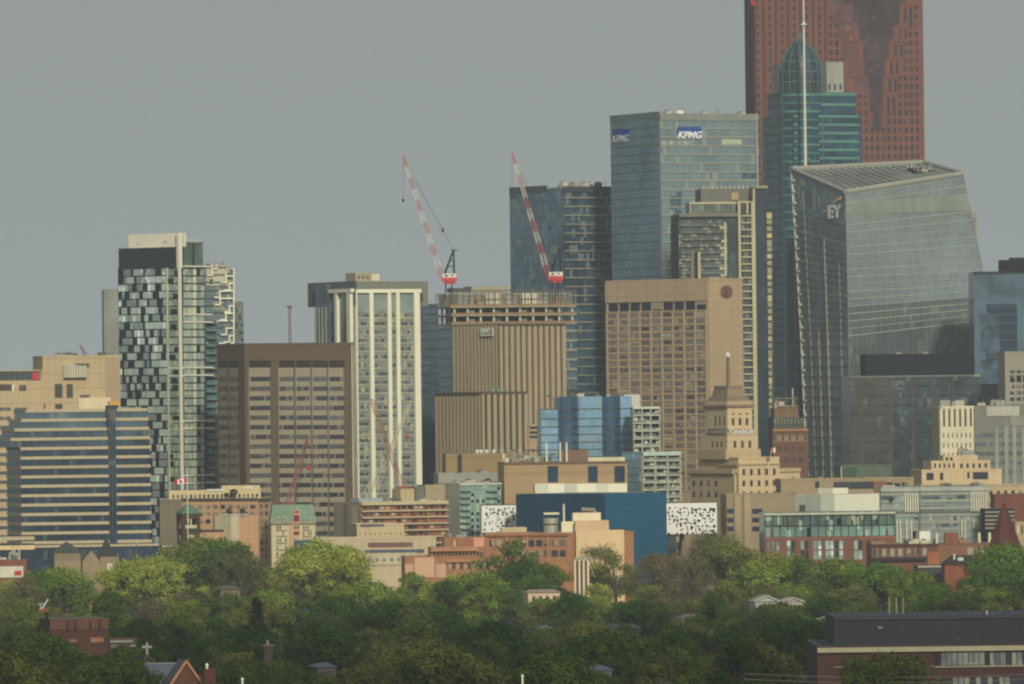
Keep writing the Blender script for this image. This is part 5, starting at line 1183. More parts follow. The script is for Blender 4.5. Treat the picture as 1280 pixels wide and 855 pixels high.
# ---- college roofs at lower left
p = at(82, 700, 2900)
b = Bld('stone_hall', 'old stone hall with hipped slate roof, steep gable and dark pointed spire', 66, 68, 148, 691, 2900, al=4, D=18)
sn = wall((148, 128, 100), var=.1); sr = wall((72, 82, 76), var=.14)
b.W = b.pt('R', 101, 691)[0]; b.body(sn); zt = b.pt('R', 84, 678)[1]; ww = b.W; b.part('hipped_roof').frustum((-.6, ww + .6, -.6, 18.6), (ww * .44, ww * .52, 7, 11), b.zt, zt, sr); b.ribs('R', 70, 692, 100, 700, 8, .3, wall((110, 96, 76)), .3, 'pilaster')
def X(px, y=700): return b.pt('R', px, y)[0]
def Z(y, px=110): return b.pt('R', px, y)[1]
g = b.part('gable'); a, c = X(103), X(125); k = len(g.v)
for y in (0, 16): g.v += [(a, y, 0), (c, y, 0), (c, y, Z(702)), ((a + c) / 2, y, Z(688)), (a, y, Z(702))]
for f, m_ in (((0, 1, 2, 3, 4), sn), ((9, 8, 7, 6, 5), sn), ((2, 7, 8, 3), sr), ((3, 8, 9, 4), sr), ((1, 6, 7, 2), sn), ((4, 9, 5, 0), sn)): g.f.append(tuple(k + i for i in f)); g.mi.append(g.m(m_))
s = b.part('spire'); xc = X(133.5); s.box(xc - 2.6, xc + 2.6, 4, 9, 0, Z(696, 133), sn); s.frustum((xc - 3, xc + 3, 3.6, 9.4), (xc - .1, xc + .1, 6.4, 6.6), Z(696, 133), Z(671, 133), wall((66, 66, 60)))
b.part('wall').box(X(125) + .1, X(148), 2, 14, 0, Z(695.5, 140), sn); b.part('hipped_roof').frustum((X(125), X(148) + .3, 1.7, 14.3), (X(128), X(145), 7, 9), Z(695.5, 140), Z(692, 140), sr)
b.part('gable').box(X(147), X(148.5), 1, 2.5, 0, Z(692, 148), sn); b.finish()
b = Bld('low_building', 'small white walled building beside the dark spire among the trees', 133, 134, 146, 704, 2840, al=3, D=8); b.body(wall((206, 196, 184))); b.finish()
b = Bld('low_building', 'low building with reddish roof, white wall and bright red panel at the left edge', -21, -20, 33, 700, 2840, al=2, D=12); b.body(wall((130, 84, 60))); b.plate('R', -20, 708, 29, 722, wall((196, 190, 172)), .4, part='white_wall'); b.plate('R', 18, 713.5, 27, 719, wall((190, 46, 50)), .6, part='red_panel', single=True)
for k in range(5): mb = b.single('roof_pipe'); x = b.pt('R', 12 + k * 3, 700)[0]; mb.tube((x, 3, b.zt), (x, 3, b.zt + 2.5 + (k % 3)), .3, .25, wall((196, 190, 170)), 6)
b.clutter(b, 5, seed=91, h=(.4, 1.3)); b.finish()
p = at(171, 712, 2780); o = empty('chimney_spire', (p.x, p.y, 0), 0, 'thin brown pinnacle with white tip above the yellow green trees at left', 'pinnacle')
mb = MB(); z = lambda y: at(171, y, 2780).z; mb.box(-.6, .6, -.6, .6, 0, z(690), wall((104, 84, 66))); mb.build('shaft', o); mb = MB(); mb.tube((0, 0, z(690)), (0, 0, z(679)), .3, .08, wall((90, 78, 66)), 6); mb.lathe((0, 0), [(.1, z(679)), (.3, z(678)), (.1, z(677))], white, 8); mb.build('finial', o)

# ---- right hand low buildings
b = slab('office_block', 'plain tan concrete building with pale columns and barred windows below the stone tower', 907, 908, 998, 619, 3070, (148, 130, 102), al=4, D=24)
for x0 in (918, 930): b.plate('R', x0, 619.4, x0 + 8, 700, wall((158, 140, 110)), 1.0, part='column', single=True)
for y in (636, 647, 658): b.plate('R', 909, y, 917, y + 6, gdark, .15, part='window', single=True); b.plate('R', 940, y, 953, y + 6, gdark, .15, part='window', single=True)
b.finish()
b = slab('office_block', 'long low tan building with ribbon windows and one brown panel behind the white box', 974, 976, 1142, 600, 3150, (156, 136, 104), al=3, D=24)
b.plate('R', 1042, 602, 1092, 611, glass((70, 74, 70), .4), .2, part='window_band', single=True); b.plate('R', 1019, 602, 1024, 610, gdark, .2, part='window', single=True); b.plate('R', 1092, 601, 1107, 613, wall((132, 92, 66)), .5, part='brown_panel'); b.grid('R', 1107, 602, 1136, 609, 3, 1, .8, .8, [gdark]); b.clutter(b, 5, seed=93, h=(.3, .9)); b.finish()
b = slab('low_building', 'small green metal clad rooftop block in front of the dark glass tower base', 1050, 1051, 1114, 583, 3200, (92, 104, 88), al=4, D=20)
b.plate('R', 1052, 584, 1072, 596, wall((66, 92, 76)), .3, part='green_panel'); b.plate('R', 1049, 584, 1052, 597, wall((190, 190, 170)), .5, part='pale_edge'); b.ribs('R', 1073, 584, 1113, 597, 9, .2, wall((110, 120, 100)), .2, 'seam'); b.finish()
wb = wall((214, 210, 190), var=.05)
b = Bld('low_building', 'large plain white box on the roof above the green glass pavilion', 995, 1043, 1099, 618, 2980, al=42); b.body(wb); b.plate('L', 995, 618.5, 1027, 660, wall((180, 180, 166)), .15, part='dark_wall'); b.plate('L', 1000, 631, 1007, 640, wall((96, 92, 86)), .3, part='doorway')  # shade on the left wall painted as a greyer white
v = b.vol(1040, 1041, 1060, 610, back=10, ybot=620, D=8, W=8); v.body(wb, 'roof_box'); b.finish()
# green glass pavilion on brick base
b = Bld('college_building', 'green glazed two storey pavilion on a red brick base with pale bays', 953, 955, 1119, 641, 2940, al=3, D=22)
gp = glass((84, 108, 92), .45, 1.6, 3.5, light=(146, 164, 138), lf=.2, big=.25); gpl = glass((112, 142, 120), .2, 1.6, 3.5, lf=.2)
b.body(gp, 'glazing'); b.plate('R', 953, 640.6, 1120, 643.2, wall((176, 176, 154)), 1.2, part='roof_edge')
b.plate('R', 955, 658, 1119, 671, gpl, .12, part='lower_glazing'); b.lines('R', 955, 657, 1119, 671, 1, .4, wall((60, 66, 62)), .35, 'transom'); b.ribs('R', 956, 643, 1118, 671, 18, .28, wall((44, 52, 52)), .4, 'mullion')
r = random.Random(31)
for k in range(26):
    x = 957 + r.random() * 158; y = r.choice((644, 659)); b.plate('R', x, y + r.random() * 4, x + r.uniform(1.5, 5), y + 12, r.choice([gpl, wall((40, 46, 46)), wall((166, 178, 150)), wall((120, 108, 86))]), .16 + k * .003, part='accent_pane', single=True)  # panes in mixed pale and dark tones
br_ = wall((126, 84, 66), var=.14)
b.plate('R', 953, 671.5, 1136, 720, br_, .6, part='brick_base'); b.plate('R', 953, 671, 1136, 673, wall((150, 96, 72)), .8, part='coping')
for k, px in enumerate((983, 1000, 1016, 1031, 1043, 1067, 1083)): b.grid('R', px, 675, px + 11, 700, 2, 2, .8, .86, [glass((132, 154, 134)), glass((150, 168, 146)), gdark], t=.75, name='bay_window')
b.grid('R', 958, 675, 975, 690, 3, 1, .6, .8, [glass((110, 120, 104))], t=.75); b.finish()
# grey glass complex
b = Bld('hospital_block', 'long grey glass building with clusters of white vertical fins, right of the green pavilion', 1099, 1101, 1235, 609, 3030, al=3, D=26)
gg2 = glass((128, 138, 126), .16, 1.3, 3.3, light=(160, 166, 148), lf=.2, big=.12); b.body(gg2, 'glazing')
for j in range(8): b.plate('R', 1101, 615.5 + 8.9 * j, 1235, 618.8 + 8.9 * j, wall((146, 148, 134)), .35, part='spandrel', single=True)
b.plate('R', 1096, 609, 1235, 614, wall((160, 162, 150)), .8, part='roof_edge'); b.plate('R', 1101, 638, 1235, 641, wall((104, 108, 100)), .5, part='painted_shadow')  # dark strip paints the shadow under the setback
fn = wall((214, 206, 180), var=.04)
for x0, x1, y0, y1, n in ((1131.5, 1147, 616, 640, 6), (1214, 1232, 614, 639, 7), (1133, 1139, 650, 678, 2), (1121, 1125, 650, 678, 2), (1202, 1206, 649, 676, 2), (1217, 1229, 649, 660, 5)):
    for k in range(n): b.plate('R', x0 + (x1 - x0) * k / max(1, n - 1) - .6, y0, x0 + (x1 - x0) * k / max(1, n - 1) + .7, y1, fn, 1.2, part='white_fin', single=True)
b.plate('R', 1147.5, 612, 1151, 678, wall((104, 112, 106)), .5, part='dark_strip')
for x0, x1, y0, y1 in ((1150, 1164, 620, 627), (1165, 1175, 620, 627), (1150, 1164, 632, 638), (1167, 1180, 632, 638), (1192, 1196, 643, 650), (1142, 1148, 642, 649), (1168, 1173, 651, 658), (1177, 1196, 654, 658), (1184, 1190, 622, 628), (1196, 1210, 616, 626)): b.plate('R', x0, y0, x1, y1, glass((92, 100, 94), .4, .8, 3), .3, part='window', single=True)
b.plate('R', 1101, 618, 1119, 629, glass((70, 86, 84), .4, 1), .3, part='window', single=True)
b.clutter(b, 7, seed=95, h=(.4, 1)); b.finish()
b = Bld('low_building', 'tiny white and purple rooftop hut on the low brick roofs at right', 1141, 1149, 1163, 664, 2860, al=20); b.body(wall((220, 214, 200))); b.plate('L', 1141, 664, 1149, 680, wall((80, 66, 84)), .1, part='dark_wall'); b.finish()  # left wall in a dark purple tone
b = Bld('office_block', 'dark block striped with thin pale bands behind the red conical turret', 1230, 1231, 1268, 636, 2960, al=3, D=14); b.body(wall((36, 46, 58))); b.lines('R', 1231, 640, 1268, 660, 4, .7, wall((140, 132, 112)), .3, 'spandrel'); b.finish()
b = Bld('brick_building', 'plain dark red brick block at the right edge behind the conical turret', 1242, 1243, 1330, 619, 3000, al=3, D=14); b.body(wall((118, 74, 60), var=.12), par=.4); b.finish()
# brick terrace roofs
b = Bld('brick_building', 'long low red brick building with paired pale windows and square brick chimney', 1088, 1089, 1245, 680.5, 2840, al=3, D=18)
bq = wall((118, 80, 62), var=.14); b.body(bq); b.plate('R', 1089, 680, 1172, 682.5, wall((96, 62, 52)), .6, part='coping')
b.grid('R', 1090, 685, 1161, 696, 7, 1, .55, .85, [wall((150, 146, 126)), glass((120, 116, 100))], t=.2); b.plate('R', 1089, 697, 1162, 701, wall((58, 56, 60)), 1.5, part='canopy'); b.grid('R', 1206, 684, 1233, 694, 2, 1, .5, .9, [wall((160, 156, 134))], t=.2)
b.plate('R', 1172, 681, 1243, 720, wall((134, 96, 70), var=.12), .15, part='brick_wall')
mb = b.single('chimney'); a = b.rect('R', 1182, 666, 1199, 682); mb.box(a[0], a[1], 2, 6, a[2] - 1, a[3], wall((136, 86, 62), var=.14))
for k, px in enumerate((1173, 1187, 1226, 1239)): mb = b.single('roof_pipe'); x = b.pt('R', px, 680)[0]; mb.tube((x, 5, b.zt), (x, 5, b.zt + 3.6), .55, .5, wall((214, 200, 170)), 8)
b.clutter(b, 9, seed=97, h=(.4, 1.6), mts=[wall((190, 180, 156)), wall((80, 80, 84)), wall((150, 110, 84))]); b.finish()
b = Bld('brick_building', 'low house with dark pitched roof and skylight below the brick terrace at right', 1180, 1181, 1246, 706, 2740, al=3, D=12)
b.body(wall((136, 80, 56))); k = b.part('pitched_roof'); zt = b.pt('R', 1200, 694.5)[1]; k.frustum((-.4, b.W + .4, -.4, 12.4), (3, b.W - 3, 5.5, 6.5), b.zt, zt, wall((72, 58, 58), var=.15))
mb = b.single('skylight'); a = b.rect('R', 1198, 697, 1205, 701); mb.box(a[0], a[1], 1.5, 4, a[2], a[3], wall((190, 196, 186))); mb = b.single('roof_pipe'); x = b.pt('R', 1194, 700)[0]; mb.tube((x, 3, b.zt), (x, 3, b.zt + 3.6), .3, .3, white, 6); b.finish()
b = Bld('low_building', 'flat dark roofed building with orange chimney half hidden by trees at right', 1146, 1147, 1196, 706, 2760, al=3, D=14); b.body(wall((74, 72, 74))); b.plate('R', 1147, 707, 1196, 709, wall((176, 168, 146)), .5, part='roof_edge')
mb = b.single('chimney'); a = b.rect('R', 1160.5, 690, 1174.5, 707); mb.box(a[0], a[1], 3, 6, a[2] - 1, a[3], wall((160, 96, 64), var=.14)); b.finish()
# conical turret
p = at(1256, 690, 2800); z = lambda y: at(1256, y, 2800).z
o = empty('turret', (p.x, p.y, 0), 0, 'tall dark red conical turret roof on an orange brick drum at the right edge', 'turret')
mb = MB(); mb.lathe((0, 0), [(5.6, 0), (5.6, z(684))], wall((178, 98, 62), var=.14), 8, R_(20)); mb.build('drum', o)
mb = MB(); mb.lathe((0, 0), [(6.3, z(685.5)), (6.2, z(683.5)), (3.3, z(655)), (.25, z(629)), (.08, z(625))], wall((92, 52, 46), .7, .12), 8, R_(20)); mb.build('conical_roof', o)
mb = MB(); mb.lathe((0, 0), [(6.45, z(686.5)), (6.45, z(685.3))], wall((190, 180, 170)), 8, R_(20)); mb.build('eaves', o)
b = Bld('stone_building', 'small cream building with narrow windows right of the red conical turret', 1268, 1269, 1330, 652, 2870, al=3, D=12); b.body(wall((168, 146, 112))); b.grid('R', 1270, 656, 1290, 668, 4, 1, .4, .8, [wall((206, 196, 168)), gdark]); b.finish()

# ---- foreground dark building
Yf = 1560
b = Bld('school_building', 'wide brick building with black upper storey and cream band at the lower right corner', 1040, 1042, 1400, 771.5, Yf, al=.6, D=34, roof=(70, 74, 78))
blk = wall((50, 50, 54), .6, .06); b.zb = b.pt('R', 1150, 806)[1]; b.body(blk, 'upper_storey', top=wall((66, 68, 74)))
b.plate('R', 1042, 771, 1330, 773, wall((70, 74, 80)), .4, part='roof_edge'); b.ribs('R', 1100, 773, 1340, 806, 7, .1, wall((62, 62, 66)), .05, 'seam')
for px, y in ((1098, 783), (1101, 783.5), (1128, 784), (1173, 779), (1197, 784), (1270, 781), (1197, 798)): b.plate('R', px, y, px + 1.6, y + 2.2, wall((150, 150, 140)) if px < 1105 else wall((90, 88, 84)), .12, part='wall_lamp', single=True)
v = b.vol(1020, 1021.5, 1400, 808, back=-3.5, D=44); mar = wall((78, 56, 52), var=.1, panel=.9, seam=.7); v.body(mar, 'brick_wall')
v.zt = v.zt; v.plate('R', 1021, 807.5, 1400, 813.5, wall((150, 142, 116), var=.08), .8, part='cream_band')
v.plate('R', 1168, 815, 1340, 832.5, wall((56, 50, 50)), .06, .02, part='recess'); gl_ = glass((104, 108, 96), .4, .9, 4, light=(130, 132, 114), lf=.3)
v.grid('R', 1176, 815, 1231, 832, 8, 1, .86, .92, [gl_, glass((120, 122, 106))], t=.15); v.grid('R', 1237, 815, 1292, 832, 8, 1, .86, .92, [gl_, gdark, glass((84, 90, 84))], t=.15); v.plate('R', 1168, 831.6, 1340, 833.4, wall((140, 132, 108)), .4, part='sill')
v.grid('R', 1176, 846, 1292, 862, 16, 1, .8, .92, [gl_, gdark], t=.15); v.plate('R', 1042, 832.6, 1167, 834, wall((120, 110, 94)), .3, part='sill')
for px in (1119, 1128, 1136.5): mb = b.single('flue_pole'); x = b.pt('R', px, 770)[0]; mb.tube((x, 20, b.zt - .1), (x, 20, b.zt + 3.2), .14, .14, wall((140, 130, 118)), 6)
mb = b.single('roof_vent'); x = b.pt('R', 1235, 770)[0]; mb.lathe((x, 3), [(.2, b.zt), (.2, b.zt + .6), (.3, b.zt + .7), (.1, b.zt + .9)], wall((150, 146, 136)), 8)
b.finish()
# ---- brick block lower left
Yb = 1850
b = Bld('brick_building', 'old dark red brick block with pilasters, grey roof and square chimney at the lower left', 34, 62, 135.5, 774, Yb, al=12, D=16, roof=(88, 94, 92))
bk_ = wall((84, 60, 50), var=.16, panel=1.1, seam=.7); b.body(bk_); b.plate('R', 62, 773, 135.5, 787, wall((98, 70, 56), var=.14), .3, part='parapet_wall')
for px in (84, 94, 112.5, 124): b.plate('R', px - .9, 776, px + .9, 788, wall((62, 44, 40)), .45, part='corbel', single=True)
b.plate('R', 113, 797, 129, 803, wall((146, 100, 74)), .35, part='blocked_window', single=True); b.plate('R', 86, 799, 96, 803, wall((136, 96, 70)), .35, part='blocked_window', single=True)
mb = b.single('chimney'); a = b.rect('R', 45, 765.5, 63, 776); mb.box(a[0], b.pt('R', 62, 770)[0], 3, 6.5, b.zt - .2, a[3], wall((84, 56, 46), var=.14)); mb.box(b.pt('R', 50, 770)[0], b.pt('R', 63.5, 770)[0], 2.8, 6.7, a[3], a[3] + .7, wall((130, 78, 56)))
mb = b.single('satellite_dish'); x = b.pt('R', 54, 764)[0]; mb.lathe((x, 4), [(.1, a[3] + .7), (.1, a[3] + 1.3), (.9, a[3] + 1.9), (.95, a[3] + 1.95)], wall((214, 214, 214)), 10); mb.tube((x + .3, 4, a[3] + .7), (x + 1.8, 4, a[3] + 3), .12, .12, wall((214, 214, 214)), 5)
b.finish()
# ---- gabled house with cross, lower left
def house(name, label, px0, px1, yr, ye, Y, wallc, roofc, dep=14, gable=True, al=8, g=None):
    b = Bld(name, label, px0 - .5, px0, px1, ye, Y, al=al, D=dep, cat='house', group=g)
    b.body(wall(wallc, var=.12)); zt = b.pt('R', (px0 + px1) / 2, yr)[1]; r = b.part('roof'); W = b.W; k = len(r.v); rm = wall(roofc, var=.14)
    if gable:
        r.v += [(-.5, -.5, b.zt), (W + .5, -.5, b.zt), (W + .5, dep + .5, b.zt), (-.5, dep + .5, b.zt), (W / 2, -.5, zt), (W / 2, dep + .5, zt)]
        for f in ((0, 4, 5, 3), (1, 2, 5, 4), (2, 3, 5), (0, 3, 2, 1)): r.f.append(tuple(k + i for i in f)); r.mi.append(r.m(rm))
        g_ = b.part('gable_wall'); g_.face([(0, -.2, b.zt), (W, -.2, b.zt), (W / 2, -.2, zt - .5)], wall(wallc, var=.12))
        for p, q in (((-.5, -.6, b.zt), (W / 2, -.6, zt)), ((W + .5, -.6, b.zt), (W / 2, -.6, zt))): b.part('barge_board').tube(p, q, .3, .3, wall((170, 116, 84)) if name == 'brick_house' else wall(wallc), 4)
    else:
        r.v += [(-.5, -.5, b.zt), (W + .5, -.5, b.zt), (W + .5, dep + .5, b.zt), (-.5, dep + .5, b.zt), (1.2, dep / 2, zt), (W - 1.2, dep / 2, zt)]
        for f in ((0, 1, 5, 4), (2, 3, 4, 5), (1, 2, 5), (3, 0, 4), (0, 3, 2, 1)): r.f.append(tuple(k + i for i in f)); r.mi.append(r.m(rm))
    return b
b = house('brick_house', 'red brick gable with pale edging rising from the bottom edge at the lower left', 212, 254, 826, 862, 1500, (98, 66, 54), (80, 84, 92)); b.finish()
b = house('brick_house', 'long grey slate roof left of the brick gable at the bottom edge', 178, 232, 831, 858, 1525, (90, 60, 50), (86, 92, 104), gable=False); b.part('ridge_cap').tube((1.2, 7, b.pt('R', 205, 831)[1]), (b.W - 1.2, 7, b.pt('R', 205, 831)[1]), .2, .2, wall((120, 122, 126)), 5)
b.finish()
b = Bld('brick_chimney', 'dark brick chimney with small white cowl right of the brick gable', 254, 255, 269, 836, 1495, al=6, D=2, cat='chimney'); b.body(wall((88, 56, 48), var=.15)); b.part('cowl').lathe((b.W * .3, 1), [(.2, b.zt), (.2, b.zt + .5), (.35, b.zt + .6), (.1, b.zt + 1)], white, 8); b.finish()
b = house('church_roof', 'dark low church gable carrying a pale stone cross at the lower left', 168, 200, 819, 838, 1600, (76, 70, 62), (48, 46, 50)); zt = b.pt('R', 184, 819)[1]
zc = [b.pt('R', 181, y)[1] for y in (819, 803)]; x = b.W / 2; m_ = wall((132, 130, 122)); mb = b.single('cross'); mb.box(x - .22, x + .22, -.2, .2, zt - .3, zc[1], m_); h = zc[1] - zc[0]; mb.box(x - 1.0, x - .225, -.18, .18, zc[1] - h * .45, zc[1] - h * .25, m_); mb.box(x + .225, x + 1.0, -.18, .18, zc[1] - h * .45, zc[1] - h * .25, m_); b.finish()
b = slab('low_building', 'low flat roofed building with pale edge right of the old brick block', 136, 137, 171, 801, 1800, (84, 70, 60), al=5, D=10); b.plate('R', 136, 800.5, 166, 803, wall((136, 136, 126)), .4, part='roof_edge'); b.plate('R', 139, 806, 148, 810, wall((120, 112, 100)), .3, part='window', single=True); b.plate('R', 162, 806, 170, 809, wall((130, 130, 124)), .3, part='window', single=True); b.finish()
b = Bld('brick_chimney', 'square dark stone chimney stack with cap left of centre near the bottom', 329, 330, 341, 808, 1640, al=10, D=2, cat='chimney'); b.body(wall((70, 62, 56), var=.2)); b.part('cap').box(-.3, b.W + .3, -.3, 2.3, b.zt, b.zt + .4, wall((96, 92, 86))); b.part('pot').lathe((b.W / 2, 1), [(.3, b.zt + .4), (.25, b.zt + 1.2)], wall((120, 120, 124)), 8); b.finish()
hs = [(660, 700, 737, 741, 2500, (196, 170, 140), (150, 130, 118), 'cream walled flat house among the trees below the white piers', 0),
      (944, 972, 744, 752, 2300, (166, 164, 154), (140, 138, 130), 'pale house with white gable half hidden by trees at right of centre', 1),
      (980, 1003, 747, 752, 2320, (170, 160, 150), (160, 150, 140), 'small pale grey house right of the white gable, among trees', 1),
      (1030, 1062, 770, 775, 2050, (150, 96, 76), (150, 144, 136), 'small red brick house with pale roof just left of the dark school roof', 0),
      (276, 300, 732, 737, 2480, (120, 106, 92), (100, 90, 82), 'weathered grey house roof showing between trees below the peach apartments', 0),
      (853, 882, 768, 774, 2150, (150, 146, 136), (104, 102, 98), 'pale house wall glimpsed through bare branches right of centre', 0),
      (745, 800, 780, 786, 2060, (56, 54, 56), (74, 74, 80), 'dull grey slate roof in the shade below centre right', 0),
      (672, 690, 782, 788, 2000, (110, 110, 108), (84, 86, 86), 'small white fronted house in the shade below the cream walled house', 1),
      (396, 420, 829, 834, 1600, (84, 74, 70), (84, 86, 96), 'low grey blue roof near the bottom left of centre', 0),
      (738, 765, 832, 838, 1590, (96, 90, 88), (90, 100, 112), 'pale blue grey roof near the bottom right of centre', 0),
      (50, 130, 829, 835, 1590, (84, 74, 66), (112, 122, 134), 'long blue grey roof glimpsed under the foreground trees at lower left', 0)]
for px0, px1, yr, ye, Y, wc, rc, lb_, gb in hs:
    b = house('house', lb_, px0, px1, yr, ye, Y, wc, rc, gable=bool(gb), dep=10)
    b.grid('R', px0 + 3, ye + 2, px1 - 3, ye + 12, 4, 1, .4, .6, [gdark]); b.finish()

# ---- construction cranes low in the picture
orp = wall((150, 104, 80), .6, .08); wcp = wall((196, 184, 160), .6, .06)
def low_crane(pb, pt_, Y, w, m_, label, extra=None, n=34):
    a = at(pb[0], pb[1], Y); t = at(pt_[0], pt_[1], Y); o = empty('crawler_crane', (a.x, a.y, 0), 0, label, 'crane'); h = Vector((0, 0, a.z))
    mb = MB(); lattice(mb, h, t - Vector((a.x, a.y, 0)), w, w * .7, n, (m_,), 1); mb.build('jib', o)
    mb = MB(); mb.box(-2.2, 2.6, -1.6, 1.6, 1.2, a.z + .4, wall((150, 84, 60))); mb.box(-2.6, 3, -2.2, 2.2, 0, 1.3, darkroof); mb.build('cab', o)
    mb = MB(); tt = t - Vector((a.x, a.y, 0))
    for e in (extra or []):
        q = at(e[0], e[1], Y) - Vector((a.x, a.y, 0)); mb.tube(tt.lerp(h, e[2]), q, e[3], e[3], e[4], 4)
    mb.build('stay', o); return o, tt
blk_ = wall((60, 62, 66)); 
o, tt = low_crane((359, 630), (384.5, 548), 3110, 1.0, orp, 'orange lattice crane jib leaning right in front of the brown tower', [(368, 626, 0, .22, blk_), (372, 626, .02, .1, blk_)])
mb = MB(); q = at(386, 585, 3110) - Vector((o.location.x, o.location.y, 0)); mb.lathe((q.x, q.y), [(.2, q.z - .9), (.9, q.z - .5), (.9, q.z + .5), (.2, q.z + .9)], wall((190, 60, 56)), 8); mb.build('hook_ball', o)
o, tt = low_crane((503, 609), (464.5, 499), 3130, 1.0, orp, 'thin orange lattice crane jib leaning left in front of the white ribbed tower', [(472, 612, .05, .1, wcp)])
o, tt = low_crane((458, 626), (513, 505), 3135, .7, wcp, 'thin pale lattice crane jib crossing the orange one before the white ribbed tower', [(468, 626, .1, .1, wcp), (450, 626, .2, .1, wcp)])
mb = MB(); q = at(509, 546, 3135) - Vector((o.location.x, o.location.y, 0)); mb.lathe((q.x, q.y), [(.2, q.z - .8), (.8, q.z - .4), (.8, q.z + .4), (.2, q.z + .8)], wall((190, 60, 56)), 8); mb.build('hook_ball', o)
a = at(108, 446, 3600); o = empty('crane', (a.x, a.y, 0), 0, 'tiny faint pink crane tip above the beige block at left', 'crane'); mb = MB(); lattice(mb, (0, 0, 0), (0, 0, a.z), .8, .8, 30, (orp,), 1); mb.build('mast', o); mb = MB(); lattice(mb, (0, 0, a.z), at(100, 431, 3600) - Vector((a.x, a.y, 0)), .7, .5, 8, (orp,), 1); mb.build('jib', o)
# ============================================================ ground, trees, light
def gmat():
    mt, nt = newmat('ground'); out = N(nt, 'ShaderNodeOutputMaterial'); bs = N(nt, 'ShaderNodeBsdfPrincipled'); tc = N(nt, 'ShaderNodeTexCoord')
    n = N(nt, 'ShaderNodeTexNoise'); n.inputs['Scale'].default_value = .02; n.inputs['Detail'].default_value = 8; nt.links.new(tc.outputs['Object'], n.inputs['Vector'])
    r = N(nt, 'ShaderNodeValToRGB'); nt.links.new(n.outputs[0], r.inputs[0]); r.color_ramp.elements[0].position = .4; r.color_ramp.elements[0].color = (.018, .026, .010, 1); r.color_ramp.elements[1].position = .62; r.color_ramp.elements[1].color = (.05, .05, .04, 1)
    nt.links.new(r.outputs[0], bs.inputs['Base Color']); bs.inputs['Roughness'].default_value = .95; nt.links.new(bs.outputs[0], out.inputs[0]); return mt
gm = gmat(); mb = MB(); ys = [-500, 0, 400, 800, 1200, 1400, 1600, 1800, 2000, 2200, 2400, 2600, 3000, 4000, 8000, 30000]; xs_ = [-20000, -2000, -500, 0, 500, 2000, 20000]
for yy in ys:
    for x in xs_: mb.v.append((x, yy, ground(max(yy, 372))))
for j in range(len(ys) - 1):
    for i in range(len(xs_) - 1): k = j * len(xs_) + i; mb.f.append((k, k + 1, k + 1 + len(xs_), k + len(xs_))); mb.mi.append(mb.m(gm))
tag(mb.build('ground'), kind='structure')
asp = wall((96, 96, 92), var=.2)
for k, yy in enumerate((1460, 1700, 1960, 2230, 2540, 2830)):
    mb = MB(); mb.face([(-400, yy, ground(yy) + .05), (400, yy, ground(yy) + .05), (400, yy + 9, ground(yy + 9) + .05), (-400, yy + 9, ground(yy + 9) + .05)], asp); tag(mb.build('road'), kind='structure')

def leafmat(name, bark=False):
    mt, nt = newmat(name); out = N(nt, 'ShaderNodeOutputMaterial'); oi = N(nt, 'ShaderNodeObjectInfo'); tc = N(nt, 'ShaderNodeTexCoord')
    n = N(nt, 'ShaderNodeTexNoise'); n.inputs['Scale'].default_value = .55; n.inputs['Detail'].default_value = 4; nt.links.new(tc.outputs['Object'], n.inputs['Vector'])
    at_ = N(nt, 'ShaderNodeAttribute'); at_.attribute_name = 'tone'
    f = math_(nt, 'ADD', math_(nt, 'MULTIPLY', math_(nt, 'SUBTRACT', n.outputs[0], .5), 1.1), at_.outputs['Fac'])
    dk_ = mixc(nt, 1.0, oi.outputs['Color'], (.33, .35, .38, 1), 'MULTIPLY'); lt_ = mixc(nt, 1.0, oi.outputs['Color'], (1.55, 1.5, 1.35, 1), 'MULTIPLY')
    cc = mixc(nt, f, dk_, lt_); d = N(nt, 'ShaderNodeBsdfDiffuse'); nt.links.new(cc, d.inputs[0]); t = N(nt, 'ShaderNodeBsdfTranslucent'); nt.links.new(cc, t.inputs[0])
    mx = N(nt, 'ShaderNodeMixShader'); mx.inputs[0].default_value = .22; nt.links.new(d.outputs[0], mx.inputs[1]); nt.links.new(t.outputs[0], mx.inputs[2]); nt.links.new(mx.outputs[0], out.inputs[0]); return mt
LM = leafmat('leaves'); BM = wall((84, 76, 64), var=.25)
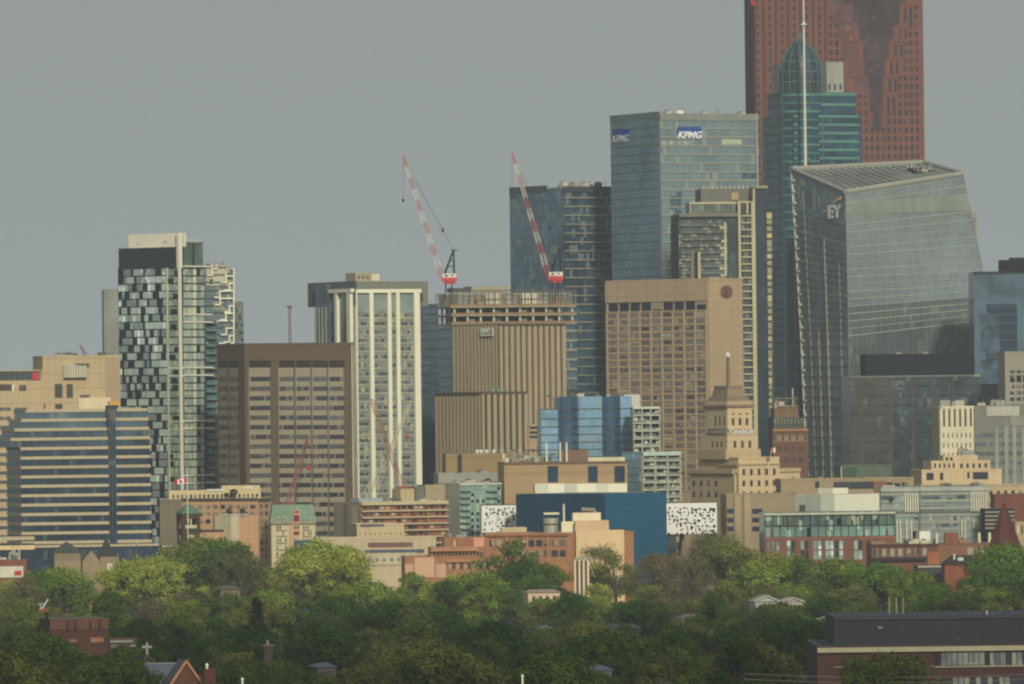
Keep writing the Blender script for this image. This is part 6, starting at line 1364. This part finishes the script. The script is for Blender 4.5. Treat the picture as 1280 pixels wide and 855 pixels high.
def leafy(seed, kind):
    """one tree, 1 unit = 1 m, about 16 m tall: returns crown mesh and trunk mesh"""
    r = random.Random(seed); H = 16.0
    V = []; Fc = []; T = []
    def quad(c, s, n, tone):
        u = n.orthogonal().normalized(); a = r.random() * 6.28; w = n.cross(u); u, w = u * math.cos(a) + w * math.sin(a), w * math.cos(a) - u * math.sin(a)
        k = len(V); e = s * r.uniform(.5, 1)
        V.extend([c + u * s, c + w * e, c - u * s, c - w * e]); Fc.append((k, k + 1, k + 2, k + 3)); T.extend([tone] * 4)
    tr = MB()
    if kind == 'conifer':
        tr.tube((0, 0, 0), (0, 0, H * .97), .32, .05, BM, 7)
        for k in range(34):
            f = k / 34; z = H * (.12 + .86 * f); R = 4.2 * (1 - f) ** .85 + .2
            for j in range(9):
                t = r.random() * 6.28; L = R * r.uniform(.75, 1.1)
                for q in range(int(6 + L * 5)):
                    s = r.random(); p = Vector((math.cos(t) * L * s, math.sin(t) * L * s, z - .35 * L * s + r.uniform(-.15, .15))); p.x += r.uniform(-.2, .2); p.y += r.uniform(-.2, .2)
                    quad(p, r.uniform(.18, .36), Vector((r.uniform(-1, 1), r.uniform(-1, 1), 1.2)).normalized(), .35 + .3 * s * r.random())
    else:
        sparse = kind == 'sparse'
        cz = H * .62; rx = {'round': 5.6, 'wide': 7.0, 'tall': 4.6, 'sparse': 5.6, 'loose': 6.2}[kind]; rz = {'round': 5.6, 'wide': 5.0, 'tall': 6.6, 'sparse': 6.2, 'loose': 5.8}[kind]
        tr.tube((0, 0, 0), (r.uniform(-.4, .4), r.uniform(-.4, .4), H * .42), .42, .3, BM, 8)
        nb = {'round': 26, 'wide': 30, 'tall': 24, 'sparse': 34, 'loose': 24}[kind]
        for k in range(nb):
            th = k * 2.4 + r.uniform(-.5, .5); ph = r.uniform(-.62, 1.0) * 1.35; sh = r.uniform(.62, 1.0)
            c = Vector((rx * math.cos(th) * math.cos(ph) * sh, rx * math.sin(th) * math.cos(ph) * sh, cz + rz * math.sin(ph) * sh * r.uniform(.85, 1.05)))
            if k == 0: c = Vector((0, 0, cz + rz * .8))
            br = r.uniform(1.15, 2.3) * (1.15 if kind == 'wide' else 1)
            mid = Vector((c.x * .35, c.y * .35, H * .42 + (c.z - H * .42) * .45)); base_ = Vector((0, 0, H * r.uniform(.22, .42)))
            tr.tube(base_, mid, .2, .12, BM, 5); tr.tube(mid, c, .12, .04, BM, 5)
            tone = r.uniform(.22, .72)
            if sparse:
                for q in range(16):
                    d = Vector((r.gauss(0, 1), r.gauss(0, 1), r.gauss(.5, .8))).normalized(); e = c + d * br * r.uniform(.8, 1.5); tr.tube(c + d * .2, e, .05, .02, BM, 3)
            n = int({'round': 250, 'wide': 250, 'tall': 260, 'sparse': 85, 'loose': 150}[kind] * (br / 1.7) ** 2)
            for q in range(n):
                d = Vector((r.gauss(0, 1), r.gauss(0, 1), r.gauss(0, 1))).normalized(); d.z *= .78
                p = c + d * br * (r.random() ** .33) * r.choice((1, 1, 1, 1.15, 1.3))
                if p.z < 2.4: continue
                nn = (d + Vector((r.uniform(-.7, .7), r.uniform(-.7, .7), r.uniform(-.2, .9)))).normalized()
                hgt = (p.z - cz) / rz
                quad(p, r.uniform(.14, .34) if not sparse else r.uniform(.10, .22), nn, tone + r.uniform(-.16, .2) + .26 * hgt - .06)  # crown shade painted in: leaves darker lower down, lighter above
    me = bpy.data.meshes.new('crown'); me.from_pydata([tuple(v) for v in V], [], Fc); me.materials.append(LM)
    a = me.attributes.new('tone', 'FLOAT', 'POINT'); a.data.foreach_set('value', T)
    tm = bpy.data.meshes.new('trunk'); tm.from_pydata(tr.v, [], tr.f); tm.materials.append(BM)
    return me, tm
kinds = ['round', 'round', 'wide', 'wide', 'tall', 'loose', 'loose', 'sparse', 'sparse', 'conifer']
protos = [(k,) + leafy(100 + i, k) for i, k in enumerate(kinds)]

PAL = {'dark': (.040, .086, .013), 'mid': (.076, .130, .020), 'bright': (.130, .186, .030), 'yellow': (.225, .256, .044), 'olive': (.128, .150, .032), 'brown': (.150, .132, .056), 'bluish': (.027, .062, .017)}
ADJ = {'dark': 'dark green', 'mid': 'mid green', 'bright': 'fresh green', 'yellow': 'yellow green', 'olive': 'olive', 'brown': 'brownish', 'bluish': 'deep green'}
FORM = {'round': 'round tree', 'wide': 'broad tree', 'tall': 'oval tree', 'loose': 'loose tree', 'sparse': 'twiggy tree', 'conifer': 'conifer'}
TL = [(-40, 722), (10, 714), (45, 706), (90, 712), (120, 714), (150, 700), (185, 694), (215, 692), (232, 672), (262, 670), (290, 678), (310, 692), (335, 704), (360, 690), (385, 674), (420, 670), (446, 684), (470, 702), (520, 705), (560, 712), (600, 706), (630, 690), (660, 696), (700, 706), (735, 684), (770, 672), (800, 680), (840, 690), (870, 672), (895, 662), (920, 672), (960, 684), (1000, 690), (1045, 693), (1100, 696), (1140, 704), (1180, 714), (1215, 712), (1240, 690), (1262, 688), (1290, 694), (1330, 700)]
def tline(px):
    for (a, ya), (b_, yb) in zip(TL, TL[1:]):
        if a <= px <= b_: return ya + (yb - ya) * (px - a) / (b_ - a)
    return 700
# things that must stay visible: (x0, x1, top y, bottom y, distance)
KEEP = [(34, 138, 764, 812, 1850), (1018, 1290, 768, 806, 1560), (1042, 1290, 806, 870, 1560), (505, 620, 672, 712, 2900), (204, 270, 826, 860, 1500), (176, 232, 832, 848, 1525), (172, 200, 802, 822, 1600), (717, 737, 698, 718, 2780),
        (658, 702, 735, 742, 2500), (328, 343, 805, 822, 1640), (606, 716, 668, 692, 2920), (1150, 1250, 690, 712, 2740), (66, 150, 676, 700, 2900), (136, 172, 798, 806, 1800), (1232, 1280, 625, 686, 2800), (1028, 1062, 768, 774, 2050), 
        (339, 394, 630, 690, 2940), (223, 248, 560, 678, 2820)]
tr_ = random.Random(17)
trees = []
def place(px, ytop, Y, kind, colr, jit=True, w=None):
    top = at(px, ytop, Y); g = ground(Y); h = top.z - g
    trees.append(dict(px=px, yt=ytop, Y=Y, x=top.x, h=h, g=g, kind=kind, col=colr, w=w))
# individuals read from the photograph
for t in [(320, 742, 2050, 'conifer', 'bluish'), (895, 664, 2960, 'sparse', 'olive'), (748, 682, 2860, 'sparse', 'olive'), (770, 690, 2840, 'loose', 'olive'), (246, 668, 2780, 'round', 'olive'), (272, 672, 2760, 'wide', 'mid'), (298, 690, 2740, 'sparse', 'olive'),
          (172, 696, 2700, 'round', 'yellow'), (200, 692, 2720, 'round', 'yellow'), (152, 702, 2680, 'round', 'yellow'), (404, 672, 2800, 'wide', 'yellow'), (430, 684, 2740, 'round', 'yellow'), (376, 688, 2760, 'round', 'yellow'),
          (72, 706, 2640, 'wide', 'bright'), (48, 712, 2620, 'round', 'mid'), (30, 722, 2600, 'sparse', 'brown'), (470, 724, 2500, 'wide', 'bright'), (590, 712, 2560, 'wide', 'bright'), (560, 722, 2480, 'round', 'mid'), (650, 700, 2700, 'wide', 'dark'), (683, 702, 2680, 'round', 'mid'), (634, 676, 2860, 'loose', 'mid'),
          (840, 690, 2800, 'sparse', 'brown'), (866, 694, 2760, 'sparse', 'brown'), (816, 700, 2700, 'sparse', 'brown'), (965, 688, 2700, 'wide', 'yellow'), (940, 700, 2600, 'round', 'bright'), (1005, 694, 2680, 'round', 'mid'), (1060, 696, 2620, 'wide', 'bright'), (1100, 700, 2600, 'wide', 'mid'), (1140, 712, 2560, 'round', 'bright'),
          (1258, 676, 2700, 'wide', 'mid'), (1228, 712, 2480, 'round', 'mid'), (1270, 700, 2500, 'wide', 'mid'), (714, 738, 2300, 'round', 'dark'), (990, 770, 1780, 'wide', 'bluish'), (1010, 776, 1740, 'round', 'bluish'), (960, 780, 1760, 'round', 'dark'), (1100, 812, 1400, 'loose', 'olive'), (1135, 816, 1405, 'round', 'olive'), (1075, 818, 1390, 'loose', 'mid'),
          (815, 800, 1560, 'tall', 'mid'), (840, 805, 1540, 'round', 'mid'), (530, 812, 1540, 'loose', 'yellow'), (500, 818, 1530, 'loose', 'olive'), (60, 790, 1640, 'round', 'mid'), (25, 788, 1640, 'wide', 'mid'), (90, 812, 1540, 'wide', 'mid'), (130, 818, 1520, 'wide', 'mid'), (165, 824, 1500, 'round', 'mid'), (20, 820, 1500, 'wide', 'olive'),
          (225, 740, 2350, 'sparse', 'brown'), (195, 756, 2200, 'sparse', 'brown'), (170, 770, 2150, 'loose', 'olive'), (490, 750, 2100, 'wide', 'dark'), (430, 742, 2200, 'wide', 'dark'), (545, 760, 2050, 'wide', 'dark'), (900, 836, 1440, 'round', 'bright'), (870, 840, 1430, 'loose', 'mid'), (280, 820, 1560, 'sparse', 'olive'), (300, 812, 1640, 'loose', 'olive')]:
    place(*t)
for (x0, x1, yr, ye, HY, _w, _r, _l, _g) in hs + [(254, 269, 836, 846, 1495, 0, 0, 0, 0), (330, 341, 808, 824, 1640, 0, 0, 0, 0), (137, 171, 801, 810, 1800, 0, 0, 0, 0)]:
    n_ = max(2 if 740 < yr < 800 else 1, round((x1 - x0) / 36))
    for i in range(n_):
        place(x0 + (x1 - x0) * (i + .5) / n_ + tr_.uniform(-6, 6), ye + (tr_.uniform(1, 6) if yr < 760 or HY < 1700 else tr_.uniform(-7, -1)), HY - tr_.uniform(38, 60), tr_.choice(['round', 'wide', 'loose']), tr_.choice(['mid', 'dark', 'mid', 'olive']))
NFIX = len(trees)
Y = 2900.0; row = 0
while Y > 1370:
    sp = 18.5 + 4.5 * max(0, (Y - 1500) / 1400)
    half = 640 / F * Y + 12
    n = int(2 * half / sp); off = tr_.random() * sp
    for i in range(n + 1):
        x = -half + off + i * sp + tr_.uniform(-4, 4); yy = Y + tr_.uniform(-32, 32); g = ground(yy)
        px = 640 + x / yy * F
        if row == 0:
            yt = tline(px) + tr_.uniform(1, 12)
        else:
            h = tr_.uniform(12.5, 19.5) if row > 1 else tr_.uniform(13, 18)
            yt = 507 + (75 - g - h) / yy * F - (px - 640) * math.sin(ROLL)
            yt = max(yt, tline(px) + 5 + row * 2)
        h = at(px, yt, yy).z - g
        if h < 7: continue
        if any(abs(px - t['px']) < 9 * 2300 / yy and abs(yy - t['Y']) < 45 for t in trees[:NFIX]): continue
        wpx = 5.5 * h / 16 / yy * F
        bad = False
        for x0, x1, y0, y1, D_ in KEEP:
            if yy < D_ + 8 and px + wpx > x0 and px - wpx < x1 and yt < y1 - 1 and yt + h / yy * F > y0:
                nyt = y1 + tr_.uniform(0, 6); hh = at(px, nyt, yy).z - g
                if hh > 6.5 and D_ - yy > 12: yt, h = nyt, hh; wpx = 5.5 * h / 16 / yy * F
                else: bad = True; break
        if bad: continue
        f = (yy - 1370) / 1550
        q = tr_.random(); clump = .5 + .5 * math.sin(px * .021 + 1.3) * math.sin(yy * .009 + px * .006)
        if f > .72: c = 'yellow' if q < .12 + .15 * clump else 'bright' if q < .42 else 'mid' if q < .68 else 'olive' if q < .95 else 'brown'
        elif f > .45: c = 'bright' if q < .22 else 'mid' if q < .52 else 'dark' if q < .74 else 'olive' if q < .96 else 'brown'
        else: c = 'dark' if q < .40 else 'bluish' if q < .58 else 'mid' if q < .82 else 'olive' if q < .98 else 'brown'  # nearest rows pick darker greens as painted cloud shade
        if 780 < px < 900 and f > .7: c = 'brown' if q < .5 else 'olive'
        kd = tr_.choice(['round', 'round', 'wide', 'wide', 'wide', 'tall', 'loose', 'loose', 'sparse'])
        if c in ('brown',): kd = tr_.choice(['sparse', 'sparse', 'loose'])
        if c in ('dark', 'bluish') and tr_.random() < .06: kd = 'conifer'
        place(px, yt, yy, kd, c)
    Y -= 66 + 70 * max(0, (Y - 1500) / 1400); row += 1
print('trees', len(trees))
trees = trees[:298]
# names of places for the labels
XP = [(-999, 40, 'at the left edge'), (40, 120, 'below the slate roofed stone hall'), (120, 200, 'below the banded glass block'), (200, 262, 'below the green roofed bell tower'), (262, 330, 'below the peach apartments'), (330, 400, 'below the mansard building'), (400, 480, 'below the white ribbed tower'), (480, 560, 'below the brick apartment block'), (560, 640, 'below the orange terraces'), (640, 715, 'below the blue box, shaded side'), (715, 790, 'below the pink stepped wall'), (790, 850, 'below the blue box, lit side'), (850, 910, 'below the black dotted box'), (910, 975, 'below the tiered stone tower'), (975, 1060, 'below the green glass pavilion'), (1060, 1140, 'below the dark glass block'), (1140, 1220, 'below the finned glass building'), (1220, 2400, 'below the red conical turret')]
YP = [(0, 700, 'above the tree line'), (700, 716, 'at the tree line'), (716, 734, 'under the tree line'), (734, 756, 'in the upper wood'), (756, 782, 'in the middle wood'), (782, 812, 'in the lower wood'), (812, 2000, 'at the bottom edge')]
cells = {}
for t in trees:
    xa = next(p[2] for p in XP if p[0] <= t['px'] < p[1]); ya = next(p[2] for p in YP if p[0] <= t['yt'] < p[1])
    cells.setdefault((ADJ[t['col']] + ' ' + FORM[t['kind']], xa, ya), []).append(t)
for (a, xa, ya), ts in cells.items():
    ts.sort(key=lambda t: t['px'])
    for i, t in enumerate(ts):
        s = '' if len(ts) == 1 else (('left', 'right') if len(ts) == 2 else ('leftmost', 'second', 'third', 'fourth', 'fifth', 'sixth', 'seventh', 'eighth'))[i]
        t['label'] = (s + ' ' if s else '') + f"{a} {ya}, {xa}"
NM = {'conifer': 'conifer_tree', 'sparse': 'budding_tree'}
for t in trees:
    cand = [p for p in protos if p[0] == t['kind']]; p = tr_.choice(cand); s = t['h'] / 16.0; xy = s * tr_.uniform(.95, 1.22)
    if s < .8: xy = s * 1.3
    o = empty(NM.get(t['kind'], 'broadleaf_tree'), (t['x'], t['Y'], t['g'] - .1), tr_.random() * 6.28, t['label'], 'tree', 'trees of the wood in front of the city')
    o.scale = (xy, xy, s)
    k = tr_.uniform(.82, 1.2); c = PAL[t['col']]; f = max(0, min(1, (t['Y'] - 1500) / 1200)); sh = .56 + .84 * f  # distance factor paints cloud shade into the nearer trees' colour
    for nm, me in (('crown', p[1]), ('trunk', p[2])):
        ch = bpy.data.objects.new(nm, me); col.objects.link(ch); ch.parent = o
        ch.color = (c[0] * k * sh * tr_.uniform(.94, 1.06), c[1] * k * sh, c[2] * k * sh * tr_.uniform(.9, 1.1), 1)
# planters on the roof terraces
for px, py, Y_, lb_ in ((292, 622, 3006, 'tall rooftop shrub on the cream penthouse terrace'), (283, 623, 3006, 'low rooftop shrub left of the tall one on the cream terrace'), (286, 642.5, 2929, 'bushy shrub on the terrace of the grey and peach block'), (303, 642.5, 2929, 'small shrub at the right end of the grey and peach block terrace'), (1114, 629, 2975, 'dark rooftop shrub beside the white box on the glass building')):
    a = at(px, py, Y_); o = empty('terrace_shrub', tuple(a), 1.0, lb_, 'shrub'); s_ = .26 if 'tall' in lb_[:5] else .17; o.scale = (s_, s_, s_); o.location.z -= s_ * 3
    for nm, me in (('crown', protos[0][1]), ('trunk', protos[0][2])): ch = bpy.data.objects.new(nm, me); col.objects.link(ch); ch.parent = o; ch.color = (.06, .08, .03, 1)
# undergrowth: low leafy ground cover between the trees
V = []; Fc = []; T = []; r = random.Random(5)
for i in range(110000):
    Y = 1380 + 1540 * r.random() ** .9; x = r.uniform(-1, 1) * (.066 * Y + 20); g = ground(Y)
    c = Vector((x, Y, g + r.random() ** 1.6 * 3.4)); n = Vector((r.gauss(0, 1), r.gauss(0, 1) - .6, r.gauss(.7, 1))).normalized(); u = n.orthogonal().normalized() * r.uniform(.25, .6); w = n.cross(u) * r.uniform(.5, 1)
    k = len(V); V += [tuple(c + u), tuple(c + w), tuple(c - u), tuple(c - w)]; Fc.append((k, k + 1, k + 2, k + 3)); T += [r.uniform(.1, .7)] * 4
me = bpy.data.meshes.new('undergrowth'); me.from_pydata(V, [], Fc); me.materials.append(LM); a = me.attributes.new('tone', 'FLOAT', 'POINT'); a.data.foreach_set('value', T)
o = bpy.data.objects.new('undergrowth', me); col.objects.link(o); o.color = (.035, .05, .018, 1); tag(o, 'low dark green undergrowth filling the ground between the trees', 'undergrowth', kind='stuff')
# overhead wires at the bottom right, street lamps
for k, (ya, yb) in enumerate(((842, 840), (849, 846))):
    a, b_ = at(930, ya, 1392), at(1330, yb, 1392); o = MB(); m_ = wall((120, 118, 112)); pp = [a.lerp(b_, i / 10) - Vector((0, 0, .8 * 4 * (i / 10) * (1 - i / 10))) for i in range(11)]
    for p, q in zip(pp, pp[1:]): o.tube(p, q, .04, .04, m_, 4)
    tag(o.build('overhead_wire'), ('upper' if k == 0 else 'lower') + ' thin pale overhead wire crossing the bottom right', 'wire')
for px, y, lb_ in ((653, 846, 'slim white post poking up at the bottom edge near the middle'), (1203 - 900, 850, 'small pale post at the bottom edge left of the yellow green tree')):
    a = at(px, y, 1380); o = MB(); o.tube((0, 0, 0), (0, 0, a.z - ground(1380)), .2, .16, white, 8); o.lathe((0, 0), [(.16, a.z - ground(1380)), (.3, a.z - ground(1380) + .1), (.1, a.z - ground(1380) + .4)], white, 8); q = o.build('post'); q.location = (a.x, a.y, ground(1380)); tag(q, lb_, 'post')

# ------------------------------------------------------------ haze
mt, nt = newmat('haze'); out = N(nt, 'ShaderNodeOutputMaterial'); vs = N(nt, 'ShaderNodeVolumeScatter'); vs.inputs['Color'].default_value = (.93, .96, .97, 1); vs.inputs['Density'].default_value = 5.6e-5; vs.inputs['Anisotropy'].default_value = .2
nt.links.new(vs.outputs[0], out.inputs['Volume']); mb = MB(); mb.box(-1500, 1500, -600, 4700, -30, 460, mt); hz = mb.build('haze'); tag(hz, kind='structure')

# ------------------------------------------------------------ sky and sun
AZ, EL = R_(168), R_(24)            # azimuth from +Y towards +X
w = bpy.data.worlds.new('World'); sc.world = w; w.use_nodes = True; nt = w.node_tree; nt.nodes.clear()
out = N(nt, 'ShaderNodeOutputWorld'); bg = N(nt, 'ShaderNodeBackground'); sk = N(nt, 'ShaderNodeTexSky'); sk.sky_type = 'NISHITA'; sk.sun_disc = False; sk.sun_elevation = EL; sk.sun_rotation = AZ
sk.air_density = 1.4; sk.dust_density = 4.0; sk.ozone_density = 1.0
tc = N(nt, 'ShaderNodeTexCoord'); sp = N(nt, 'ShaderNodeSeparateXYZ'); nt.links.new(tc.outputs['Generated'], sp.inputs[0])
rp = N(nt, 'ShaderNodeValToRGB'); nt.links.new(math_(nt, 'ADD', math_(nt, 'MULTIPLY', sp.outputs[2], 8.0), .1), rp.inputs[0])
SB = 8.0
e = rp.color_ramp.elements; e[0].position = .05; e[0].color = (.400, .461, .460, 1); e[1].position = .55; e[1].color = (.320, .366, .364, 1)
vm = N(nt, 'ShaderNodeVectorMath', operation='SCALE'); nt.links.new(rp.outputs[0], vm.inputs[0]); vm.inputs['Scale'].default_value = SB
cc = mixc(nt, .88, sk.outputs[0], vm.outputs[0])
nt.links.new(cc, bg.inputs[0]); bg.inputs[1].default_value = .12; nt.links.new(bg.outputs[0], out.inputs[0])
sd = bpy.data.lights.new('sun', 'SUN'); sd.energy = 2.6; sd.angle = R_(5); sd.color = (1, .94, .84); so = bpy.data.objects.new('sun', sd); col.objects.link(so)
d = Vector((math.sin(AZ) * math.cos(EL), math.cos(AZ) * math.cos(EL), math.sin(EL))); so.rotation_euler = d.to_track_quat('Z', 'Y').to_euler()
sc.view_settings.view_transform = 'Standard'; sc.view_settings.look = 'None'; sc.view_settings.exposure = 0; sc.view_settings.gamma = 1
sc.render.engine = 'CYCLES'; sc.cycles.pixel_filter_type = 'BLACKMAN_HARRIS'; sc.cycles.filter_width = 2.25; sc.cycles.volume_bounces = 0; sc.cycles.max_bounces = 5; sc.cycles.diffuse_bounces = 2
